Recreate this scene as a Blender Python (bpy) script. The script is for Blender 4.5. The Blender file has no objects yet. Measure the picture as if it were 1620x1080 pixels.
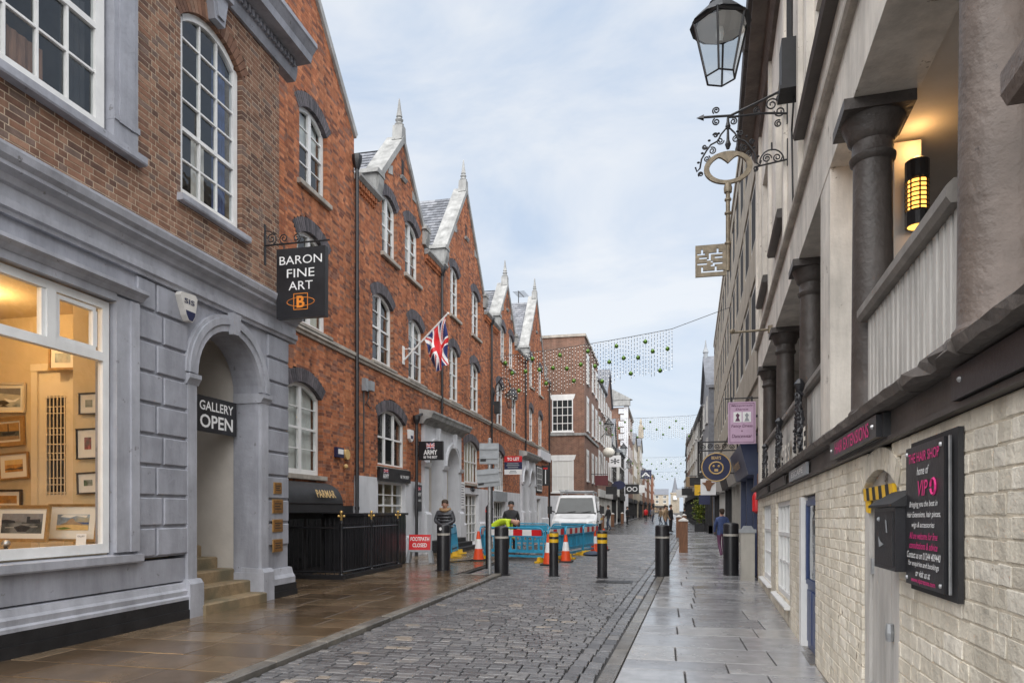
import bpy, bmesh, math, random
from mathutils import Matrix, Vector
random.seed(7)
S = bpy.context.scene
COL = S.collection
R = math.radians
# ---------------------------------------------------------------- camera, sky, sun, exposure
YAW = math.atan(240 / 1080)
cam_d = bpy.data.cameras.new('camera'); cam = bpy.data.objects.new('camera', cam_d); COL.objects.link(cam)
cam_d.sensor_width = 36; cam_d.lens = 24; cam_d.shift_y = 266 / 1620
cam_d.clip_start = .05; cam_d.clip_end = 3000
cam.location = (0, 0, 1.5); cam.rotation_euler = (R(90), 0, YAW)
S.camera = cam
SUN_EL, SUN_AZ = 52, 176            # azimuth clockwise from +Y: behind the camera, a little to the right
w = bpy.data.worlds.new('World'); S.world = w; w.use_nodes = True
nt = w.node_tree; nt.nodes.clear()
def wn(t, **k):
    n = nt.nodes.new(t)
    for a, b in k.items(): setattr(n, a, b)
    return n
sky = wn('ShaderNodeTexSky', sky_type='NISHITA', sun_disc=False, sun_elevation=R(SUN_EL), sun_rotation=R(SUN_AZ), air_density=1.2, dust_density=2.0)
tc = wn('ShaderNodeTexCoord'); mp = wn('ShaderNodeMapping'); mp.inputs['Scale'].default_value = (1.0, 1.0, 2.6)
no = wn('ShaderNodeTexNoise'); no.inputs['Scale'].default_value = 2.3; no.inputs['Detail'].default_value = 6; no.inputs['Roughness'].default_value = .58
no.inputs['Distortion'].default_value = .5
rp = wn('ShaderNodeValToRGB')
rp.color_ramp.elements[0].position = .38; rp.color_ramp.elements[0].color = (3.15, 3.7, 4.5, 1)
rp.color_ramp.elements[1].position = .62; rp.color_ramp.elements[1].color = (4.6, 4.75, 4.95, 1)
mx = wn('ShaderNodeMix', data_type='RGBA'); mx.inputs[0].default_value = .88
bg = wn('ShaderNodeBackground'); bg.inputs['Strength'].default_value = .052
out = wn('ShaderNodeOutputWorld')
L = nt.links.new
L(tc.outputs['Generated'], mp.inputs['Vector']); L(mp.outputs[0], no.inputs['Vector']); L(no.outputs['Fac'], rp.inputs[0])
L(sky.outputs[0], mx.inputs[6]); L(rp.outputs[0], mx.inputs[7]); L(mx.outputs[2], bg.inputs['Color']); L(bg.outputs[0], out.inputs[0])
sd = bpy.data.lights.new('sun', 'SUN'); sun = bpy.data.objects.new('sun', sd); COL.objects.link(sun)
sd.energy = 1.5; sd.angle = R(105); sd.color = (1.0, .97, .93)
az = R(SUN_AZ); el = R(SUN_EL)
sun.rotation_euler = Vector((math.sin(az) * math.cos(el), math.cos(az) * math.cos(el), math.sin(el))).to_track_quat('Z', 'Y').to_euler()
S.view_settings.view_transform = 'Standard'; S.view_settings.look = 'None'; S.view_settings.gamma = 1
S.view_settings.exposure = 1.92; S.view_settings.use_curve_mapping = False
S.render.engine = 'CYCLES'
S.cycles.max_bounces = 8; S.cycles.diffuse_bounces = 4; S.cycles.glossy_bounces = 3; S.cycles.transparent_max_bounces = 12
S.cycles.use_denoising = True; S.cycles.sample_clamp_indirect = 4

# ---------------------------------------------------------------- projection (only to pick the pieces that show largest)
CS, CC = math.sin(YAW), math.cos(YAW)
def proj(p):
    d = -CS * p[0] + CC * p[1]
    if d < .1: return (-9999, 0, .1)
    return (810 + 1080 * (CC * p[0] + CS * p[1]) / d, 806 - 1080 * (p[2] - 1.5) / d, d)

# ---------------------------------------------------------------- materials
MATS = {}
def ramp(nt, stops):
    n = nt.nodes.new('ShaderNodeValToRGB'); e = n.color_ramp.elements
    while len(e) < len(stops): e.new(.5)
    for i, (p, c) in enumerate(stops): e[i].position = p; e[i].color = (*c, 1)
    return n
def M(name, col, rough=.6, var=.2, ns=4., bump=.12, bs=60., metal=0, tint=None, streak=0, wet=0, emit=0, spec=.5, stretch=(1, 1, 1), col2=None, brick=None, chip=None, b2=None):
    m = bpy.data.materials.new(name); m.use_nodes = True; nt = m.node_tree; N = nt.nodes; L = nt.links.new
    b = N['Principled BSDF']; g = N.new('ShaderNodeNewGeometry')
    mp = N.new('ShaderNodeMapping'); mp.inputs['Scale'].default_value = stretch; L(g.outputs['Position'], mp.inputs['Vector'])
    n1 = N.new('ShaderNodeTexNoise'); n1.inputs['Scale'].default_value = ns; n1.inputs['Detail'].default_value = 7; n1.inputs['Roughness'].default_value = .6; L(mp.outputs[0], n1.inputs['Vector'])
    if tint:
        a = N.new('ShaderNodeAttribute'); a.attribute_name = 'tint'; r0 = ramp(nt, tint); L(a.outputs['Fac'], r0.inputs[0]); src = r0.outputs[0]
    elif brick:
        sp = N.new('ShaderNodeSeparateXYZ'); L(g.outputs['Position'], sp.inputs[0])
        ad = N.new('ShaderNodeMath'); L(sp.outputs[0], ad.inputs[0]); L(sp.outputs[1], ad.inputs[1])
        cb = N.new('ShaderNodeCombineXYZ'); L(ad.outputs[0], cb.inputs[0]); L(sp.outputs[2], cb.inputs[1])
        bt = N.new('ShaderNodeTexBrick'); L(cb.outputs[0], bt.inputs['Vector'])
        bt.inputs['Scale'].default_value = 1; bt.inputs['Brick Width'].default_value = brick[3]; bt.inputs['Row Height'].default_value = brick[4]; bt.inputs['Mortar Size'].default_value = .008
        bt.inputs['Color1'].default_value = (*brick[0], 1); bt.inputs['Color2'].default_value = (*brick[1], 1); bt.inputs['Mortar'].default_value = (*brick[2], 1); src = bt.outputs['Color']
    else:
        c = N.new('ShaderNodeRGB'); c.outputs[0].default_value = (*col, 1); src = c.outputs[0]
    lo, hi = 1 - var, 1 + var
    r1 = ramp(nt, [(.3, (lo, lo, lo)), (.7, (hi, hi, hi))]); L(n1.outputs['Fac'], r1.inputs[0])
    mu = N.new('ShaderNodeMix'); mu.data_type = 'RGBA'; mu.blend_type = 'MULTIPLY'; mu.inputs[0].default_value = 1
    L(src, mu.inputs[6]); L(r1.outputs[0], mu.inputs[7]); colout = mu.outputs[2]
    if col2:
        n3 = N.new('ShaderNodeTexNoise'); n3.inputs['Scale'].default_value = ns * .35; n3.inputs['Detail'].default_value = 5; L(mp.outputs[0], n3.inputs['Vector'])
        r3 = ramp(nt, [(.45, (0, 0, 0)), (.65, (1, 1, 1))]); L(n3.outputs['Fac'], r3.inputs[0])
        m3 = N.new('ShaderNodeMix'); m3.data_type = 'RGBA'; L(r3.outputs[0], m3.inputs[0]); L(colout, m3.inputs[6]); m3.inputs[7].default_value = (*col2, 1); colout = m3.outputs[2]
    if streak:   # weather stains: soot and rain runs with their own shape
        m2 = N.new('ShaderNodeMapping'); m2.inputs['Scale'].default_value = (2.2, 2.2, .35); L(g.outputs['Position'], m2.inputs['Vector'])
        n4 = N.new('ShaderNodeTexNoise'); n4.inputs['Scale'].default_value = 1.3; n4.inputs['Detail'].default_value = 8; n4.inputs['Roughness'].default_value = .68; L(m2.outputs[0], n4.inputs['Vector'])
        r4 = ramp(nt, [(.42, (1, 1, 1)), (.72, (1 - streak,) * 3)]); L(n4.outputs['Fac'], r4.inputs[0])
        m4 = N.new('ShaderNodeMix'); m4.data_type = 'RGBA'; m4.blend_type = 'MULTIPLY'; m4.inputs[0].default_value = 1; L(colout, m4.inputs[6]); L(r4.outputs[0], m4.inputs[7]); colout = m4.outputs[2]
    if chip:     # chips, spots and scuffs: (colour, noise scale, threshold)
        n6 = N.new('ShaderNodeTexNoise'); n6.inputs['Scale'].default_value = chip[1]; n6.inputs['Detail'].default_value = 6; n6.inputs['Roughness'].default_value = .7; L(g.outputs['Position'], n6.inputs['Vector'])
        r6 = ramp(nt, [(chip[2], (0, 0, 0)), (chip[2] + .03, (1, 1, 1))]); L(n6.outputs['Fac'], r6.inputs[0])
        m6 = N.new('ShaderNodeMix'); m6.data_type = 'RGBA'; L(r6.outputs[0], m6.inputs[0]); L(colout, m6.inputs[6]); m6.inputs[7].default_value = (*chip[0], 1); colout = m6.outputs[2]
    L(colout, b.inputs['Base Color'])
    b.inputs['Metallic'].default_value = metal; b.inputs['Roughness'].default_value = rough; b.inputs['Specular IOR Level'].default_value = spec
    if wet:      # rain film: smooth where water stands, duller where it has drained
        n5 = N.new('ShaderNodeTexNoise'); n5.inputs['Scale'].default_value = .9; n5.inputs['Detail'].default_value = 5; n5.inputs['Roughness'].default_value = .62; L(g.outputs['Position'], n5.inputs['Vector'])
        r5 = ramp(nt, [(.4, (wet[0],) * 3), (.62, (wet[1],) * 3)]); L(n5.outputs['Fac'], r5.inputs[0]); L(r5.outputs[0], b.inputs['Roughness'])
    if bump:
        n2 = N.new('ShaderNodeTexNoise'); n2.inputs['Scale'].default_value = bs; n2.inputs['Detail'].default_value = 4; L(mp.outputs[0], n2.inputs['Vector'])
        bp = N.new('ShaderNodeBump'); bp.inputs['Strength'].default_value = bump; bp.inputs['Distance'].default_value = .01
        L(n2.outputs['Fac'], bp.inputs['Height']); L(bp.outputs[0], b.inputs['Normal'])
        if b2:   # larger lumps: thick paint, worn stone
            n7 = N.new('ShaderNodeTexNoise'); n7.inputs['Scale'].default_value = b2[0]; n7.inputs['Detail'].default_value = 5; n7.inputs['Roughness'].default_value = .65; L(g.outputs['Position'], n7.inputs['Vector'])
            bq = N.new('ShaderNodeBump'); bq.inputs['Strength'].default_value = b2[1]; bq.inputs['Distance'].default_value = .03; L(n7.outputs['Fac'], bq.inputs['Height']); L(bq.outputs[0], bp.inputs['Normal'])
    if emit: b.inputs['Emission Color'].default_value = (*col, 1); b.inputs['Emission Strength'].default_value = emit
    MATS[name] = m; return m
def glass(name, tr=(.9, .92, .92), refl=.12, rough=.01):
    m = bpy.data.materials.new(name); m.use_nodes = True; nt = m.node_tree; N = nt.nodes; N.clear(); L = nt.links.new
    o = N.new('ShaderNodeOutputMaterial'); t = N.new('ShaderNodeBsdfTransparent'); t.inputs[0].default_value = (*tr, 1)
    g = N.new('ShaderNodeBsdfGlossy'); g.inputs['Roughness'].default_value = rough; mix = N.new('ShaderNodeMixShader')
    f = N.new('ShaderNodeFresnel'); ad = N.new('ShaderNodeMath'); ad.use_clamp = True; ad.inputs[1].default_value = refl
    ge = N.new('ShaderNodeNewGeometry'); n2 = N.new('ShaderNodeTexNoise'); n2.inputs['Scale'].default_value = 2.5; L(ge.outputs['Position'], n2.inputs['Vector'])
    bp = N.new('ShaderNodeBump'); bp.inputs['Strength'].default_value = .15; bp.inputs['Distance'].default_value = .05; L(n2.outputs['Fac'], bp.inputs['Height']); L(bp.outputs[0], g.inputs['Normal'])
    mr = N.new('ShaderNodeMapRange'); mr.inputs['To Min'].default_value = 1.5; mr.inputs['To Max'].default_value = 1 / 1.5; L(ge.outputs['Backfacing'], mr.inputs['Value']); L(mr.outputs[0], f.inputs['IOR'])
    L(f.outputs[0], ad.inputs[0]); L(ad.outputs[0], mix.inputs[0]); L(t.outputs[0], mix.inputs[1]); L(g.outputs[0], mix.inputs[2]); L(mix.outputs[0], o.inputs[0])
    MATS[name] = m; return m

M('brown_brick', (.2, .1, .06), .85, .25, 9, .5, 70, tint=[(0, (.13, .07, .05)), (.3, (.21, .105, .065)), (.6, (.26, .135, .085)), (.85, (.3, .17, .11)), (1, (.18, .12, .095))], streak=.3)
M('brown_mortar', (.5, .4, .3), .95, .25, 14, .5, 120)
M('red_brick', (.34, .1, .04), .85, .25, 8, .4, 70, tint=[(0, (.2, .075, .045)), (.2, (.37, .118, .05)), (.6, (.49, .175, .075)), (.9, (.55, .22, .105)), (1, (.28, .13, .085))], streak=.5)
M('red_mortar', (.36, .2, .13), .95, .25, 12, .4, 120, streak=.3)
M('red_brick_far', (.3, .1, .05), .85, .2, 3, .2, 60, brick=((.36, .13, .07), (.25, .09, .05), (.36, .27, .2), .235, .08), streak=.3)
M('far_brick', (.25, .12, .08), .85, .2, 3, 0, brick=((.24, .115, .075), (.17, .085, .06), (.3, .22, .17), .235, .08), streak=.3)
M('blue_brick', (.07, .065, .075), .75, .3, 10, .4, 60, tint=[(0, (.06, .055, .062)), (1, (.13, .115, .125))])
M('cream_brick', (.56, .5, .4), .7, .12, 5, .5, 30, b2=(7, .8), chip=((.2, .15, .1), 5, .645), tint=[(0, (.68, .62, .51)), (.5, (.74, .68, .565)), (1, (.79, .735, .63))], streak=.4)
M('cream_mortar', (.6, .53, .42), .8, .2, 9, .6, 50, streak=.3)
M('cream_paint', (.74, .69, .62), .65, .16, 2.5, .3, 30, streak=.4, b2=(5, .35), chip=((.25, .21, .17), 6, .645))
M('soffit', (.62, .58, .53), .8, .1, 2, .2, 20)
M('grey_paint', (.34, .35, .395), .5, .16, 2.2, .25, 25, streak=.34, b2=(6, .3), chip=((.2, .2, .21), 7, .645))
M('grey_light', (.4, .41, .455), .5, .16, 2.2, .2, 25, streak=.34, b2=(6, .3), chip=((.22, .22, .23), 7, .645))
M('white_paint', (.78, .78, .77), .45, .07, 3, .1, 30, streak=.12)
M('white_stone', (.36, .36, .35), .75, .25, 3, .3, 40, streak=.5, chip=((.2, .2, .19), 6, .63))
M('white_wall', (.66, .67, .7), .6, .08, 2, .15, 30, streak=.18)
M('stone_sill', (.42, .38, .33), .8, .2, 5, .4, 50, streak=.35)
M('black_paint', (.018, .018, .021), .35, .3, 4, .12, 40)
M('black_matt', (.022, .022, .024), .6, .3, 5, .15, 50)
M('plinth_black', (.016, .016, .018), .5, .4, 4, .4, 30)
M('iron', (.03, .03, .033), .45, .3, 8, .2, 60, metal=.3)
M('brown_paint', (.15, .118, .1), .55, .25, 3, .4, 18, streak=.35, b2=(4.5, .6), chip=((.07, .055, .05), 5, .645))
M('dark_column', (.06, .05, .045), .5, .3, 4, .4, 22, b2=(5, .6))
M('brown_ledge', (.1, .085, .075), .7, .35, 7, .9, 26)
M('fascia_brown', (.075, .065, .06), .5, .2, 4, .2, 30, streak=.3)
M('timber_grey', (.52, .5, .47), .6, .18, 4, .3, 30, stretch=(3, 3, .5), streak=.3)
M('slate', (.2, .21, .24), .4, .3, 4, .2, 40, tint=[(0, (.1, .105, .12)), (.6, (.16, .168, .19)), (1, (.22, .225, .245))])
M('sett', (.08, .08, .085), .3, .3, 12, .5, 55, tint=[(0, (.08, .08, .085)), (.5, (.135, .135, .142)), (.85, (.185, .18, .178)), (1, (.25, .215, .18))], wet=(.2, .42))
M('sett_bed', (.03, .028, .026), .6, .3, 9, .4, 60)
M('road_far', (.08, .08, .085), .3, .3, 5, .5, 25, wet=(.16, .36), brick=((.075, .075, .08), (.1, .1, .1), (.035, .033, .03), .2, .13))
M('slab_grey', (.14, .14, .15), .3, .18, 5, .12, 70, tint=[(0, (.24, .24, .25)), (.6, (.31, .31, .32)), (1, (.37, .365, .36))], wet=(.1, .34), chip=((.1, .1, .1), 9, .66))
M('slab_brown', (.13, .09, .055), .3, .25, 3.5, .16, 60, tint=[(0, (.085, .058, .036)), (.5, (.125, .085, .05)), (1, (.17, .125, .082))], wet=(.07, .3), chip=((.25, .22, .18), 16, .68))
M('kerb_stone', (.16, .15, .135), .5, .3, 7, .35, 60, tint=[(0, (.12, .11, .1)), (1, (.21, .195, .17))], wet=(.2, .45))
M('earth', (.05, .045, .04), .8, .3, 3, .3, 20)
M('sandstone', (.26, .19, .11), .7, .3, 5, .5, 40, col2=(.14, .12, .075))
M('brass', (.42, .22, .08), .35, .25, 12, .1, 80, metal=.7)
M('gold', (.6, .4, .14), .35, .2, 20, .1, 60, metal=.6)
M('gold_paint', (.62, .42, .17), .5, .1, 20, 0)
M('old_gold', (.23, .19, .135), .5, .35, 14, .3, 60, metal=.3)
M('old_rail', (.24, .22, .2), .6, .2, 4, .3, 30, streak=.3)
M('dark_glass', (.03, .036, .038), .06, .3, 1.5, 0)
M('sign_white', (.82, .82, .82), .5, .03, 5, 0)
M('sign_grey', (.3, .32, .34), .45, .15, 6, .05, 30)
M('galvanised', (.36, .37, .38), .45, .2, 20, .1, 60, metal=.5)
M('sign_orange', (.8, .26, .03), .5, .05, 5, 0)
M('pink', (.72, .03, .22), .5, .05, 5, 0)
M('pink_sign', (.55, .38, .52), .5, .08, 5, .05, 30)
M('plum', (.12, .04, .09), .5, .1, 5, 0)
M('sign_red', (.62, .02, .025), .4, .08, 6, 0)
M('maroon', (.12, .02, .025), .45, .1, 6, 0)
M('sign_navy', (.02, .025, .075), .4, .1, 6, 0)
M('blue_door', (.025, .05, .15), .35, .2, 4, .12, 30)
M('shop_blue', (.035, .05, .11), .4, .15, 4, .05, 30)
M('yellow', (.75, .45, .02), .45, .15, 8, .05, 40)
M('orange_red', (.75, .08, .02), .45, .12, 8, .08, 40)
M('barrier_blue', (.04, .32, .52), .4, .18, 5, .1, 30, streak=.25)
M('van_white', (.72, .73, .74), .25, .06, 3, 0, streak=.15)
M('rubber', (.02, .02, .02), .7, .2, 8, .2, 50)
M('wood_post', (.2, .095, .05), .6, .35, 6, .5, 30, stretch=(4, 4, .6))
M('pale_cap', (.6, .58, .55), .6, .1, 6, .1, 40)
M('warm_wall', (.6, .47, .28), .8, .08, 2, .1, 30)
M('warm_trim', (.7, .6, .44), .6, .06, 2, .05, 30)
M('frame_gold', (.4, .24, .09), .4, .2, 20, .2, 60, metal=.3)
M('frame_dark', (.06, .045, .035), .5, .2, 20, .1, 60)
M('mount', (.74, .7, .62), .8, .03, 5, 0)
M('print_sea', (.3, .34, .34), .6, .6, 9, 0, col2=(.5, .47, .4))
M('print_dusk', (.45, .22, .05), .6, .5, 10, 0, col2=(.07, .06, .05))
M('print_dark', (.06, .065, .06), .6, .6, 12, 0, col2=(.2, .2, .19))
M('print_coast', (.24, .3, .36), .6, .5, 11, 0, col2=(.4, .32, .15))
M('print_green', (.1, .14, .07), .6, .6, 20, 0, col2=(.3, .3, .26))
M('print_red', (.3, .08, .07), .6, .6, 25, 0, col2=(.1, .1, .1))
M('blind', (.7, .7, .67), .8, .06, 3, .05, 20, stretch=(8, 8, .6))
M('curtain', (.6, .57, .48), .8, .15, 3, .1, 20, stretch=(8, 8, .4))
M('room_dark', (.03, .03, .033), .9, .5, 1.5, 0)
M('room_warm', (.5, .42, .28), .9, .15, 2, 0)
M('skin', (.45, .25, .18), .55, .1, 12, .05, 60)
M('hair', (.05, .032, .02), .7, .3, 30, .3, 80)
M('puffer', (.045, .047, .055), .45, .3, 10, .2, 40)
M('fur_trim', (.3, .19, .1), .9, .3, 30, .8, 90)
M('hivis', (.55, .72, .03), .55, .12, 8, .15, 40)
M('jeans', (.05, .065, .1), .8, .2, 14, .2, 60)
M('coat_black', (.02, .02, .024), .7, .2, 12, .2, 50)
M('coat_blue', (.05, .08, .2), .7, .2, 12, .2, 50)
M('coat_tan', (.32, .22, .13), .7, .2, 12, .2, 50)
M('coat_grey', (.2, .19, .19), .7, .2, 12, .2, 50)
M('flag_blue', (.02, .035, .16), .7, .1, 8, .1, 30)
M('bauble', (.1, .2, .03), .25, .15, 12, .05, 40, metal=.5)
M('led', (1, .97, .9), .4, 0, 1, 0, emit=.6)
M('wire', (.05, .05, .05), .5, .1, 8, 0)
M('lamp_amber', (1, .45, .08), .4, 0, 1, 0, emit=.8)
M('leaf', (.13, .17, .03), .5, .35, 8, .1, 40, tint=[(0, (.06, .1, .02)), (.6, (.14, .19, .03)), (1, (.3, .3, .05))])
M('render_tan', (.42, .36, .28), .8, .2, 2, .1, 20, streak=.35)
M('render_white', (.62, .61, .58), .75, .1, 2, .1, 20, streak=.3)
M('concrete', (.4, .355, .29), .8, .16, 2.5, .2, 25, streak=.35)
M('timber_black', (.03, .027, .025), .6, .2, 5, .2, 30)
M('shop_inside', (.14, .11, .085), .8, .6, 3, 0, col2=(.32, .22, .12))
M('steel', (.5, .5, .5), .35, .15, 20, .05, 60, metal=.8)
M('box_grey', (.42, .4, .36), .5, .1, 4, .1, 30, streak=.25)
glass('pane', (.85, .88, .88), .03)
glass('shop_pane', (.96, .96, .95), .02)
glass('lamp_glass', (.82, .84, .84), .08)
glass('screen', (.5, .55, .55), .2)

# ---------------------------------------------------------------- objects
def put(o, parent=None, **props):
    COL.objects.link(o)
    if parent is not None: o.parent = parent
    for k, v in props.items():
        if v is not None: o[k] = v
    return o
def empty(name, loc=(0, 0, 0), label=None, category=None, group=None, kind=None, parent=None):
    o = bpy.data.objects.new(name, None); o.empty_display_size = .2
    put(o, parent, label=label, category=category, group=group, kind=kind)
    o.location = loc
    return o
class Frame:
    """facade coordinates (s along, o out towards the street, z up) to world; tilt lowers z along s"""
    def __init__(self, X0=0., k=0., side=1, Y0=None, tilt=0.):
        self.tilt = tilt
        if Y0 is not None:          # wall square to the street that faces the camera: s = X, o = -Y
            self.f = lambda s, o, z: (s, Y0 - o, z); self.flip = True; self.rot = -math.pi / 2
        else:
            n = math.hypot(1, k); self.f = lambda s, o, z: (X0 + k * s + side * o / n, s - side * o * k / n, z - tilt * (s - 4))
            self.flip = side > 0; self.rot = -math.atan(k)
    def __call__(self, s, o, z): return self.f(s, o, z)
class World0:
    flip = False; rot = 0
    def __call__(self, x, y, z): return (x, y, z)
W0 = World0()
class MatF:
    """frame from a matrix (local object space)"""
    def __init__(self, loc=(0, 0, 0), rz=0, rx=0, ry=0): self.m = Matrix.Translation(loc) @ Matrix.Rotation(rz, 4, 'Z') @ Matrix.Rotation(ry, 4, 'Y') @ Matrix.Rotation(rx, 4, 'X'); self.flip = False; self.rot = rz
    def __call__(self, x, y, z): return tuple(self.m @ Vector((x, y, z)))
class MB:
    def __init__(self, fr=W0): self.fr = fr; self.v = []; self.f = []; self.mi = []; self.t = []; self.cm = 0; self.ct = .5
    def add(self, vs, fs, fr=None):
        fr = fr or self.fr; b = len(self.v); self.v += [fr(*p) for p in vs]
        for f in fs:
            f = [b + i for i in f]
            self.f.append(f[::-1] if fr.flip else f); self.mi.append(self.cm); self.t.append(self.ct)
        return self
    def box(self, a0, a1, b0, b1, c0, c1):
        return self.add([(a0, b0, c0), (a1, b0, c0), (a1, b1, c0), (a0, b1, c0), (a0, b0, c1), (a1, b0, c1), (a1, b1, c1), (a0, b1, c1)],
                        [(0, 3, 2, 1), (4, 5, 6, 7), (0, 1, 5, 4), (1, 2, 6, 5), (2, 3, 7, 6), (3, 0, 4, 7)])
    def prism(self, poly, o0, o1):
        """polygon in (s, z), counter-clockwise seen with s right and z up; extruded over o"""
        n = len(poly)
        return self.add([(s, o0, z) for s, z in poly] + [(s, o1, z) for s, z in poly],
                        [tuple(range(n)), tuple(range(2 * n - 1, n - 1, -1))] + [(i, i + n, (i + 1) % n + n, (i + 1) % n) for i in range(n)])
    def slab(self, poly, z0, z1):
        """polygon in (x, y), counter-clockwise; extruded over z"""
        n = len(poly)
        return self.add([(x, y, z0) for x, y in poly] + [(x, y, z1) for x, y in poly],
                        [tuple(range(n - 1, -1, -1)), tuple(range(n, 2 * n))] + [(i, (i + 1) % n, (i + 1) % n + n, i + n) for i in range(n)])
    def profile(self, prof, s0, s1):
        """moulding: profile polygon in (o, z) run from s0 to s1"""
        n = len(prof)
        return self.add([(s0, o, z) for o, z in prof] + [(s1, o, z) for o, z in prof],
                        [tuple(range(n - 1, -1, -1)), tuple(range(n, 2 * n))] + [(i, (i + 1) % n, (i + 1) % n + n, i + n) for i in range(n)])
    def lathe(self, cx, cy, prof, n=16):
        """prof: (r, z) from bottom to top"""
        vs = []; fs = []; m = len(prof)
        for r, z in prof:
            for i in range(n): a = 2 * math.pi * i / n; vs.append((cx + r * math.cos(a), cy + r * math.sin(a), z))
        for j in range(m - 1):
            for i in range(n): fs.append((j * n + i, j * n + (i + 1) % n, (j + 1) * n + (i + 1) % n, (j + 1) * n + i))
        fs.append(tuple(range(n - 1, -1, -1))); fs.append(tuple(range((m - 1) * n, m * n)))
        return self.add(vs, fs)
    def tube(self, pts, r, n=6):
        pts = [Vector(p) for p in pts]; vs = []; fs = []; m = len(pts); rr = r if isinstance(r, (list, tuple)) else [r] * m
        u = None
        for j, p in enumerate(pts):
            t = (pts[min(j + 1, m - 1)] - pts[max(j - 1, 0)]).normalized()
            if u is None: u = t.cross(Vector((0, 0, 1)) if abs(t.z) < .9 else Vector((1, 0, 0))).normalized()
            else: u = (u - t * u.dot(t)).normalized()
            q = t.cross(u)
            for i in range(n): a = 2 * math.pi * i / n; vs.append(tuple(p + (u * math.cos(a) + q * math.sin(a)) * rr[j]))
        for j in range(m - 1):
            for i in range(n): fs.append((j * n + i, j * n + (i + 1) % n, (j + 1) * n + (i + 1) % n, (j + 1) * n + i))
        fs.append(tuple(range(n - 1, -1, -1))); fs.append(tuple(range((m - 1) * n, m * n)))
        return self.add(vs, fs)
    def ball(self, c, r, n=10, sz=1):
        return self.lathe(c[0], c[1], [(max(.001, r * math.sin(math.pi * j / (n // 2 + 1))), c[2] - r * sz * math.cos(math.pi * j / (n // 2 + 1))) for j in range(n // 2 + 2)], n)
    def cushion(self, a0, a1, b0, b1, c0, c1, e, axis=1):
        """block whose face (o or z, chosen by axis) has worn, rounded edges"""
        if axis == 1:
            vs = [(a0, b0, c0), (a1, b0, c0), (a1, b0, c1), (a0, b0, c1), (a0, b1 - e, c0), (a1, b1 - e, c0), (a1, b1 - e, c1), (a0, b1 - e, c1),
                  (a0 + e, b1, c0 + e), (a1 - e, b1, c0 + e), (a1 - e, b1, c1 - e), (a0 + e, b1, c1 - e)]
            fs = [(11, 10, 9, 8)] + [(i + 4, (i + 1) % 4 + 4, (i + 1) % 4, i) [::-1] for i in range(4)] + [(i + 8, (i + 1) % 4 + 8, (i + 1) % 4 + 4, i + 4)[::-1] for i in range(4)]
            fs = [f[::-1] if False else f for f in fs]
            return self.add(vs, [fs[0]] + [tuple(reversed(f)) for f in fs[1:]])
        vs = [(a0, b0, c0), (a1, b0, c0), (a1, b1, c0), (a0, b1, c0), (a0, b0, c1 - e), (a1, b0, c1 - e), (a1, b1, c1 - e), (a0, b1, c1 - e),
              (a0 + e, b0 + e, c1), (a1 - e, b0 + e, c1), (a1 - e, b1 - e, c1), (a0 + e, b1 - e, c1)]
        return self.add(vs, [(8, 9, 10, 11)] + [(i, (i + 1) % 4, (i + 1) % 4 + 4, i + 4) for i in range(4)] + [(i + 4, (i + 1) % 4 + 4, (i + 1) % 4 + 8, i + 8) for i in range(4)])
    def mesh(self, name, mats, smooth=False):
        me = bpy.data.meshes.new(name); me.from_pydata(self.v, [], self.f)
        for m in (mats if isinstance(mats, (list, tuple)) else [mats]): me.materials.append(MATS[m])
        if any(self.mi): me.polygons.foreach_set('material_index', self.mi)
        a = me.attributes.new('tint', 'FLOAT', 'FACE'); a.data.foreach_set('value', self.t)
        if smooth: me.polygons.foreach_set('use_smooth', [True] * len(me.polygons)); me.set_sharp_from_angle(angle=R(40))
        me.update(); return me
    def build(self, name, mats, parent=None, smooth=False, **props):
        if not self.f: return None
        o = bpy.data.objects.new(name, self.mesh(name, mats, smooth)); put(o, parent, **props)
        if parent is not None: o.matrix_parent_inverse = parent.matrix_basis.inverted()
        return o
def rnd(a, b): return a + (b - a) * random.random()
def copy_tree(o, dloc, drz=0., label=None, parent=None):
    """copies a thing with its parts; moved by dloc and turned by drz about its own base"""
    c = o.copy(); COL.objects.link(c)
    if parent is None:
        c.location = Vector(o.location) + Vector(dloc); c.rotation_euler.z += drz
        if label: c['label'] = label
    else: c.parent = parent
    for ch in list(o.children): copy_tree(ch, (0, 0, 0), 0, None, c)
    return c
# text: glyph meshes from the built-in font, fitted into a w x h box
def text(s, fr, right, up, centre, w, h, mat, parent, shear=0., name='lettering', depth=.003, bold=0.):
    cu = bpy.data.curves.new('t', 'FONT'); cu.body = s; cu.align_x = 'CENTER'; cu.extrude = 0; cu.shear = shear; cu.offset = bold; cu.resolution_u = 3
    to = bpy.data.objects.new('t', cu); COL.objects.link(to)
    dg = bpy.context.evaluated_depsgraph_get(); me = bpy.data.meshes.new_from_object(to.evaluated_get(dg))
    bpy.data.objects.remove(to)
    xs = [v.co.x for v in me.vertices]; ys = [v.co.y for v in me.vertices]
    if not xs: return None
    x0, x1, y0, y1 = min(xs), max(xs), min(ys), max(ys); kx = w / (x1 - x0); ky = h / (y1 - y0)
    r = Vector(right).normalized(); u = Vector(up).normalized(); n = r.cross(u); c = Vector(centre) + n * depth
    for v in me.vertices: v.co = c + r * ((v.co.x - (x0 + x1) / 2) * kx) + u * ((v.co.y - (y0 + y1) / 2) * ky)
    me.materials.clear(); me.materials.append(MATS[mat]); me.name = name
    o = bpy.data.objects.new(name, me); put(o, parent)
    if parent is not None: o.matrix_parent_inverse = parent.matrix_basis.inverted()
    return o
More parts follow.
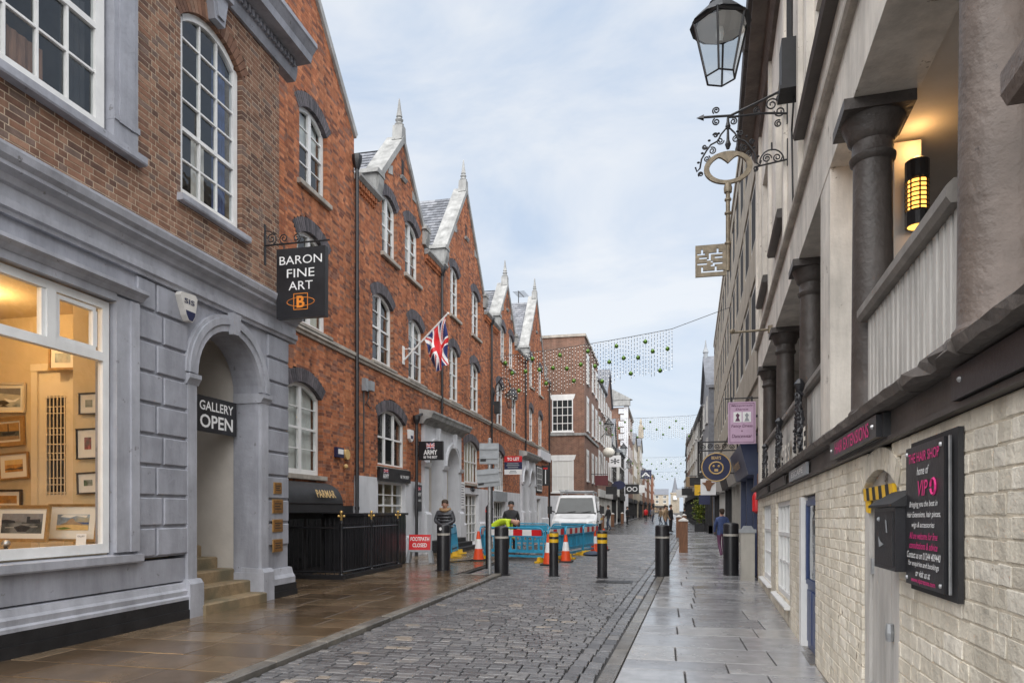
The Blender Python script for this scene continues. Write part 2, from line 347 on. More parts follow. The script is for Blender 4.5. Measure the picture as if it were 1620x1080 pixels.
# ---------------------------------------------------------------- brickwork
UNIT = {}
def unit_mesh(kind, mat, i):
    key = (kind, mat, i)
    if key not in UNIT:
        b = MB(); b.ct = i / 7.
        if kind == 'brick': b.box(-.5, .5, -.5, .5, -.5, .5)
        elif kind == 'worn':
            rs = random.Random(i * 7 + 1); bm = bmesh.new(); bmesh.ops.create_cube(bm, size=1); bmesh.ops.scale(bm, vec=(.12, .225, .076), verts=bm.verts)
            bmesh.ops.bevel(bm, geom=list(bm.edges), offset=.004, segments=1, affect='EDGES')
            for v in bm.verts: v.co += Vector((rs.uniform(-.002, .002), rs.uniform(-.003, .003), rs.uniform(-.002, .002)))
            bm.verts.index_update(); b.add([tuple(v.co) for v in bm.verts], [tuple(v.index for v in f.verts) for f in bm.faces]); bm.free()
        UNIT[key] = b.mesh(kind, mat)
    return UNIT[key]
def arc_z(s, sm, a, zs, rise):
    """height of a segmental arch over s"""
    if rise <= 0: return zs
    Rr = (a * a + rise * rise) / (2 * rise); d = abs(s - sm)
    if d >= Rr: return zs
    return max(zs, zs + rise - Rr + math.sqrt(Rr * Rr - d * d))
def half_at(z, a, zs, rise, t=0.):
    """half width blocked by an arched opening with a voussoir ring of thickness t, at height z"""
    if z <= zs: return a
    if rise <= 0: return a + .0 if z < zs + t else -1
    Rr = (a * a + rise * rise) / (2 * rise); zc = zs + rise - Rr; q = (Rr + t) ** 2 - (z - zc) ** 2
    if q <= 0: return -1
    ph = math.asin(min(1, a / Rr)); lim = a + t * math.sin(ph)
    return min(math.sqrt(q), lim if z > zs + t * math.cos(ph) else a + (z - zs) * math.tan(ph))
def subtract(iv, a, b):
    o = []
    for x, y in iv:
        if b <= x or a >= y: o.append((x, y)); continue
        if a > x: o.append((x, a))
        if b < y: o.append((b, y))
    return o
def brick_wall(fr, parent, s0, s1, z0, z1, openings, brick, mortar, single=0, bl=.215, bh=.065, j=.01, proud=.008, depth=.12, span=None, jit=.0015, worn=False, thick=.3):
    """coursed brickwork; openings = (mid, half, z0, spring, rise, ring); span(z) narrows a course (gables).
    The `single` bricks that show largest become objects of their own, the rest one joined part."""
    mo = MB(fr); recs = []; ch = bh + j; n = int((z1 - z0) / ch + .5)
    for r in range(n):
        za = z0 + r * ch; zb = za + ch; zm = (za + zb) / 2
        lo, hi = (s0, s1) if span is None else span(zm)
        if hi - lo < .1: continue
        iv = [(lo, hi)]
        for (m, a, oz0, zs, rise, t) in openings:
            if zm < oz0: continue
            h = half_at(zm, a, zs, rise, t)
            if h > 0: iv = subtract(iv, m - h, m + h)
        for a, b in iv: mo.box(a + .005, b - .005, -thick, proud - jit - .0015, za, zb)
        x = s0 - (.16 if r % 2 else 0) - .3; k = r % 2
        while x < hi:
            ln = bl if k % 2 == 0 else bl * .477
            for a, b in iv:
                p, q = max(x, a), min(x + ln, b)
                if q - p > .03: recs.append((p, q, za + j / 2, zb - j / 2))
            x += ln + j; k += 1
    mo.build('mortar', mortar, parent)
    keep = set()
    if single:
        sc = []
        for i, (p, q, a, b) in enumerate(recs):
            x, y, d = proj(fr((p + q) / 2, 0, (a + b) / 2))
            if 0 < x < 1620 and 0 < y < 1080:
                x2, _, _ = proj(fr(q, 0, a)); x1, _, _ = proj(fr(p, 0, a)); sc.append((-abs(x2 - x1) * (b - a) / d, i))
        sc.sort(); keep = {i for _, i in sc[:single]}
    jo = MB(fr)
    for i, (p, q, a, b) in enumerate(recs):
        t = random.randrange(8); pr = proud + rnd(-jit, jit)
        if i in keep:
            o = bpy.data.objects.new('brick', unit_mesh('worn' if worn else 'brick', brick, t))
            o.location = fr((p + q) / 2, pr - depth / 2, (a + b) / 2); o.scale = (depth, q - p, b - a) if not worn else (depth / .12, (q - p) / .225, (b - a) / .076)
            o.rotation_euler = (rnd(-.004, .004), rnd(-.004, .004), fr.rot)
            put(o, parent); o.matrix_parent_inverse = parent.matrix_basis.inverted()
        else:
            jo.ct = t / 7.; (jo.cushion(p, q, pr - depth, pr, a, b, .004) if worn else jo.box(p, q, pr - depth, pr, a, b))
    jo.build('brickwork', brick, parent, kind='stuff')
def arch_ring(fr, parent, m, a, zs, rise, t, o0, o1, mat='blue_brick', n=None, name='arch_brick', single=True):
    """ring of wedge bricks over an opening"""
    Rr = (a * a + rise * rise) / (2 * rise); zc = zs + rise - Rr; ph = math.asin(min(1, a / Rr))
    if zc > zs + 1e-6: ph = math.pi - ph
    n = n or max(6, int(2 * ph * (Rr + t / 2) / .085)); jo = MB(fr)
    for i in range(n):
        a0 = -ph + 2 * ph * (i + .06) / n; a1 = -ph + 2 * ph * (i + .94) / n
        P = lambda rad, an: (m + rad * math.sin(an), zc + rad * math.cos(an))
        b = jo if not single else MB(fr); b.ct = random.random()
        b.prism([P(Rr, a0), P(Rr, a1), P(Rr + t, a1), P(Rr + t, a0)], o0, o1 + rnd(-.002, .002))
        if single: b.build(name, mat, parent)
    if not single: jo.build('arch_bricks', mat, parent)
def window(fr, parent, s0, s1, z0, zs, rise=0., rec=.12, cols=2, rows=(2, 2), fw=.06, bar=.022, mat='white_paint', sill=None, back='room_dark', backd=.5, mid=.05, panes=True, mull=None, pane='pane', blind=None, name='window', sillmat='stone_sill'):
    """sash window: frame with arched or flat head, meeting rail, glazing bars; panes and sill are its sub-parts.
    rows = panes in the lower and upper sash; mull = thicker uprights (fractions of the width)."""
    m = (s0 + s1) / 2; a = (s1 - s0) / 2; F = MB(fr); o1 = -rec; o0 = -rec - .07
    top = lambda s: arc_z(s, m, a, zs, rise)
    F.box(s0, s0 + fw, o0, o1, z0, top(s0 + fw * .5)); F.box(s1 - fw, s1, o0, o1, z0, top(s1 - fw * .5)); F.box(s0 + fw, s1 - fw, o0, o1 + .003, z0, z0 + fw * 1.2)
    N = 10 if rise > 0 else 1
    for i in range(N):
        a0 = s0 + fw + (s1 - s0 - 2 * fw) * i / N; a1 = s0 + fw + (s1 - s0 - 2 * fw) * (i + 1) / N
        F.prism([(a0, top(a0) - fw), (a1, top(a1) - fw), (a1, top(a1)), (a0, top(a0))], o0, o1 + .003)
    u0, u1 = s0 + fw, s1 - fw; zb = z0 + fw * 1.2; zt = zs + rise - fw
    tot = sum(rows); zm = zb + (zt - zb) * rows[0] / tot if len(rows) > 1 else zt
    zl = [zb + (zm - zb) * i / rows[0] for i in range(rows[0] + 1)]
    if len(rows) > 1: zl += [zm + (zt - zm) * i / rows[1] for i in range(1, rows[1] + 1)]
    sl = [u0 + (u1 - u0) * i / cols for i in range(cols + 1)]
    for i in range(1, cols):
        wd = (mull or {}).get(i, bar); F.box(sl[i] - wd / 2, sl[i] + wd / 2, o0 + .012, o1 - (.01 if wd == bar else -.002), zb, top(sl[i]) - fw)
    for i in range(1, len(zl) - 1):
        hh = mid if (len(rows) > 1 and i == rows[0]) else bar
        za = zl[i]
        if za > zs - .02 and rise > 0:
            hw = half_at(za, a, zs, rise) - fw; q0, q1 = m - hw, m + hw
        else: q0, q1 = u0, u1
        F.box(q0, q1, o0 + .014, o1 - (.012 if hh == bar else .002), za - hh / 2, za + hh / 2)
    wo = F.build(name, mat, parent)
    if panes:
        for i in range(cols):
            for k in range(len(zl) - 1):
                p, q = sl[i], sl[i + 1]; za, zc = zl[k], zl[k + 1]
                if top(p) - fw * .5 <= za and top(q) - fw * .5 <= za: continue
                if k == len(zl) - 2: pts = [(p, za), (q, za)] + [(q + (p - q) * t / 4, max(za + .005, top(q + (p - q) * t / 4) - fw * .5)) for t in range(5)]
                else: pts = [(p, za), (q, za), (q, min(zc, max(za + .005, top(q) - fw * .5))), (p, min(zc, max(za + .005, top(p) - fw * .5)))]
                b = MB(fr); oo = -rec - .04 + rnd(-.002, .002); tl = rnd(-.03, .03)
                b.add([(s, oo + tl * (s - p) + rnd(-.0008, .0008), z) for s, z in pts], [tuple(range(len(pts)))]); b.build('pane', pane, wo)
    if sill:
        b = MB(fr); e, h, pr = sill; b.profile([(-rec - .05, z0 - h), (pr - .01, z0 - h), (pr, z0 - h + .015), (pr, z0 - .025), (-rec - .05, z0 + .004)], s0 - e, s1 + e); b.build('sill', sillmat, wo)
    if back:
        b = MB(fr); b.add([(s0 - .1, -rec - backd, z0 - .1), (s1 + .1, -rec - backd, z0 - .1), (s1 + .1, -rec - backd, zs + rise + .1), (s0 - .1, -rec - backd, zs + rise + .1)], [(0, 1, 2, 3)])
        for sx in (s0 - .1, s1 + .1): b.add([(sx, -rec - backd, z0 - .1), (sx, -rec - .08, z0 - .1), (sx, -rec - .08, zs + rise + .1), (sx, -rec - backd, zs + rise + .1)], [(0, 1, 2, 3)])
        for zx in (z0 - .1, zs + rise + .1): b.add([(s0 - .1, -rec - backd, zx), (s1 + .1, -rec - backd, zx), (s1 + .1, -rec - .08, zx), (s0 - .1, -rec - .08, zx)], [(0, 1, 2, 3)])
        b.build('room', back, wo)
    if blind:
        for (f0, f1, g0, g1, bm) in blind:
            b = MB(fr); n = 8; q0, q1 = u0 + (u1 - u0) * f0, u0 + (u1 - u0) * f1
            vs = []; fs = []
            for i in range(n + 1):
                s = q0 + (q1 - q0) * i / n; oo = -rec - .13 - (.02 if i % 2 else 0)
                vs += [(s, oo, zb + (zt - zb) * g0), (s, oo, zb + (zt - zb) * g1)]
                if i: fs.append((2 * i - 2, 2 * i, 2 * i + 1, 2 * i - 1))
            b.add(vs, fs); b.build('curtain', bm, wo)
    return wo
# ================================================================ GROUND
REDGE = lambda y: -.85 + .044 * y            # right-hand edge of the setts
RW = lambda y: .987 + .063 * y if y < 15.3 else 1.37 + .0385 * y    # foot of the right-hand buildings
LEDGE = lambda y: -3.6 if y < 15.2 else -4.5
g = MB(); g.add([(-400, -60, -.3), (400, -60, -.3), (400, 900, -.3), (-400, 900, -.3)], [(0, 1, 2, 3)]); g.build('ground', 'earth', None, kind='structure')
b = MB(); b.add([(-5, -2, -.02), (1.6, -2, -.02), (1.6, 42, -.02), (-5, 42, -.02)], [(0, 1, 2, 3)])
road = b.build('road', 'sett_bed', None, kind='structure')
b = MB(); b.add([(-4.7, 41.9, -.004), (1.3, 41.9, -.004), (3.2, 420, -.004), (-4.3, 420, -.004)], [(0, 1, 2, 3)]); b.build('road_beyond', 'road_far', None, kind='structure')
recs = []; y = 2.2
while y < 42:
    d = rnd(.1, .128); x = LEDGE(y) + .012 - rnd(0, .15); xr = REDGE(y) - .31
    while x < xr - .05:
        ln = rnd(.12, .23); x1 = min(x + ln, xr); xa = max(x, LEDGE(y) + .012)
        if x1 - xa > .04: recs.append((xa, x1, y, y + d - .012))
        x = x1 + .012
    y += d
for row in (.305, .155):                        # two lengthwise courses along the channel
    y = 2.2
    while y < 42:
        ln = rnd(.2, .36); xm = REDGE(y + ln / 2); recs.append((xm - row + .004, xm - row + .138, y, y + ln - .012)); y += ln
sc = sorted((-(lambda p: ((q1 - q0) * 1080 / p[2]) * ((y1 - y0) / p[2] ** 2) if (0 < p[0] < 1620 and p[1] < 1078) else 0)(proj(((q0 + q1) / 2, (y0 + y1) / 2, 0))), i) for i, (q0, q1, y0, y1) in enumerate(recs))
keep = {i for v, i in sc[:300] if v < 0}
UM = []
for i in range(8):
    u = MB(); u.ct = i / 7.; u.cushion(-.1, .1, -.06, .06, -.08, 0, .007, axis=2); UM.append(u.mesh('sett', 'sett'))
jo = MB()
def hump(x, y): return .012 * math.sin(x * 2.1 + 1) * math.sin(y * .9) + .008 * math.sin(y * 2.3 + x * 1.7)
for i, (q0, q1, y0, y1) in enumerate(recs):
    t = min(7, int(abs(random.gauss(3.2, 2)))); z = rnd(-.004, .004) + hump((q0 + q1) / 2, y0) * .6
    if i in keep:
        o = bpy.data.objects.new('sett', UM[t]); o.location = ((q0 + q1) / 2, (y0 + y1) / 2, z); o.scale = ((q1 - q0) / .2, (y1 - y0) / .12, 1)
        o.rotation_euler = (rnd(-.03, .03), rnd(-.02, .02), rnd(-.03, .03)); put(o, road)
    else:
        jo.ct = t / 7.; jo.cushion(q0, q1, y0, y1, z - .08, z, .007, axis=2)
jo.build('setts', 'sett', road, kind='stuff')
# right-hand pavement: flags in rows square to the street
b = MB(); b.add([(-1.1, -2, -.012), (1.7, -2, -.012), (4.4, 42, -.012), (.9, 42, -.012)], [(0, 1, 2, 3)])
pave_r = b.build('pavement_right', 'sett_bed', None, kind='structure')
def flag(poly, ztop, parent, mat, name='paving_slab', th=.06):
    b = MB(); n = 4; zz = [ztop + rnd(-.0018, .0018) for _ in poly]; b.ct = random.random(); e = .006
    cx = sum(p[0] for p in poly) / 4; cy = sum(p[1] for p in poly) / 4
    ins = [(p[0] + (cx - p[0]) * e / max(.1, abs(cx - p[0])), p[1] + (cy - p[1]) * e / max(.1, abs(cy - p[1]))) for p in poly]
    b.add([(p[0], p[1], ztop - th) for p in poly] + [(p[0], p[1], z - .004) for p, z in zip(poly, zz)] + [(p[0], p[1], z) for p, z in zip(ins, zz)],
          [(8, 9, 10, 11)] + [(i, (i + 1) % 4, (i + 1) % 4 + 4, i + 4) for i in range(4)] + [(i + 4, (i + 1) % 4 + 4, (i + 1) % 4 + 8, i + 8) for i in range(4)])
    b.build(name, mat, parent)
y = 2.6; deps = [.75, .5, .62, .78, .5, .75, .42, .69, .78, .58, .76, .9, .62, .7]; k = 0; G = .0075
while y < 41.5:
    d = deps[k % 14] if y < 14 else rnd(.5, .9); x0 = REDGE(y + d / 2) + .17; x1 = RW(y + d / 2); x = x0; first = True
    while x < x1 - .05:
        w_ = rnd(.62, 1.2) * (.6 if first and k % 2 else 1); xe = x + w_
        if x1 - xe < .3: xe = x1
        P = lambda xx, yy: (xx + (REDGE(yy) - REDGE(y + d / 2)) if xx == x0 else (xx + (RW(yy) - RW(y + d / 2)) if xx == x1 else xx), yy)
        a, c, e_, f_ = P(x, y), P(xe, y), P(xe, y + d), P(x, y + d)
        flag([(a[0] + G, a[1] + G), (c[0] - G, c[1] + G), (e_[0] - G, e_[1] - G), (f_[0] + G, f_[1] - G)], .014, pave_r, 'slab_grey'); x = xe; first = False
    y += d; k += 1
y = 2.6
while y < 41:                                    # worn channel stones between setts and flags
    ln = rnd(.6, 1.1); flag([(REDGE(y) + .012, y + .005), (REDGE(y) + .16, y + .005), (REDGE(y + ln) + .16, y + ln - .005), (REDGE(y + ln) + .012, y + ln - .005)], .004, pave_r, 'kerb_stone', 'channel_stone'); y += ln
b = MB(); b.add([(1.1, 41.5, .01), (2.98, 41.5, .01), (3.4, 420, .01), (2.2, 420, .01)], [(0, 1, 2, 3)]); b.build('pavement_right_beyond', 'slab_grey', None, kind='structure')
# left-hand pavement: brown sandstone flags and kerb
b = MB(); b.add([(-9, -2, .02), (-3.66, -2, .02), (-3.66, 15.1, .02), (-4.5, 15.1, .02), (-4.5, 48, .02), (-9, 48, .02)], [tuple(range(6))])
pave_l = b.build('pavement_left', 'sett_bed', None, kind='structure')
y = 3.6; k = 0
while y < 46:
    d = rnd(.5, .72) if y < 14 else rnd(.6, .9); y1 = y + d
    xr = -3.77 if y1 < 15.1 else -4.6; xl = -6.32 if y < 10.4 else -7.8; x = xr
    while x > xl + .05:
        w_ = rnd(.65, 1.15) * (.6 if x == xr and k % 2 else 1); xe = x - w_
        if xe - xl < .3: xe = xl
        flag([(xe + G, y + G), (x - G, y + G), (x - G, y1 - G), (xe + G, y1 - G)], .05, pave_l, 'slab_brown'); x = xe
    y = y1; k += 1
kerb = empty('kerb', (-3.68, 3, 0), kind='structure')
y = 2.6
while y < 15.0:
    ln = min(rnd(.7, 1.05), 15.05 - y)
    if ln < .15: break
    b = MB(); b.ct = random.random(); b.cushion(-3.765, -3.612 + rnd(-.004, .004), y + .004, y + ln - .004, -.1, .054, .014, axis=2); b.build('kerb_stone', 'kerb_stone', kerb); y += ln
x = -3.62
for i in range(3):
    b = MB(); b.ct = random.random(); b.cushion(x - .34 - i * .0, x - .004, 15.06 + i * .0, 15.2, -.1, .05 - i * .012, .014, axis=2); b.build('kerb_stone', 'kerb_stone', kerb); x -= .345
b = MB(); b.add([(-7.9, 45.9, .045), (-4.6, 45.9, .045), (-4.1, 420, .045), (-7.4, 420, .045)], [(0, 1, 2, 3)]); b.build('pavement_left_beyond', 'slab_grey', None, kind='structure')
# iron covers in the setts
def cover(x, y, w_, d, label):
    c = empty('manhole_cover', (x, y, 0), label, 'manhole cover', 'iron covers in the street')
    b = MB(); b.box(x - w_ / 2, x + w_ / 2, y - d / 2, y + d / 2, -.02, .008); b.build('frame', 'iron', c)
    b = MB()
    for i in range(6):
        for j in range(4): b.box(x - w_ / 2 + .04 + i * (w_ - .08) / 6, x - w_ / 2 + .02 + (i + 1) * (w_ - .08) / 6, y - d / 2 + .04 + j * (d - .08) / 4, y - d / 2 + .02 + (j + 1) * (d - .08) / 4, .008, .013)
    b.build('lid', 'iron', c)
cover(-1.0, 14.35, .75, .5, 'dark iron cover set in the setts in front of the yellow banded bollards')

# ================================================================ GALLERY BUILDING (left, nearest)
GX = -6.3; GF = Frame(GX, 0, 1)
gal = empty('gallery_building', (GX, 7, 0), 'brown brick building with grey painted gallery shopfront, arched entrance and sash windows', 'building')
OPN = [(5.2, 1.38, 5.83, 9.0, 0, 0), (8.61, .68, 5.72, 8.1, .32, .24)]
OPN[0] = (4.9, 1.86, 5.83, 8.75, 0, 0)
brick_wall(GF, gal, 2.4, 10.32, 4.98, 9.0, OPN + [(6.95, .19, 5.72, 8.75, 0, 0)], 'brown_brick', 'brown_mortar', single=300, proud=.01, bl=.212, j=.013, bh=.062)
brick_wall(GF, gal, 2.4, 10.32, 9.52, 12.6, [(8.6, .6, 10.0, 11.6, .2, .2)], 'brown_brick', 'brown_mortar', proud=.01, bl=.212, j=.013, bh=.062)
b = MB(); b.box(-10.5, GX - .3, 10.0, 10.3, 0, 12.6); b.build('flank_wall', 'far_brick', gal)
b = MB(); b.add([(GX - .2, 2, 12.6), (GX - .2, 10.3, 12.6), (-11, 10.3, 13.2), (-11, 2, 13.2)], [(0, 1, 2, 3)]); b.build('roof', 'slate', gal)
window(GF, gal, 7.95, 9.27, 5.72, 8.1, .32, rec=.06, cols=3, rows=(2, 4), fw=.1, bar=.024, mid=.055, sill=None, back='room_dark', backd=1.2, blind=[(.3, .55, .02, .36, 'soffit'), (.7, .98, .0, .99, 'coat_blue')], sillmat='grey_light')
b = MB(GF); b.profile([(-.1, 5.6), (.09, 5.6), (.1, 5.62), (.1, 5.69), (-.1, 5.725)], 7.86, 9.4); b.build('stone_sill', 'grey_light', gal)
arch_ring(GF, gal, 8.61, .68, 8.1, .32, .23, -.1, .011, 'brown_brick')
window(GF, gal, 3.9, 6.72, 5.84, 8.75, 0, rec=.05, cols=7, rows=(2, 3), fw=.12, bar=.026, mid=.07, back='room_dark', backd=1.6, mull={3: .1}, blind=[(.62, .78, 0, .16, 'wood_post'), (.3, .5, .3, .95, 'coat_grey'), (.86, .99, 0, .5, 'room_dark')])
b = MB(GF); b.box(6.762, 7.13, -.1, .05, 5.835, 8.74); b.box(6.83, 7.06, .05, .07, 6.05, 8.7); b.box(6.76, 7.15, -.1, .065, 6.06, 6.13); b.build('pilaster', 'grey_paint', gal)
b = MB(GF); b.profile([(-.1, 5.7), (.12, 5.7), (.13, 5.72), (.13, 5.8), (-.1, 5.835)], 3.0, 7.2); b.build('stone_sill', 'grey_paint', gal)
# keystone bracket over the arched sash
b = MB(GF); b.prism([(8.5, 8.44), (8.72, 8.44), (8.8, 8.86), (8.42, 8.86)], 0, .12); b.prism([(8.54, 8.5), (8.68, 8.5), (8.72, 8.7), (8.5, 8.7)], .12, .15); b.box(8.36, 8.86, 0, .17, 8.862, 8.93); b.build('keystone', 'grey_paint', gal)
def dentil_cornice(fr, parent, s0, s1, z, mat, out, h):
    b = MB(fr); b.profile([(-.1, z), (.06, z), (.08, z + .1 * h), (.1, z + .28 * h), (.1, z + .45 * h), (out * .75, z + .47 * h), (out * .8, z + .66 * h), (out * .95, z + .84 * h), (out, z + .88 * h), (out, z + h), (-.1, z + h * 1.06)], s0, s1); b.build('cornice', mat, parent)
    n = int((s1 - s0 - .1) / .1); b = MB(fr)
    for i in range(n): b.box(s0 + .05 + i * .1, s0 + .05 + i * .1 + .055, .098, .155, z + .27 * h, z + .44 * h)
    b.build('dentils', mat, parent, kind='stuff')
dentil_cornice(GF, gal, 2.4, 10.75, 8.92, 'grey_paint', .48, .58)
b = MB(GF); z = 4.44       # shopfront entablature
b.profile([(-.1, 4.38), (.05, 4.38), (.06, 4.42), (.09, 4.44), (.09, 4.52), (.05, 4.53), (.05, 4.66), (.09, 4.68), (.12, 4.74), (.2, 4.78), (.2, 4.82), (.25, 4.86), (.27, 4.93), (.27, 4.96), (-.02, 5.0)], 2.4, 10.78); b.build('cornice', 'grey_light', gal)
b = MB(GF)                 # flat painted wall of the shopfront, left open for the shop window and the arch
b.box(6.8, 8.06, -.25, 0, .9, 4.38); b.box(2.4, 6.8, -.25, 0, 3.94, 4.38); b.box(2.4, 8.06, -.25, 0, .55, .86); b.box(9.94, 10.6, -.45, 0, .5, 4.38)
b.build('shopfront_wall', 'grey_paint', gal)
b = MB(GF); b.box(2.4, 8.1, -.25, .1, -.05, .3); b.box(2.4, 8.1, .1, .115, .01, .17); b.build('plinth', 'plinth_black', gal)
b = MB(GF); b.profile([(-.2, .301), (.1, .301), (.1, .34), (.07, .36), (.075, .42), (.05, .45), (.03, .52), (-.2, .56)], 2.4, 8.06); b.build('plinth_moulding', 'grey_light', gal)
b = MB(GF); b.profile([(-.25, .862), (.07, .862), (.08, .88), (.08, .96), (-.25, 1.0)], 2.4, 7.2); b.build('stone_sill', 'grey_light', gal)
b = MB(GF)                 # architrave round the shop window and its hood
b.box(6.8, 7.0, 0, .05, 1.0, 4.0); b.box(7.0, 7.13, 0, .075, 1.0, 4.0); b.box(2.4, 6.8, 0, .05, 3.94, 4.05)
b.profile([(0, 4.03), (.06, 4.03), (.1, 4.08), (.16, 4.11), (.16, 4.15), (0, 4.17)], 2.4, 7.2); b.build('architrave', 'grey_light', gal)
# rusticated blocks
rows = [.9 + i * .386 for i in range(10)]
for i in range(9):
    z0, z1 = rows[i] + .02, rows[i + 1] - .02; c = 7.58 if i % 2 else 7.46
    for a, e in ((7.135, c - .012), (c + .012, 8.05)):
        b = MB(GF); b.cushion(a + .008, e - .008, -.01, .035, z0, z1, .012); b.build('rusticated_block', 'grey_paint', gal)
    b = MB(GF); b.cushion(9.96, 10.58, -.01, .035, z0, z1, .012); b.build('rusticated_block', 'grey_paint', gal)
b = MB(GF); b.box(9.9, 10.72, -.4, .1, -.05, .26); b.box(9.89, 10.73, -.4, .115, .0, .15); b.build('quoin_plinth', 'plinth_black', gal)
b = MB(GF); b.profile([(-.4, .262), (.1, .262), (.1, .36), (.06, .42), (.03, .52), (-.4, .56)], 9.9, 10.68); b.build('quoin_base', 'grey_light', gal)
# arched entrance
AM, AA, ASP = 8.98, .76, 3.36
b = MB(GF); n = 20
for i in range(n):         # wall over the arch
    t0, t1 = math.pi * i / n, math.pi * (i + 1) / n; x0, x1 = AM - AA * math.cos(t0), AM - AA * math.cos(t1)
    b.prism([(x0, ASP + AA * math.sin(t0)), (x1, ASP + AA * math.sin(t1)), (x1, 4.38), (x0, 4.38)], -.45, 0)
b.box(8.06, 8.22, -.45, 0, .1, 4.38); b.box(9.74, 9.94, -.45, 0, .1, 4.38); b.build('arch_wall', 'grey_paint', gal)
b = MB(GF)
for r0, r1, oo in ((.76, .86, .06), (.86, .95, .085), (.95, 1.0, .06)):
    for i in range(n):
        t0, t1 = math.pi * i / n, math.pi * (i + 1) / n; P = lambda r, t: (AM - r * math.cos(t), ASP + r * math.sin(t))
        b.prism([P(r0, t0), P(r0, t1), P(r1, t1), P(r1, t0)][::-1], -.0, oo)
b.build('archivolt', 'grey_light', gal, smooth=True)
for s0, s1 in ((8.0, 8.24), (9.72, 9.98)):
    b = MB(GF); b.profile([(-.44, ASP - .16), (.05, ASP - .16), (.07, ASP - .12), (.1, ASP - .08), (.1, ASP - .02), (-.44, ASP)], s0, s1); b.build('impost', 'grey_light', gal)
    b = MB(GF); b.box(s0 + .03, s1 - .03, 0, .045, .56, ASP - .16); b.build('pier', 'grey_light', gal)
    b = MB(GF); b.box(s0 - .02, s1 + .02, -.42, .12, -.02, .5); b.profile([(-.3, .501), (.12, .501), (.08, .56), (-.3, .58)], s0 - .01, s1 + .01); b.build('pier_base', 'grey_light', gal)
b = MB(GF); b.prism([(AM - .07, ASP + .72), (AM + .07, ASP + .72), (AM + .1, ASP + 1.03), (AM - .1, ASP + 1.03)], .05, .14); b.build('keystone', 'grey_light', gal)
b = MB(GF); b.box(8.06, 8.2, -2.8, -.45, 0, 4.3); b.box(9.76, 9.9, -2.8, -.45, 0, 4.3); b.box(8.2, 9.76, -2.9, -2.8, 0, 4.3); b.box(8.06, 9.9, -2.8, -.45, 4.2, 4.3); b.build('passage_wall', 'soffit', gal)
for i, (d0, zt) in enumerate(((.16, .2), (-.12, .39), (-.42, .57), (-.72, .75), (-1.02, .93))):
    b = MB(GF); x0, x1 = (8.14, 9.82) if i == 0 else (8.2, 9.76); b.cushion(x0 + (.06 if i else .1), x1 - (.05 if i else .1), -2.6, d0, -.02, zt, .02, axis=2); b.build('step', 'sandstone', gal)
# the shop window and the room behind it
window(GF, gal, 2.4, 6.78, 1.0, 3.92, 0, rec=.04, cols=1, rows=(1,), fw=.09, back=None, panes=False, name='shop_window')
b = MB(GF); b.box(2.4, 6.69, -.12, -.03, 3.22, 3.32); b.box(5.95, 6.06, -.12, -.03, 3.32, 3.83); b.box(6.06, 6.6, -.11, -.05, 3.325, 3.37); b.box(6.06, 6.6, -.11, -.05, 3.77, 3.815); b.box(6.06, 6.12, -.11, -.05, 3.37, 3.77); b.box(6.56, 6.62, -.11, -.05, 3.37, 3.77); b.box(5.9, 5.95, -.11, -.05, 3.325, 3.83)
sw = b.build('transom_frame', 'white_paint', gal)
for s0, s1, z0, z1 in ((2.5, 6.69, 1.1, 3.22), (2.5, 5.92, 3.32, 3.83), (6.1, 6.58, 3.36, 3.79)):
    b = MB(GF); b.add([(s0, -.075, z0), (s1, -.075, z0), (s1, -.077, z1), (s0, -.077, z1)], [(0, 1, 2, 3)]); b.build('pane', 'shop_pane', sw)
b = MB(); BY = 8.03
b.box(-10.4, GX - .26, 1.8, BY, .8, .88); b.box(-10.4, GX - .26, 1.8, BY, 4.25, 4.33); b.box(-10.5, -10.4, 1.8, BY, .8, 4.33); b.box(-10.4, -7.3, BY, BY + .02, .8, 4.33); b.box(-7.32, -7.26, 7.25, BY, .88, 4.25); b.box(-7.26, GX - .26, 7.25, 7.29, .88, 4.25)
b.box(-10.4, GX - .26, 1.7, 1.8, .8, 4.33)
b.build('showroom', 'warm_wall', gal)
b = MB(); b.box(-6.95, GX - .09, 2.0, 7.25, .9, 1.04); b.build('display_ledge', 'warm_trim', gal)
# ---------------------------------------------------------------- things in and on the gallery
def onY(px, py, Y0):
    r = (px - 810) / 1080; X = (r * CC - CS) * Y0 / (CC + r * CS); return X, 1.5 + (806 - py) * (-CS * X + CC * Y0) / 1080
def picture(x, y, z, w_, h, frame, pr, label, rz=0., lean=0., fw=.045, mt=.09, tilt=0., art=None):
    """framed picture that faces -Y before it is turned"""
    o = empty('framed_picture', (x, y, z), label, 'picture', 'pictures in the gallery window')
    f = MatF((x, y, z), rz, -lean, tilt)
    b = MB(f); W, H = w_ / 2, h / 2
    for a0, a1, c0, c1 in ((-W, W, H - fw, H), (-W, W, -H, -H + fw), (-W, -W + fw, -H + fw, H - fw), (W - fw, W, -H + fw, H - fw)): b.box(a0, a1, -.03, .0, c0, c1)
    for a0, a1, c0, c1 in ((-W, W, H - fw * .35, H), (-W, W, -H, -H + fw * .35)): b.box(a0, a1, -.04, -.03, c0, c1)
    b.build('frame', frame, o)
    b = MB(f); b.box(-W + fw, W - fw, -.012, 0, -H + fw, H - fw); b.build('mount', 'mount', o)
    b = MB(f); b.box(-W + fw + mt, W - fw - mt, -.016, -.012, -H + fw + mt * 1.05, H - fw - mt * .95); po = b.build('print', pr, o)
    if art:
        x0, z0, ww, hh = -W + fw + mt, -H + fw + mt * 1.05, w_ - 2 * fw - 2 * mt, h - 2 * fw - 2 * mt
        for i, (m_, pts) in enumerate(art): b = MB(f); b.prism([(x0 + ww * u, z0 + hh * v) for u, v in pts], -.0165 - .0005 * (i + 1), -.016); b.build('painted_shape', m_, po)
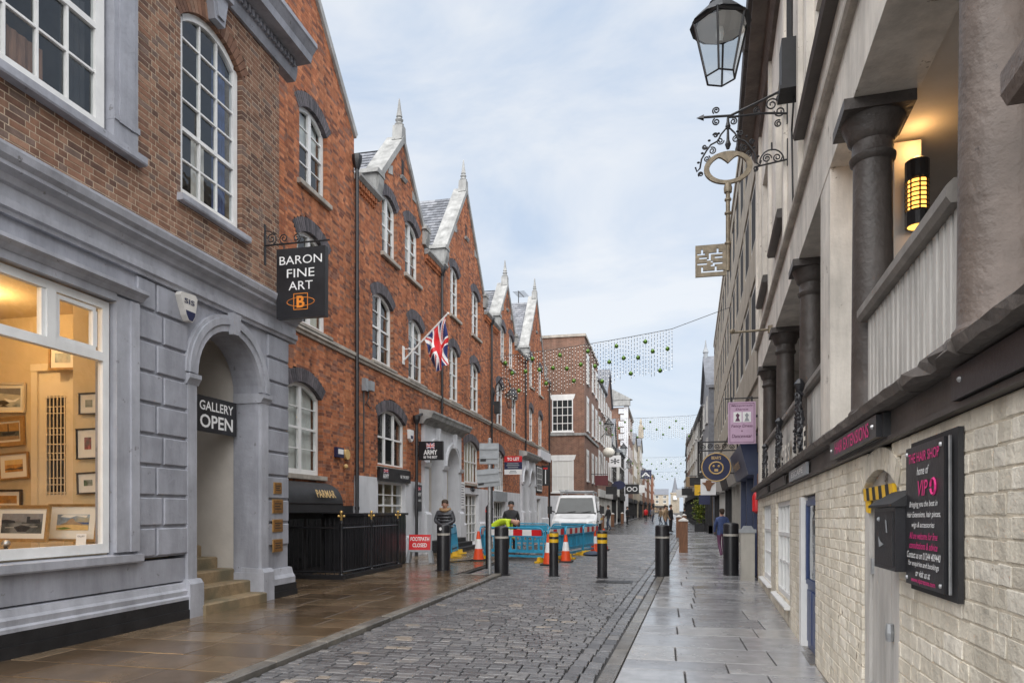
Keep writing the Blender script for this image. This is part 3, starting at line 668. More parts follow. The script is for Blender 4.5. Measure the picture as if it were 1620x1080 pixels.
def pic_px(x0, y0, x1, y1, Y0, *a, **k):
    a0, t0 = onY(x0, y0, Y0); a1, t1 = onY(x1, y0, Y0); _, b0 = onY((x0 + x1) / 2, y1, Y0); _, tm = onY((x0 + x1) / 2, y0, Y0)
    picture((a0 + a1) / 2, Y0 - .02, (tm + b0) / 2, a1 - a0, tm - b0, *a, **k)
pic_px(-8, 606, 43, 653, BY, 'warm_trim', 'print_sea', 'stormy seascape in a pale frame, topmost of the left column on the gallery wall', art=[('coat_grey', [(0, .75), (1, .62), (1, 1), (0, 1)]), ('frame_dark', [(0, .28), (.3, .36), (.55, .22), (.4, .1), (0, .12)]), ('sign_white', [(.3, .45), (.7, .35), (1, .5), (.8, .28), (.5, .25)]), ('frame_dark', [(.1, 0), (.5, .0), (.3, .13)])], fw=.03, mt=.05, tilt=.03)
pic_px(-6, 660, 42, 706, BY, 'frame_gold', 'print_dark', 'boat picture in a broad gold frame hung below the stormy seascape', art=[('frame_gold', [(0, .55), (1, .5), (1, 1), (0, 1)]), ('coat_black', [(.2, .3), (.75, .3), (.85, .48), (.15, .45)]), ('coat_black', [(.45, .45), (.49, .45), (.49, .95), (.45, .95)]), ('coat_tan', [(0, .0), (1, .0), (1, .2), (0, .25)])], fw=.06, mt=.03, tilt=-.05)
pic_px(2, 716, 49, 758, BY, 'frame_gold', 'print_dusk', 'glowing orange sunset picture in a tilted gold frame', art=[('gold_paint', [(0, .6), (1, .6), (1, 1), (0, 1)]), ('frame_dark', [(0, .25), (.3, .33), (.6, .27), (1, .35), (1, .2), (0, .18)])], fw=.025, mt=.08, tilt=-.06)
pic_px(-8, 774, 38, 806, BY, 'frame_dark', 'print_dusk', 'brown framed picture at the bottom of the left column by the display ledge', fw=.03, mt=.06)
pic_px(81, 548, 124, 586, 7.85, 'frame_gold', 'print_sea', 'gold framed picture hanging high above the gallery door', fw=.03, mt=.07, tilt=.03)
pic_px(129, 622, 159, 656, 7.25, 'frame_dark', 'print_green', 'small dark framed picture, topmost of three beside the window jamb', fw=.016, mt=.075)
pic_px(125, 678, 160, 726, 7.25, 'black_paint', 'print_red', 'black framed picture with a red print, middle of three beside the window jamb', fw=.016, mt=.1, tilt=-.02)
pic_px(126, 747, 160, 781, 7.25, 'frame_dark', 'print_green', 'small green landscape, lowest of three beside the window jamb', fw=.018, mt=.08, tilt=-.04)
pic_px(-4, 799, 82, 857, 6.6, 'frame_gold', 'print_dark', 'wide gold framed harbour picture in grey tones leaning on the display ledge', art=[('coat_grey', [(0, .62), (1, .6), (1, 1), (0, 1)]), ('coat_black', [(.5, .55), (.62, .55), (.62, .85), (.7, .85), (.7, .7), (.95, .72), (.95, .5), (.5, .5)]), ('coat_black', [(0, .5), (.35, .52), (.32, .64), (.1, .7), (0, .66)]), ('box_grey', [(.1, .3), (.9, .36), (.9, .33), (.1, .26)]), ('coat_black', [(.42, .08), (.62, .08), (.74, .32), (.5, .42), (.32, .3)])], lean=.12, fw=.04, mt=.06)
pic_px(80, 797, 159, 856, 6.9, 'frame_gold', 'print_coast', 'gold framed coastal watercolour leaning at the right end of the display ledge', art=[('print_coast', [(0, .4), (1, .4), (1, 1), (0, 1)]), ('mount', [(.1, .85), (.4, .78), (.6, .92), (.9, .8), (.95, .95), (.2, .98)]), ('coat_blue', [(.45, .38), (1, .38), (1, .5), (.5, .52)]), ('coat_tan', [(.1, .35), (.3, .5), (.42, .72), (.5, .74), (.58, .55), (.8, .4), (.8, .3)]), ('gold_paint', [(0, 0), (1, 0), (1, .28), (.5, .36), (0, .3)]), ('leaf', [(0, .1), (.25, .2), (.5, .12), (.2, .02)])], lean=.12, fw=.03, mt=.1)
o = empty('price_card', (-6.66, 6.72, 1.05), 'pale blue leaflet standing in front of the coastal watercolour', 'leaflet')
b = MB(MatF((-6.68, 6.72, 1.05), 0, -.1)); b.box(-.07, .07, -.002, 0, 0, .17); b.build('card', 'sign_white', o)
text('GALLERY', None, (1, 0, 0), (0, .1, 1), (-6.68, 6.735, 1.19), .1, .02, 'sign_navy', o, depth=.006)
o = empty('glass_ornament', (-7.15, 6.2, 1.04), 'small round ornament on a black stand on the display ledge', 'ornament')
b = MB(); b.lathe(-7.15, 6.2, [(.07, 1.04), (.07, 1.06), (.02, 1.065), (.02, 1.08)], 12); b.build('stand', 'black_paint', o)
b = MB(); b.ball((-7.15, 6.2, 1.125), .045, 12); b.build('ball', 'steel', o, smooth=True)
# inner door with wrought iron grille
x0, z1 = onY(58, 596, BY); x1, _ = onY(124, 596, BY)
o = empty('inner_door', ((x0 + x1) / 2, BY, .88), 'cream panelled door with scrolled iron grille at the back of the gallery', 'door')
b = MB(Frame(Y0=BY)); zt = 3.45
b.box(x0, x0 + .1, .002, .09, .88, zt); b.box(x1 - .06, x1, .002, .09, .88, zt); b.box(x0, x1, .002, .1, zt, zt + .1); b.box(x0 - .03, x0, .002, .05, .88, zt + .1); b.build('door_frame', 'warm_trim', o)
b = MB(Frame(Y0=BY)); b.box(x0 + .1, x0 + .22, .01, .05, .9, zt); b.box(x1 - .16, x1 - .06, .01, .05, .9, zt); b.box(x0 + .22, x1 - .16, .01, .05, .9, 1.72); b.box(x0 + .22, x1 - .16, .01, .05, 3.1, zt); b.box(x0 + .27, x1 - .2, .05, .06, 1.0, 1.6); b.build('door_leaf', 'warm_trim', o)
b = MB(Frame(Y0=BY)); b.box(x0 + .22, x1 - .16, .004, .012, 1.72, 3.1); b.build('door_glass', 'room_dark', o)
b = MB(Frame(Y0=BY)); n = 5
for i in range(n + 1):
    s = x0 + .23 + (x1 - x0 - .4) * i / n; b.tube([(s, .06, 1.7), (s, .06, 3.1)], .009, 5)
    if i < n:
        for zc in (1.9, 2.25, 2.6, 2.9):
            sm = s + (x1 - x0 - .4) / n / 2; b.tube([(sm + .04 * math.cos(t), .06, zc + .05 * math.sin(t)) for t in [j * .7 for j in range(10)]], .007, 4)
for zc in (1.74, 2.42, 3.08): b.tube([(x0 + .2, .06, zc), (x1 - .14, .06, zc)], .009, 5)
b.build('iron_grille', 'warm_trim', o)
for i, (x, y, zz) in enumerate(((-7.6, 5.0, 4.22), (-8.4, 6.9, 4.22))):
    o = empty('ceiling_spotlight', (x, y, zz), ('warm ceiling spotlight near the front of the gallery window', 'warm ceiling spotlight in front of the gallery back wall')[i], 'lamp', 'spotlights in the gallery')
    b = MB(); b.lathe(x, y, [(.05, zz - .12), (.05, zz - .02), (.02, zz), (.02, zz + .03)], 12); b.build('lamp_body', 'warm_trim', o)
    b = MB(); b.lathe(x, y, [(.04, zz - .125), (.045, zz - .121)], 12); b.build('bulb', 'lamp_amber', o)
    ld = bpy.data.lights.new('spotlight', 'POINT'); ld.energy = 12; ld.color = (1, .68, .34); ld.shadow_soft_size = .08
    lo = bpy.data.objects.new('spotlight', ld); put(lo, o); lo.matrix_parent_inverse = o.matrix_basis.inverted(); lo.location = (x, y, zz - .22)
# brass plates on the corner pier
for i, (zc, ww, hh, lab) in enumerate(((1.86, .2, .16, 'small brass plate, topmost of four on the grey corner pier'), (1.56, .28, .2, 'bright copper brass plate, second from top on the grey corner pier'), (1.24, .27, .18, 'dull brass plate, third from top on the grey corner pier'), (.91, .26, .18, 'brass plate, lowest of four on the grey corner pier'))):
    o = empty('brass_plate', (GX + .04, 10.22, zc), lab, 'plaque', 'brass plates beside the arch')
    b = MB(GF); b.box(10.22 - ww / 2 - .015, 10.22 + ww / 2 + .015, .036, .05, zc - hh / 2 - .015, zc + hh / 2 + .015); b.build('backboard', 'frame_gold', o)
    b = MB(GF); b.box(10.22 - ww / 2, 10.22 + ww / 2, .05, .056, zc - hh / 2, zc + hh / 2); b.build('plate', 'brass', o)
    b = MB(GF)
    for j in range(3): b.box(10.22 - ww * .35, 10.22 + ww * (.35 if j != 1 else .2), .056, .0575, zc + hh * (.22 - .22 * j) - .008, zc + hh * (.22 - .22 * j) + .008)
    b.build('engraving', 'frame_dark', o)
# alarm box
o = empty('alarm_box', (GX, 7.98, 4.2), 'white and blue burglar alarm box beside the arch', 'alarm box')
P = lambda pts: [(7.97 + s * .21, 4.19 + z * .21) for s, z in pts]
b = MB(GF); b.prism(P([(-.35, -.5), (-.1, -.82), (.25, -.85), (.5, -.5), (.75, .75), (.55, .95), (-.75, .85), (-.85, .65)]), .035, .12); b.build('case', 'pale_cap', o)
b = MB(GF); b.prism(P([(-.3, -.45), (-.08, -.76), (.23, -.78), (.45, -.45), (.5, -.2), (-.38, -.2)]), .12, .126); b.build('strobe', 'sign_navy', o)
text('SIS', None, (0, 1, 0), (0, 0, 1), (GX + .122, 7.96, 4.27), .2, .065, 'sign_navy', o, bold=.02)
# GALLERY OPEN board hung in the arch
o = empty('gallery_open_sign', (-6.66, 9.1, 2.66), 'black GALLERY OPEN board with white letters hung in the arch', 'sign')
f = Frame(-6.66, 0, 1); b = MB(f); b.box(8.68, 9.66, -.02, .02, 2.66, 3.19); b.build('board', 'black_paint', o)
text('GALLERY', None, (0, 1, 0), (0, 0, 1), (-6.64, 9.17, 3.05), .8, .14, 'sign_white', o, bold=.015)
text('OPEN', None, (0, 1, 0), (0, 0, 1), (-6.64, 9.17, 2.82), .78, .2, 'sign_white', o, bold=.02)
# BARON hanging sign on its scrolled bracket
def scroll(cx, cz, r, turns=1.6, d=1, n=22, y=0., ph=0., ax='x'):
    pts = []
    for i in range(n + 1):
        t = i / n; a = ph + d * t * turns * 2 * math.pi; rr = r * (1 - .8 * t); p = (cx + rr * math.cos(a), cz + rr * math.sin(a))
        pts.append((p[0], y, p[1]) if ax == 'x' else (y, p[0], p[1]))
    return pts
SY = 9.9
o = empty('hanging_sign', (GX, SY, 4.55), 'black BARON FINE ART sign on a scrolled iron bracket', 'sign')
b = MB(); b.box(-6.05, -5.2, SY - .05, SY + .05, 4.55, 5.66); b.build('board', 'black_paint', o)
b = MB(); b.tube([(-6.3, SY, 5.76), (-5.15, SY, 5.76)], .014, 6); b.box(GX, GX + .02, SY - .025, SY + .025, 5.45, 6.1); b.tube([(-5.95, SY, 5.76), (-5.95, SY, 5.66)], .008, 5); b.tube([(-5.3, SY, 5.76), (-5.3, SY, 5.66)], .008, 5)
b.tube(scroll(-6.17, 5.86, .1, y=SY, ph=-1.6), .01, 5); b.tube(scroll(-5.95, 5.85, .08, y=SY, ph=-1.6, d=-1), .01, 5); b.tube(scroll(-5.72, 5.84, .075, y=SY, ph=-1.6), .01, 5); b.tube([(-6.3, SY, 6.0), (-6.2, SY, 5.98), (-6.08, SY, 5.93)], .009, 5); b.build('bracket', 'iron', o)
for s_, zz, ww, hh in (('BARON', 5.47, .74, .135), ('FINE', 5.26, .48, .135), ('ART', 5.06, .42, .135)): text(s_, None, (1, 0, 0), (0, 0, 1), (-5.625, SY - .05, zz), ww, hh, 'sign_white', o)
text('B', None, (1, 0, 0), (0, 0, 1), (-5.625, SY - .052, 4.8), .14, .19, 'sign_orange', o, bold=.03)
b = MB(Frame(Y0=SY - .05))
for a0, a1, c0, c1 in ((-5.75, -5.5, 4.925, 4.935), (-5.75, -5.5, 4.675, 4.685), (-5.75, -5.74, 4.68, 4.93), (-5.51, -5.5, 4.68, 4.93)): b.box(a0, a1, .0, .004, c0, c1)
b.tube([(-5.625 + .24 * math.cos(t), .003, 4.8 + .07 * math.sin(t)) for t in [j * .27 for j in range(24)]], .005, 4); b.build('emblem', 'sign_orange', o)

# ================================================================ RED BRICK TERRACE
RX = -7.8; RF = Frame(RX, 0, 1)
def slates(fr, parent, p, a, bvec, tw=.26, th=.2, mat='slate'):
    p, a, bvec = Vector(p), Vector(a), Vector(bvec); la, lb = a.length, bvec.length; ea, eb = a / la, bvec / lb; nn = ea.cross(eb).normalized()
    if nn.z < 0: nn = -nn
    B = MB(fr); rows_ = int(lb / th); cols_ = int(la / tw)
    for r in range(rows_):
        for c in range(-1, cols_ + 1):
            u0 = max(0, c * tw + (tw / 2 if r % 2 else 0)); u1 = min(la, c * tw + (tw / 2 if r % 2 else 0) + tw - .008)
            if u1 - u0 < .03: continue
            q = [p + ea * u0 + eb * (r * th) + nn * .028, p + ea * u1 + eb * (r * th) + nn * .028, p + ea * u1 + eb * min(lb, (r + 1.08) * th) + nn * .008, p + ea * u0 + eb * min(lb, (r + 1.08) * th) + nn * .008]
            B.ct = random.random(); B.add([tuple(x) for x in q] + [tuple(x - nn * .02) for x in q[:2]], [(0, 1, 2, 3), (0, 4, 5, 1)])
    B.build('slates', mat, parent, kind='stuff')
def red_house(label, s0, s1, gc, gh, gz0, gza, eaves, ups, mids, lows, single=0, zb=0., pipe=True, pz=.3, extra=()):
    h = empty('gabled_house', (RX, (s0 + s1) / 2, 0), label, 'house', 'red brick gabled terrace')
    ops = []
    def op(w): return ((w[0] + w[1]) / 2, (w[1] - w[0]) / 2, w[2], w[3], w[4], .3)
    for w in ups + mids + lows: ops.append(op(w))
    ops += list(extra)
    def span(z):
        if z < eaves: return (s0, s1)
        if z < gz0: return (max(s0, gc - gh), min(s1, gc + gh))
        q = gh * (gza - z) / (gza - gz0); return (max(s0, gc - q), min(s1, gc + q))
    brick_wall(RF, h, s0, s1, zb, gza - .05, ops, 'red_brick', 'red_mortar', single=single, proud=.005, depth=.09, span=span)
    for i, w in enumerate(ups + mids + lows):
        up = i < len(ups); big = (w[1] - w[0]) > 1.9
        arch_ring(RF, h, (w[0] + w[1]) / 2, (w[1] - w[0]) / 2, w[3], w[4], .3, -.1, .008, single=s0 < 23)
        if big: window(RF, h, w[0], w[1], w[2], w[3], w[4], rec=.1, cols=w[5] if len(w) > 5 else 3, rows=(1, 1), fw=.07, mull={1: .08, 2: .08} if len(w) <= 5 else None, sill=(.06, .12, .08), backd=.8, blind=w[6] if len(w) > 6 else None, panes=s0 < 35)
        else:
            bl = [(0, 1, random.choice((.55, .7, .35)), 1, 'blind')] if random.random() < .45 else ([(0, .3, 0, 1, 'curtain'), (.7, 1, 0, 1, 'curtain')] if random.random() < .5 else None)
            if not up and w[3] < 5: bl = [(0, 1, 0, 1, 'blind')]
            window(RF, h, w[0], w[1], w[2], w[3], w[4], rec=.1, cols=2, rows=(2, 2), fw=.09, bar=.022, mull={1: .12}, sill=(.1, .13, .1), backd=.7, blind=bl)
    # gable coping, kneelers, finial
    z0 = gz0; k = (gza - gz0) / gh; ln = math.hypot(1, k); tx, tz = 1 / ln, k / ln; T = .13
    for sg in (-1, 1):
        lo = (gc + sg * gh, gz0); hi = (gc, gza); nx, nz = sg * tz * T, tx * T
        if min(s1, max(s0, lo[0])) != lo[0]:
            e = s0 if sg < 0 else s1; lo = (e, gza - k * abs(e - gc))
        b = MB(RF); pts = [(lo[0], lo[1] - .06), (hi[0], hi[1] - .06), (hi[0], hi[1] + T * ln * .9), (lo[0] + nx, lo[1] + nz)]
        b.prism(pts if sg < 0 else pts[::-1], -.5, .07); b.build('coping', 'white_stone', h)
        if lo[0] in (s0, s1): continue
        e = lo[0]; b = MB(RF); b.prism([(e - .2, gz0 - .32), (e + .2, gz0 - .32), (e + .2, gz0 + .16), (e - .2, gz0 + .16)], -.5, .1); b.prism([(e - .27, gz0 + .162), (e + .27, gz0 + .162), (e + .22, gz0 + .3), (e - .22, gz0 + .3)], -.52, .16)
        b.profile([(.1, gz0 - .3), (.16, gz0 - .1), (.17, gz0 + .1), (.1, gz0 + .14)], e - .16, e + .16); b.build('kneeler', 'white_stone', h)
        m = gc + sg * gh * .5; zz = gza - k * gh * .5; b = MB(RF)
        b.prism([(m - .16, zz - .34 - (.1 if sg < 0 else -.0)), (m + .16, zz - .34), (m + .16, zz - .07 - (0 if sg < 0 else .16)), (m - .16, zz - .07 - (.16 if sg < 0 else 0))], -.05, .03); b.build('coping_block', 'white_stone', h)
    b = MB(RF); b.prism([(gc - .2, gza - .02), (gc + .2, gza - .02), (gc + .13, gza + .46), (gc - .13, gza + .46)], -.26, .05)
    b.lathe(gc, -.1, [(.13, gza + .46), (.15, gza + .52), (.08, gza + .58), (.13, gza + .66), (.07, gza + .72), (.1, gza + .76), (.065, gza + .95), (.02, gza + 1.3), (.004, gza + 1.33)], 8); b.build('finial', 'white_stone', h)
    if gh < 5:
        zz = gz0 + (gza - gz0) * .48; b = MB(RF); b.box(gc - .09, gc + .09, .002, .012, zz, zz + .55); b.build('slit', 'room_dark', h)
        b = MB(RF); b.profile([(0, zz - .1), (.05, zz - .1), (.1, zz - .02), (.1, zz), (0, zz + .01)], gc - .2, gc + .2); b.build('slit_sill', 'white_stone', h)
    # roofs: cross gable behind the coping and the main slope above the eaves
    zr = gza - .18; zl = gz0 - .25
    slates(RF, h, (gc - gh, -.5, zl), (0, -5.5, 0), (gh, 0, zr - zl))
    b = MB(RF); b.add([(gc, -.5, zr), (gc, -6, zr), (gc + gh, -6, zl), (gc + gh, -.5, zl)], [(0, 1, 2, 3)]); b.add([(gc - gh, -.45, zl - 1), (gc - gh, -6, zl - 1), (gc - gh, -6, zl), (gc - gh, -.45, zl)], [(0, 1, 2, 3)]); b.add([(gc + gh, -.45, zl - 1), (gc + gh, -6, zl - 1), (gc + gh, -6, zl), (gc + gh, -.45, zl)], [(0, 1, 2, 3)]); b.build('roof', 'slate', h)
    for a, e in ((s0, gc - gh), (gc + gh, s1)):
        if e - a < .15: continue
        slates(RF, h, (a, .02, eaves + .1), (e - a, 0, 0), (0, -2.6, 2.2))
        b = MB(RF); b.profile([(-.1, eaves - .02), (.12, eaves - .02), (.2, eaves + .06), (.2, eaves + .12), (-.1, eaves + .14)], a, e); b.build('eaves_gutter', 'white_stone', h)
        b = MB(RF); n = int((e - a) / .16)
        for i in range(n): b.box(a + .03 + i * .16, a + .11 + i * .16, 0, .11, eaves - .16, eaves - .022); b.box(a + .03 + i * .16, a + .11 + i * .16, 0, .06, eaves - .26, eaves - .161)
        b.build('corbels', 'red_brick', h, kind='stuff')
    b = MB(RF); b.profile([(0, 5.36), (.05, 5.37), (.06, 5.42), (.1, 5.45), (.1, 5.53), (0, 5.56)], s0, s1); b.build('string_course', 'stone_sill', h)
    if pipe:
        b = MB(RF); b.lathe(s1 - .02, .1, [(.05, pz), (.05, eaves - .25)], 8)
        for zz in [q for q in (1.5 + 1.8 * i for i in range(int((eaves - 2) / 1.8))) if q > pz]: b.lathe(s1 - .02, .1, [(.065, zz), (.065, zz + .08)], 8)
        b.lathe(s1 - .02, .1, [(.06, eaves - .25), (.13, eaves - .05), (.14, eaves + .08), (.13, eaves + .1)], 8); b.build('downpipe', 'black_paint', h, smooth=True)
    b = MB(RF); b.box(s0, s1, -8, -7.8, 0, eaves); b.box(s0, s0 + .05, -8, -1.5, 0, eaves); b.box(s1 - .05, s1, -8, -1.5, 0, eaves); b.build('rear_walls', 'red_mortar', h)
    return h
hA = red_house('large red brick gabled house next to the brown brick gallery, with black awning below', 10.75, 16.3, 12.6, 4.05, 10.75, 15.0, 10.5,
    [(13.59, 14.85, 8.75, 10.3, .26)], [(13.5, 14.88, 5.62, 7.5, .26)], [(13.0, 14.6, 2.3, 4.05, .28)], single=300, zb=1.6)
hB = red_house('red brick gabled house with the flagpole, second in the terrace', 16.3, 23.2, 19.65, 1.95, 10.6, 12.75, 10.05,
    [(18.09, 19.2, 8.82, 10.35, .24), (19.85, 21.1, 8.82, 10.35, .24)], [(17.44, 18.92, 5.62, 7.35, .26), (20.15, 21.53, 5.62, 7.35, .26)], [(17.78, 19.93, 2.75, 4.1, .3)], single=300, zb=2.4, pz=4.75, extra=[(22.3, 1.0, 0, 4.3, 0, 0)])
hC = red_house('red brick gabled house with a tall wide gable, third in the terrace', 23.2, 30.4, 26.5, 2.85, 10.75, 14.3, 10.2,
    [(24.42, 25.6, 8.85, 10.5, .24), (27.35, 28.64, 8.85, 10.5, .24)], [(24.34, 25.64, 5.62, 7.45, .26), (27.16, 28.64, 5.62, 7.45, .26)], [(26.24, 28.54, 2.6, 4.05, .3, 5, [(0, 1, 0, 1, 'room_warm')])], zb=2.3, extra=[(24.3, 1.15, 0, 4.3, 0, 0)])
hD = red_house('red brick gabled house behind the wall lantern, fourth in the terrace', 30.4, 38.3, 33.9, 2.0, 10.6, 12.9, 10.1,
    [(32.5, 33.63, 8.9, 10.4, .24), (34.4, 35.57, 8.9, 10.4, .24)], [(31.63, 33.21, 5.62, 7.45, .26), (35.0, 36.4, 5.62, 7.45, .26)], [(31.2, 33.4, 2.4, 4.1, .3, 6)], zb=2.3, pz=4.75, extra=[(37.7, .61, 0, 4.3, 0, 0)])
hE = red_house('red brick gabled house at the far end of the terrace with a roof aerial', 38.3, 46.6, 42.1, 3.0, 10.75, 14.7, 10.2,
    [(39.9, 41.1, 8.9, 10.5, .24), (42.95, 44.3, 8.9, 10.5, .24)], [(39.8, 41.2, 5.62, 7.4, .26), (42.9, 44.5, 5.62, 7.4, .26)], [], zb=2.3, extra=[(39.75, 1.5, 0, 4.3, 0, 0)])
# rendered white ground floors
def ground_floor(parent, s0, s1, holes, top=2.4, zt=.62):
    b = MB(RF); iv = [(s0, s1)]
    for a, e, _, _ in holes: iv = subtract(iv, a, e)
    for a, e in iv: b.box(a, e, -.3, .02, 0, top)
    for a, e, zl, zh in holes:
        if zl > 0: b.box(a, e, -.3, .02, 0, zl)
        if zh < top: b.box(a, e, -.3, .02, zh, top)
    b.build('rendered_wall', 'white_wall', parent)
    b = MB(RF)
    for a, e in iv: b.profile([(.02, 0), (.09, 0), (.09, zt), (.05, zt + .06), (.02, zt + .07)], a, e)
    b.build('base_course', 'white_wall', parent)
ground_floor(hB, 16.42, 21.1, [(17.78, 19.88, .95, 2.3)])
window(RF, hB, 17.78, 19.88, .95, 2.3, 0, rec=.1, cols=3, rows=(2, 2), fw=.06, bar=.03, back='room_warm', backd=.9)
ground_floor(hC, 25.6, 30.4, [(26.33, 28.44, .06, 2.15)], zt=.9)
window(RF, hC, 26.33, 28.44, .06, 2.15, 0, rec=.12, cols=4, rows=(2, 3), fw=.08, bar=.04, back='room_warm', backd=.9, mull={2: .12}, name='glazed_doors')
ground_floor(hD, 30.4, 37.0, [(31.1, 33.4, .4, 1.9)], zt=.9)
window(RF, hD, 31.1, 33.4, .4, 1.9, 0, rec=.12, cols=5, rows=(1, 1), fw=.06, bar=.04, backd=.7)
b = MB(RF); b.box(31.0, 33.5, .021, .12, 1.9, 2.38); b.build('roller_shutter_box', 'sign_grey', hD)
ground_floor(hE, 41.4, 46.4, [(42.2, 43.6, .05, 2.2)], zt=.9)
window(RF, hE, 42.2, 43.6, .05, 2.2, 0, rec=.12, cols=3, rows=(2, 2), fw=.08, bar=.04, backd=.7, name='glazed_door')
window(RF, hE, 42.0, 43.8, 2.7, 4.2, 0, rec=-.08, cols=4, rows=(2, 2), fw=.06, bar=.03, backd=.02)
b = MB(RF); b.box(42.6, 46.55, .0, .2, 4.75, 5.34); b.build('fascia_board', 'white_wall', hE)
# chimney with pots and aerial on the far house
b = MB(RF); b.box(44.6, 45.8, -2.6, -1.9, 10, 14.6); b.box(44.5, 45.9, -2.7, -1.8, 14.6, 14.75)
ch = b.build('chimney', 'red_brick_far', hE)
for i in range(3):
    b = MB(RF); b.lathe(44.85 + i * .35, -2.25, [(.13, 14.75), (.11, 15.2), (.13, 15.25)], 8); b.build('chimney_pot', 'orange_red', ch)
b = MB(RF); b.tube([(45.7, -1.9, 14), (45.7, -1.9, 16.4)], .03, 5); b.tube([(44.6, -1.7, 16.1), (46.6, -1.7, 16.3)], .025, 5)
for i in range(6): b.tube([(44.8 + i * .32, -2.1, 16.12 + i * .03), (44.8 + i * .32, -1.3, 16.12 + i * .03)], .015, 4)
b.tube([(45.7, -1.9, 14.9), (46.5, -1.4, 14.6)], .03, 5); b.build('aerial', 'iron', ch)
# twin arched porches
def porch(label, s0, s1):
    o = empty('twin_arched_porch', (RX, (s0 + s1) / 2, 0), label, 'porch', 'white porches of the terrace')
    W_ = s1 - s0; AA = W_ * .172; cs = [s0 + W_ * .275, s0 + W_ * .735]; sp = 3.08; n = 14
    b = MB(RF)
    for c in cs:
        for i in range(n):
            t0, t1 = math.pi * i / n, math.pi * (i + 1) / n; x0, x1 = c - AA * math.cos(t0), c - AA * math.cos(t1)
            b.prism([(x0, sp + AA * math.sin(t0)), (x1, sp + AA * math.sin(t1)), (x1, 4.32), (x0, 4.32)], -.3, .12)
    for a, e in ((s0, cs[0] - AA), (cs[0] + AA, cs[1] - AA), (cs[1] + AA, s1)): b.box(a, e, -.3, .12, 0, 4.32)
    b.build('porch_wall', 'white_wall', o)
    for c in cs:
        b = MB(RF)
        for r0, r1, oo in ((AA, AA + .1, .16), (AA + .1, AA + .17, .19)):
            for i in range(n):
                t0, t1 = math.pi * i / n, math.pi * (i + 1) / n; P = lambda r, t: (c - r * math.cos(t), sp + r * math.sin(t))
                b.prism([P(r0, t0), P(r0, t1), P(r1, t1), P(r1, t0)][::-1], .12, oo)
        b.build('archivolt', 'white_wall', o)
        b = MB(RF); b.prism([(c - .07, sp + AA - .02), (c + .07, sp + AA - .02), (c + .11, 4.3), (c - .11, 4.3)], .13, .27); b.build('keystone', 'white_wall', o)
        b = MB(RF); b.box(c - AA, c + AA, -1.3, -1.25, 0, 4.2); b.box(c - AA - .06, c - AA, -1.3, -.3, 0, 4.2); b.box(c + AA, c + AA + .06, -1.3, -.3, 0, 4.2); b.box(c - AA, c + AA, -1.3, -.3, 4.1, 4.2); b.build('recess', 'soffit', o)
        d = MB(RF); d.box(c - AA + .1, c + AA - .1, -1.25, -1.2, .35, 2.75)
        for k in range(3):
            for s in (-1, 1): d.box(c + s * .32 - .2, c + s * .32 + .2, -1.2, -1.185, .5 + k * .75, 1.1 + k * .75)
        d.build('door', 'grey_paint', o)
        b = MB(RF); b.box(c - AA, c + AA, -1.25, .125, 0, .3); b.build('threshold', 'stone_sill', o)
    for a, e in ((s0 - .05, cs[0] - AA + .03), (cs[0] + AA - .03, cs[1] - AA + .03), (cs[1] + AA - .03, s1 + .05)):
        b = MB(RF); b.profile([(.12, sp - .16), (.17, sp - .16), (.2, sp - .08), (.22, sp - .02), (.12, sp)], a, e); b.build('impost', 'white_wall', o)
        b = MB(RF); b.profile([(.12, 0), (.22, 0), (.22, 1.35), (.17, 1.42), (.12, 1.43)], a, e); b.build('pedestal', 'white_wall', o)
    b = MB(RF); b.profile([(-.1, 4.322), (.14, 4.322), (.2, 4.4), (.24, 4.46), (.42, 4.5), (.46, 4.6), (.5, 4.66), (.5, 4.72), (-.1, 4.82)], s0 - .2, s1 + .2); b.build('cornice', 'white_stone', o)
    for i in range(3):
        b = MB(RF); b.box(s0 + .45, s1 - .45, .13, .95 - i * .26, 0.04 + .14 * i, .14 + .04 + .14 * i - .002); b.build('step', 'plinth_black', o)
    return o
porch('white twin arched porch with keystones beside the black ARMY sign', 21.3, 25.5)
porch('white twin arched porch near the far end of the terrace behind the TO LET board', 37.1, 41.3)
# ---------------------------------------------------------------- things on the red terrace
o = empty('awning', (RX, 14, 1.6), 'black curved awning with gold PARMAR lettering under the ground floor window', 'awning')
b = MB(RF); n = 10; vs = []; fs = []; A0, A1 = 12.2, 14.65
pr = [(.02 + .5 * math.sin(t * math.pi / 2 / n), 1.62 + .5 * math.cos(t * math.pi / 2 / n)) for t in range(n + 1)] + [(.52, 1.45)]
b.profile([(.0, 1.46)] + pr[::-1] , A0, A1); b.build('canopy', 'black_matt', o, smooth=True)
b = MB(RF); b.tube([(A0, .53, 1.45), (A1, .53, 1.45)], .015, 5); b.tube([(A0, .53, 1.64), (A1, .53, 1.64)], .012, 5); b.build('hem', 'black_paint', o)
text('PARMAR', None, (0, 1, 0), (-.4, 0, 1), (RX + .48, 13.8, 1.83), .85, .18, 'gold_paint', o, bold=.02, depth=.06)
b = MB(RF); b.box(12.0, 16.25, -.02, .0, 0, 1.6); b.build('dark_shopfront', 'black_matt', hA)
for k in range(4):
    b = MB(RF); b.box(12.3 + k * .8, 12.95 + k * .8, .0, .02, .2, 1.3); b.build('shopfront_pane', 'screen', hA)
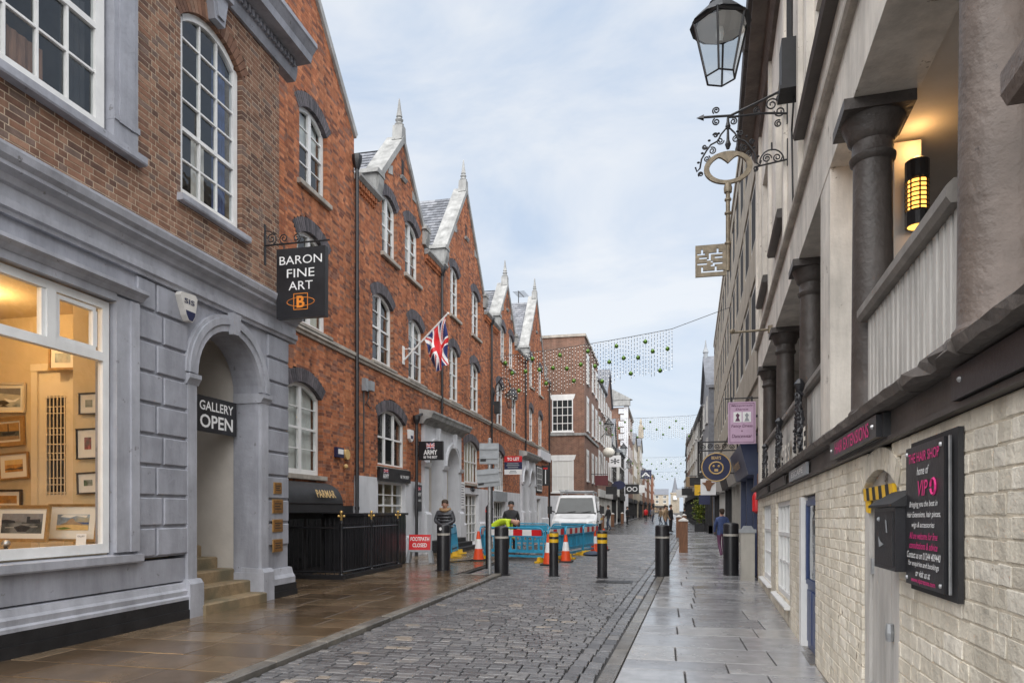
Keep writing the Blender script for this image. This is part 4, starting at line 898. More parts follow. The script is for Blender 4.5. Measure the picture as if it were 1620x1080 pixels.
# area railings: flank square to the street, then front along the pavement
rl = empty('railings', (-6.55, 13.1, 0), 'black iron spear topped railings with gold ornaments round the basement area', 'railings')
def rail_run(p, q, n, nm='railings'):
    P, Q = Vector(p), Vector(q)
    for i in range(n + 1):
        c = P.lerp(Q, i / n); b = MB(); b.lathe(c.x, c.y, [(.011, .12), (.011, 1.18), (.02, 1.2), (.012, 1.23), (.002, 1.33)], 6); b.build('bar', 'black_paint', rl)
    b = MB(); b.tube([(P.x, P.y, 1.12), (Q.x, Q.y, 1.12)], .018, 5); b.tube([(P.x, P.y, .2), (Q.x, Q.y, .2)], .018, 5); b.build('rail', 'black_paint', rl)
rail_run((-7.75, 13.1), (-6.6, 13.1), 11); rail_run((-6.55, 13.15), (-6.55, 16.2), 24)
for i, (x, y) in enumerate(((-6.55, 13.1), (-6.55, 14.6), (-6.55, 16.2))):
    b = MB(); b.lathe(x, y, [(.045, .05), (.045, .15), (.03, .17), (.03, 1.2), (.045, 1.22), (.03, 1.28)], 10); b.build('post', 'black_paint', rl)
    b = MB(Frame(Y0=y)); b.box(x - .015, x + .015, -.015, .015, 1.28, 1.44); b.box(x - .05, x + .05, -.012, .012, 1.35, 1.38); b.ball((x, 0, 1.45), .035, 8); b.ball((x - .06, 0, 1.37), .028, 8); b.ball((x + .06, 0, 1.37), .028, 8); b.build('ornament', 'gold', rl)
b = MB(); b.box(-7.78, -6.48, 13.02, 13.18, .04, .14); b.box(-6.63, -6.47, 13.18, 16.3, .04, .14); b.build('kerb_plinth', 'plinth_black', rl)
o = empty('bin_enclosure', (-7.25, 16.5, 0), 'black panelled timber enclosure behind the railings below the ARMY window', 'enclosure')
b = MB(); b.box(-7.76, -6.82, 14.7, 17.4, .05, 1.36); b.build('carcass', 'black_matt', o)
b = MB(); b.box(-7.78, -6.76, 14.65, 17.46, 1.36, 1.42); b.build('lid', 'black_paint', o)
for i in range(13):
    b = MB(); y = 14.72 + i * .206; b.box(-6.82, -6.795, y, y + .18, .1, 1.34); b.build('batten', 'black_paint', o)
for i in range(5):
    b = MB(); x = -7.74 + i * .185; b.box(x, x + .17, 14.68, 14.7, .1, 1.34); b.build('batten', 'black_paint', o)
def jack(u, v):
    """colour index of the union flag at u (0..1 along the fly), v (0..1 up the hoist), 2:1"""
    x, y = (u - .5) * 2, v - .5; ax, ay = abs(x), abs(y)
    if ax < .1 or ay < .1: return 2
    if ax < .167 or ay < .167: return 1
    d = (y * 2 - x) / math.sqrt(5) * 1 if x * y > 0 else (y * 2 + x) / math.sqrt(5)
    if x * y > 0: dd = d if x > 0 else -d
    else: dd = -d if x < 0 else d
    if abs(d) > .1: return 0
    return 2 if (-.067 < dd < .0) else 1
# flagpole and flag
FY = 19.7; p0 = Vector((RX, FY, 6.05)); p1 = Vector((-6.36, FY, 7.42))
o = empty('flag', tuple(p0), 'union flag drooping from a slanting white pole on the red brick wall', 'flag')
b = MB(); b.tube([p0, p1], .028, 8); b.tube([(RX, FY, 6.42), tuple(p0.lerp(p1, .26))], .012, 5); b.ball(tuple(p1), .04, 8); b.box(RX, RX + .03, FY - .08, FY + .08, 5.95, 6.5); b.build('flagpole', 'white_paint', o)
NU, NV = 60, 30; ha, hb = p0.lerp(p1, .47), p0.lerp(p1, .97); b = MB()
vs = []
for i in range(NU + 1):
    u = i / NU
    for j in range(NV + 1):
        v = j / NV; h_ = ha.lerp(hb, v); drop = u * (1.05 + .45 * v)
        x = h_.x + u * (.32 * (1 - v) + .04) + .03 * math.sin(u * 9 + v * 4); y = h_.y + (.09 * math.sin(v * 11 + u * 3) + .05 * math.sin(v * 5 - u * 6)) * min(1, u * 3); vs.append((x, y, h_.z - drop))
fs = [(i * (NV + 1) + j, (i + 1) * (NV + 1) + j, (i + 1) * (NV + 1) + j + 1, i * (NV + 1) + j + 1) for i in range(NU) for j in range(NV)]
for k in range(NU * NV):
    i, j = divmod(k, NV); b.cm = jack((i + .5) / NU, (j + .5) / NV)
    b.f.append(list(fs[k])); b.mi.append(b.cm); b.t.append(.5)
b.v = vs; b.build('flag_cloth', ['flag_blue', 'sign_white', 'sign_red'], o, smooth=True)
def mini_jack(parent, fr_box, x0, x1, z0, z1, right, org, n=24, m=12):
    b = MB(); r = Vector(right); nrm = r.cross(Vector((0, 0, 1)))
    for i in range(n):
        for j in range(m):
            b.cm = jack((i + .5) / n, (j + .5) / m); q = [(i, j), (i + 1, j), (i + 1, j + 1), (i, j + 1)]
            b.add([tuple(Vector(org) + r * (x0 + (x1 - x0) * a / n) + Vector((0, 0, z0 + (z1 - z0) * c / m)) + nrm * .004) for a, c in q], [(0, 1, 2, 3)])
    b.build('flag_emblem', ['flag_blue', 'sign_white', 'sign_red'], parent)
o = empty('army_hanging_sign', (RX, 20.95, 3.1), 'black box sign reading ARMY with a union flag, projecting from the wall', 'sign')
b = MB(); b.box(-7.72, -6.9, 20.83, 20.95, 3.1, 3.7); b.build('box', 'black_paint', o)
b = MB(); b.tube([(RX, 20.89, 3.55), (-7.7, 20.89, 3.55)], .02, 5); b.tube([(RX, 20.89, 3.25), (-7.7, 20.89, 3.25)], .02, 5); b.build('bracket', 'iron', o)
mini_jack(o, None, -.19, .09, 3.46, 3.64, (1, 0, 0), (-7.26, 20.83, 0))
text('ARMY', None, (1, 0, 0), (0, 0, 1), (-7.31, 20.83, 3.345), .46, .16, 'sign_white', o, bold=.03); text('BE THE BEST', None, (1, 0, 0), (0, 0, 1), (-7.31, 20.83, 3.19), .46, .08, 'sign_white', o, bold=.02)
o = empty('army_fascia', (RX, 18.9, 2.32), 'long black fascia board with white lettering over the ground floor window', 'sign')
b = MB(RF); b.box(17.72, 20.1, .021, .1, 2.32, 2.7); b.build('board', 'black_paint', o)
text('ARMY', None, (0, 1, 0), (0, 0, 1), (RX + .1, 18.15, 2.46), .42, .13, 'sign_white', o, bold=.03); mini_jack(o, None, -.17, .17, 2.55, 2.66, (0, 1, 0), (RX + .1, 18.15, 0), 16, 8); text('BE THE BEST', None, (0, 1, 0), (0, 0, 1), (RX + .1, 19.6, 2.49), .7, .09, 'sign_white', o, bold=.02)
o = empty('upright_sign', (RX, 20.75, 1.55), 'narrow upright black ARMY panel beside the porch', 'sign')
b = MB(RF); b.box(20.55, 21.0, .09, .13, 1.45, 2.3); b.build('board', 'black_paint', o)
text('ARMY', None, (0, 1, 0), (0, 0, 1), (RX + .13, 20.78, 2.0), .34, .12, 'sign_white', o, bold=.03); text('CAREERS', None, (0, 1, 0), (0, 0, 1), (RX + .13, 20.78, 1.8), .34, .08, 'sign_white', o); mini_jack(o, None, -.12, .12, 2.12, 2.24, (0, 1, 0), (RX + .13, 20.78, 0), 12, 8)
o = empty('drainpipe', (RX, 20.62, 0), 'short black drainpipe between the ARMY window and the porch', 'drainpipe')
b = MB(RF); b.lathe(20.45, .16, [(.05, .05), (.05, 4.2)], 8); b.lathe(20.45, .16, [(.06, 4.2), (.12, 4.35), (.13, 4.48)], 8); b.tube([(20.45, .14, 4.45), (21.0, .14, 4.6)], .05, 6); b.build('pipe', 'black_paint', o)
o = empty('wall_alarm', (RX, 15.45, 2.9), 'blue alarm box and round gold bell on the red brick wall above the railings', 'alarm box')
b = MB(RF); b.box(15.2, 15.55, .01, .1, 2.78, 3.02); b.build('box', 'sign_navy', o); b = MB(RF); b.box(15.24, 15.51, .1, .106, 2.86, 2.98); b.build('label_plate', 'sign_white', o)
b = MB(RF); n = 14; b.prism([(15.78 + .13 * math.cos(2 * math.pi * i / n), 2.88 + .13 * math.sin(2 * math.pi * i / n)) for i in range(n)], .01, .09); b.ball((15.7, .07, 2.58), .06, 8); b.build('bell', 'gold_paint', o)
o = empty('junction_boxes', (RX, 16.9, 4.6), 'pair of grey electrical boxes with a cable on the red brick wall', 'junction box')
b = MB(RF); b.box(16.75, 16.92, .01, .12, 4.65, 4.98); b.box(17.0, 17.24, .01, .16, 4.7, 4.95); b.build('boxes', 'sign_grey', o)
b = MB(RF); b.tube([(16.83, .03, 4.65), (16.83, .03, 2.5)], .02, 5); b.tube([(17.1, .05, 4.7), (17.05, .06, 4.5), (16.95, .05, 4.35), (17.2, .05, 4.25), (17.3, .05, 4.3)], .016, 5); b.build('cable', 'wire', o)
o = empty('alarm_box', (RX, 20.15, 3.8), 'white alarm box on the red brick wall above the ARMY sign', 'alarm box')
b = MB(RF); b.prism([(20.05, 3.72), (20.2, 3.62), (20.35, 3.72), (20.38, 4.0), (20.02, 4.0)], .01, .1); b.build('case', 'sign_white', o)
b = MB(RF); b.box(20.1, 20.3, .1, .105, 3.72, 3.82); b.build('strobe', 'sign_navy', o)
o = empty('to_let_board', (RX, 33.0, 3.2), 'red, navy and white TO LET agency board projecting from the terrace', 'sign')
for z0, z1, m_ in ((3.87, 4.16, 'sign_red'), (3.5, 3.87, 'sign_navy'), (3.25, 3.5, 'sign_white')):
    b = MB(); b.box(-7.72, -6.83, 33.0, 33.05, z0, z1 - .001); b.build('panel', m_, o)
b = MB(); b.tube([(RX, 33.03, 4.1), (-7.7, 33.03, 4.1)], .03, 5); b.build('bracket', 'iron', o)
text('TO LET', None, (1, 0, 0), (0, 0, 1), (-7.275, 33.0, 4.015), .62, .16, 'sign_white', o, bold=.03)
b = MB(Frame(Y0=33.0))
for z_, w_ in ((3.79, .3), (3.7, .34), (3.6, .28), (3.42, .16), (3.34, .2)): b.box(-7.275 - w_, -7.275 + w_ * .9, 0, .004, z_ - .022, z_ + .022)
b.build('small_print', 'sign_grey', o)
o = empty('banner_sign', (RX, 44.0, 3.07), 'black upright banner sign with a white stroke on the last red house', 'sign')
b = MB(); b.box(-7.78, -7.3, 43.97, 44.03, 3.07, 4.4); b.build('board', 'black_matt', o); b = MB(); b.box(-7.56, -7.5, 43.96, 43.97, 3.2, 4.1); b.build('stroke', 'sign_white', o); b = MB(); b.box(-7.68, -7.4, 43.96, 43.97, 4.15, 4.25); b.build('mark', 'sign_red', o)
b = MB(); b.tube([(RX, 44, 4.3), (-7.7, 44, 4.3)], .02, 5); b.build('bracket', 'iron', o)
o = empty('name_board', (RX, 25.9, 1.4), 'white notice board with blue lines beside the porch', 'notice')
b = MB(RF); b.box(25.6, 26.15, .022, .06, 1.55, 2.6); b.build('board', 'sign_white', o); b = MB(RF)
for i in range(9): b.box(25.67, 26.08 - (i * 37 % 5) * .03, .06, .063, 2.48 - i * .1, 2.51 - i * .1)
b.build('lines', 'sign_navy', o)
o = empty('flower_emblem', (RX, 27.4, 2.3), 'black flower emblem on the white wall above the glazed doors', 'emblem')
b = MB(RF)
for i in range(9): a = i * .7; b.tube([(27.4, .04, 2.36), (27.4 + .16 * math.cos(a), .04, 2.36 + .08 * math.sin(a)), (27.4 + .36 * math.cos(a + .3), .04, 2.36 + .1 * math.sin(a + .3))], .018, 4)
b.build('emblem', 'black_matt', o)
def lantern(x, y, z, hgt, wd, parent, n=6, rot=0., mat='iron'):
    """street lantern: tapered glass body, hood and finial; z is the bottom of the glass"""
    P = lambda r, i, zz: (x + r * math.cos(rot + 2 * math.pi * i / n), y + r * math.sin(rot + 2 * math.pi * i / n), zz)
    r0, r1 = wd * .27, wd * .5; zt = z + hgt * .62; f = MB()
    for i in range(n):
        f.tube([P(r0, i, z), P(r1, i, zt)], wd * .02, 5); f.tube([P(r0, i, z), P(r0, i + 1, z)], wd * .016, 5); f.tube([P(r1, i, zt), P(r1, i + 1, zt)], wd * .035, 5)
    f.build('frame', mat, parent)
    for i in range(n):
        b = MB(); b.add([P(r0, i, z), P(r0, i + 1, z), P(r1, i + 1, zt), P(r1, i, zt)], [(0, 1, 2, 3)]); b.build('pane', 'lamp_glass', parent)
    h = MB(); h.lathe(x, y, [(r1 * 1.08, zt), (r1 * .95, zt + hgt * .05), (r1 * .5, zt + hgt * .2), (r1 * .4, zt + hgt * .22), (r1 * .42, zt + hgt * .25), (r1 * .2, zt + hgt * .32), (r1 * .12, zt + hgt * .38)], n * 2); h.build('hood', mat, parent)
    b = MB(); b.lathe(x, y, [(r1 * .9, zt - hgt * .03), (r1 * .6, zt - .005)], n * 2); b.lathe(x, y, [(.02, zt - hgt * .2), (.04, zt - hgt * .12), (.03, zt - hgt * .03)], 8); b.build('reflector', 'sign_white', parent)
o = empty('wall_lantern', (RX, 31, 6.2), 'black lantern hanging from a curved iron bracket on the red terrace', 'street lamp')
lantern(-6.95, 31, 6.24, .9, .55, o)
b = MB(); b.tube([(RX, 31, 6.6), (RX + .15, 31, 7.3), (RX + .45, 31, 7.68), (RX + .75, 31, 7.55), (-6.95, 31, 7.1)], .03, 6); b.tube([(RX, 31, 6.9), (RX + .5, 31, 7.2), (-6.95, 31, 7.25)], .018, 5); b.box(RX, RX + .04, 30.94, 31.06, 6.4, 7.2); b.build('bracket', 'iron', o)
b = MB(RF); b.box(30.55, 30.85, .16, .4, 5.95, 6.5); b.build('control_box', 'black_matt', o)
# ---------------------------------------------------------------- bollards and posts
def bollard(x, y, r, h, label, bands, z=0.):
    o = empty('bollard', (x, y, z), label, 'bollard', 'bollards across the street'); b = MB()
    b.lathe(x, y, [(r * 1.0, z), (r, z + h - .05), (r * .97, z + h - .025), (r * .85, z + h - .008), (r * .5, z + h + .006), (.01, z + h + .01)], 28); b.build('post', 'black_paint', o, smooth=True)
    for zb, hb, m_ in bands:
        b = MB(); b.lathe(x, y, [(r + .001, z + zb), (r + .004, z + zb + .002), (r + .004, z + zb + hb), (r + .001, z + zb + hb + .002)], 28); b.build('band', m_, o, smooth=True)
    b = MB(); b.lathe(x, y, [(r * 1.25, z - .02), (r * 1.25, z + .012), (r * 1.02, z + .014)], 24); b.build('base_ring', 'iron', o)
    return o
WB = [(.84, .05, 'box_grey')]
bb = bollard(-5.15, 15.6, .155, 1.11, 'wide black bollard with white band in front of the man in the puffer jacket', WB, .05)
b = MB(); P = [(-5.17 + .035 * math.cos(t * .6), 15.445, .05 + 1.0 + .04 * math.sin(t * .6)) for t in range(11)]; b.add([(p[0], p[1] - .003, p[2]) for p in P[:10]], [tuple(range(10))[::-1]]); b.build('badge', 'sign_white', bb)
bollard(-3.66, 15.35, .165, 1.12, 'wide black bollard with white band beside the signpost', WB, .0)
bollard(-.03, 15.8, .16, 1.16, 'wide black bollard with white band standing between setts and right pavement', [(.86, .04, 'box_grey')])
bollard(1.5, 16.3, .17, 1.2, 'wide black bollard with white band beside the grey box on the right pavement', [(.9, .05, 'box_grey')])
YB = [(.76, .075, 'yellow'), (.895, .075, 'yellow')]
bollard(-2.43, 15.3, .105, 1.0, 'slim black bollard with two yellow bands nearer the blue barriers', YB)
bollard(-1.33, 15.2, .11, 1.04, 'slim black bollard with two yellow bands in the middle of the setts', YB)
o = empty('reflector_post', (-4.22, 16.3, .05), 'tall slim black post with red and white reflective cap behind the signpost', 'bollard')
b = MB(); b.lathe(-4.22, 16.3, [(.07, .05), (.07, 1.5), (.065, 1.56), (.03, 1.62)], 14); b.build('post', 'black_paint', o, smooth=True)
b = MB(); b.add([(-4.285, 16.24, 1.44), (-4.15, 16.23, 1.5), (-4.15, 16.27, 1.63), (-4.28, 16.28, 1.57)], [(0, 1, 2, 3)]); b.build('reflector', 'sign_red', o)
b = MB(); b.add([(-4.245, 16.236, 1.49), (-4.19, 16.228, 1.51), (-4.19, 16.243, 1.57), (-4.24, 16.247, 1.55)], [(0, 1, 2, 3)]); b.build('reflector_mark', 'sign_white', o)
o = empty('signpost', (-3.84, 14.95, .05), 'galvanised signpost with two grey sign plates seen from behind', 'signpost')
b = MB(); b.lathe(-3.84, 14.95, [(.042, .05), (.042, 3.1), (.02, 3.12)], 12); b.build('pole', 'galvanised', o, smooth=True)
for (x0, x1, z0, z1, ty) in ((-4.06, -3.62, 2.53, 3.0, 0), (-4.12, -3.6, 2.02, 2.42, -.09)):
    f = MatF((-3.84, 14.9, (z0 + z1) / 2), .12, 0, ty); b = MB(f); w_ = x1 - x0; hh = (z1 - z0) / 2; b.box(x0 + 3.84, x1 + 3.84, -.005, .005, -hh, hh); pl = b.build('sign_plate', 'sign_grey', o)
    b = MB(f); b.box(x0 + 3.86, x1 + 3.82, -.03, -.006, hh * .4, hh * .4 + .03); b.box(x0 + 3.86, x1 + 3.82, -.03, -.006, -hh * .5, -hh * .5 + .03); b.build('rail', 'sign_grey', pl)
    b = MB(f); b.box(x0 + 3.86, x0 + 3.99, -.012, -.006, -hh * .75, -hh * .35); b.build('sticker', 'black_matt', pl)
def wood_post(x, y, label, h=1.1, w_=.145):
    o = empty('wooden_bollard', (x, y, .01), label, 'bollard', 'wooden bollards along the street'); b = MB()
    b.box(x - w_, x + w_, y - w_, y + w_, .0, h); b.build('post', 'wood_post', o)
    b = MB(); e = w_ + .02; b.add([(x - e, y - e, h), (x + e, y - e, h), (x + e, y + e, h), (x - e, y + e, h), (x - e, y - e, h + .04), (x + e, y - e, h + .04), (x + e, y + e, h + .04), (x - e, y + e, h + .04), (x, y, h + .14)], [(0, 1, 5, 4), (1, 2, 6, 5), (2, 3, 7, 6), (3, 0, 4, 7), (4, 5, 8), (5, 6, 8), (6, 7, 8), (7, 4, 8)]); b.build('cap', 'pale_cap', o)
wood_post(.67, 24.55, 'square wooden bollard with pale cap, nearest one on the right pavement')
wood_post(.8, 38.0, 'square wooden bollard behind the nearest one on the right pavement')
wood_post(1.35, 48.0, 'distant wooden bollard standing clear of the crowd on the right pavement')
wood_post(-4.55, 52.0, 'wooden bollard on the left kerb just beyond the van')
wood_post(-4.5, 62.0, 'wooden bollard on the left kerb, second beyond the van')
wood_post(-4.4, 75.0, 'wooden bollard far off on the left kerb, third beyond the van')
o = empty('cable_box', (1.72, 15.1, 0), 'pale grey metal street cabinet beside the right wall', 'cabinet')
f = MatF((1.72, 15.1, 0), -.06); b = MB(f); b.box(-.14, .14, -.1, .14, .0, 1.02); b.build('body', 'box_grey', o)
b = MB(f); b.box(-.17, .17, -.13, .17, 1.02, 1.09); b.prism([(-.12, 1.09), (.12, 1.09), (.08, 1.16), (-.08, 1.16)], -.1, .12); b.build('lid', 'sign_grey', o)
b = MB(f); b.box(-.12, .12, -.105, -.1, .08, .95); b.build('door', 'box_grey', o)
# ---------------------------------------------------------------- roadworks
def cone(x, y, label, z=0., h=.75):
    o = empty('traffic_cone', (x, y, z), label, 'traffic cone', 'cones round the roadworks'); b = MB(); b.box(x - .2, x + .2, y - .2, y + .2, z, z + .04); b.build('foot', 'rubber', o)
    R_ = lambda t: .155 * (1 - t) + .035 * t
    for t0, t1, m_ in ((0, .38, 'orange_red'), (.38, .72, 'sign_white'), (.72, 1, 'orange_red')):
        b = MB(); b.lathe(x, y, [(R_(t0), z + .04 + h * t0), (R_(t1), z + .04 + h * t1)], 16); b.build('sleeve', m_, o, smooth=True)
cone(-5.17, 18.85, 'orange and white cone on the brown flags left of the black bollard', .05, .8)
cone(-3.05, 18.3, 'orange and white cone half hidden behind the nearer yellow banded bollard', 0, .8)
cone(-2.75, 19.5, 'orange and white cone right of the nearer yellow banded bollard')
cone(-2.35, 23.9, 'orange and white cone at the far corner of the blue barriers')
cone(-2.18, 25.6, 'far orange cone just showing behind the farther yellow banded bollard')
def barrier(p, q, label, panel=True, z=0., lean=0.):
    """blue plastic road barrier from p to q"""
    P, Q = Vector((*p, z)), Vector((*q, z)); ln = (Q - P).length; rz = math.atan2(Q.y - P.y, Q.x - P.x); o = empty('road_barrier', ((P.x + Q.x) / 2, (P.y + Q.y) / 2, z), label, 'barrier', 'blue barriers round the roadworks')
    f = MatF(tuple(P), rz, lean); b = MB(f); H_ = .98
    b.tube([(.03, 0, .14), (.03, 0, H_ - .12), (.09, 0, H_ - .03), (.18, 0, H_), (ln - .18, 0, H_), (ln - .09, 0, H_ - .03), (ln - .03, 0, H_ - .12), (ln - .03, 0, .14)], .026, 6)
    b.box(.03, ln - .03, -.022, .022, .27, .36); b.box(.03, ln - .03, -.022, .022, .14, .2); b.box(.03, ln - .03, -.03, .03, .715, .755); b.build('frame', 'barrier_blue', o)
    n = max(4, int(ln / .17))
    for i in range(1, n):
        b = MB(f); s = ln * i / n; b.box(s - .026, s + .026, -.02, .02, .36, .715); b.build('slat', 'barrier_blue', o)
    k = 6 if ln > 1.6 else 4
    for i in range(k):
        b = MB(f); b.box(.1 + (ln - .2) * i / k, .1 + (ln - .2) * (i + 1) / k, -.026, .026, .757, .93); b.build('reflective_panel', ('sign_white', 'sign_red')[i % 2] if panel else 'barrier_blue', o)
    for s in (.12, ln - .12):
        b = MB(f); b.slab([(s - .07, -.28), (s + .07, -.28), (s + .07, .28), (s - .07, .28)], 0, .05); b.prism([(s - .05, .05), (s + .05, .05), (s + .03, .16), (s - .03, .16)], -.16, .16); b.build('foot', 'yellow', o)
    return o
barrier((-5.2, 19.55), (-3.3, 19.1), 'blue barrier with red and white strip facing the camera behind the bollards')
barrier((-3.22, 19.15), (-2.95, 20.6), 'short blue barrier at the near corner of the roadworks')
barrier((-2.93, 20.65), (-2.62, 22.5), 'blue barrier along the setts, middle of the right-hand run')
barrier((-2.6, 22.55), (-2.28, 24.4), 'blue barrier along the setts, far end of the right-hand run')
barrier((-2.35, 24.6), (-4.1, 25.2), 'blue barrier across the back of the roadworks below the van bonnet', False)
barrier((-4.15, 25.2), (-5.9, 25.6), 'blue barrier across the back of the roadworks behind the workmen', False)
barrier((-5.6, 21.2), (-5.35, 19.7), 'blue barrier on the left side of the roadworks beside the cone')
barrier((-6.55, 21.4), (-6.3, 19.9), 'blue barrier standing askew near the glazed doors', False, .05, .1)
b = MB(); vs = [(-5.1, 19.8, .012), (-3.2, 19.5, .012), (-2.6, 24, .012), (-5.2, 24.8, .012)]; b.add(vs, [(0, 1, 2, 3)]); b.build('excavation', 'earth', None, kind='structure')
o = empty('rubble', (-4, 21.5, 0), 'heap of lifted setts and earth inside the blue barriers', 'rubble')
for i in range(40):
    f = MatF((rnd(-4.9, -3.1), rnd(20.3, 23.8), rnd(.03, .3)), rnd(0, 6), rnd(-.5, .5)); b = MB(f); b.ct = random.random(); b.cushion(-.1, .1, -.06, .06, -.06, .06, .012, axis=2); b.build('loose_sett', 'sett', o)
b = MB(); n = 16
b.lathe(-4, 21.9, [(1.0, .0), (.8, .15), (.45, .28), (.1, .33)], n); b.build('earth_heap', 'earth', o, smooth=True)
o = empty('sandbag', (-2.3, 22.6, 0), 'blue grey sandbag slumped beside the right-hand barriers', 'sandbag')
b = MB(MatF((-2.3, 22.4, 0), .5)); b.lathe(0, 0, [(.2, 0), (.3, .05), (.27, .1), (.1, .15)], 12); b.build('bag', 'jeans', o, smooth=True)
o = empty('hose', (-5.4, 18.4, .06), 'black hose trailing over the brown flags beside the cone', 'hose')
b = MB(); b.tube([(-5.85, 17.9, .06), (-5.6, 18.15, .075), (-5.35, 18.6, .075), (-5.2, 19.3, .075), (-5.1, 20, .06)], .02, 6); b.build('pipe', 'rubber', o)
o = empty('footpath_closed_sign', (-6.5, 17.6, .05), 'red FOOTPATH CLOSED sign in a grey plastic stand', 'sign')
f = MatF((-6.5, 17.6, .05), .12, -.14)
b = MB(f); b.box(-.3, .3, -.012, .012, .36, .78); b.build('board', 'sign_red', o)
for x in (-1, 1):
    b = MB(f); b.prism([(x * .33 - .05, 0), (x * .33 + .05, 0), (x * .28 + .04, .35), (x * .28 - .04, .35)], -.05, .2); b.build('leg', 'sign_grey', o)
b = MB(f); b.box(-.31, .31, -.03, .03, .3, .358); b.box(-.31, -.3, -.02, .02, .36, .79); b.box(.3, .31, -.02, .02, .36, .79); b.build('stand', 'sign_grey', o)
R_ = f.m.to_3x3(); up = R_ @ Vector((0, 0, 1)); rt = R_ @ Vector((1, 0, 0))
text('FOOTPATH', None, rt, up, f.m @ Vector((0, -.012, .66)), .52, .11, 'sign_white', o, bold=.02); text('CLOSED', None, rt, up, f.m @ Vector((0, -.012, .49)), .4, .11, 'sign_white', o, bold=.02)
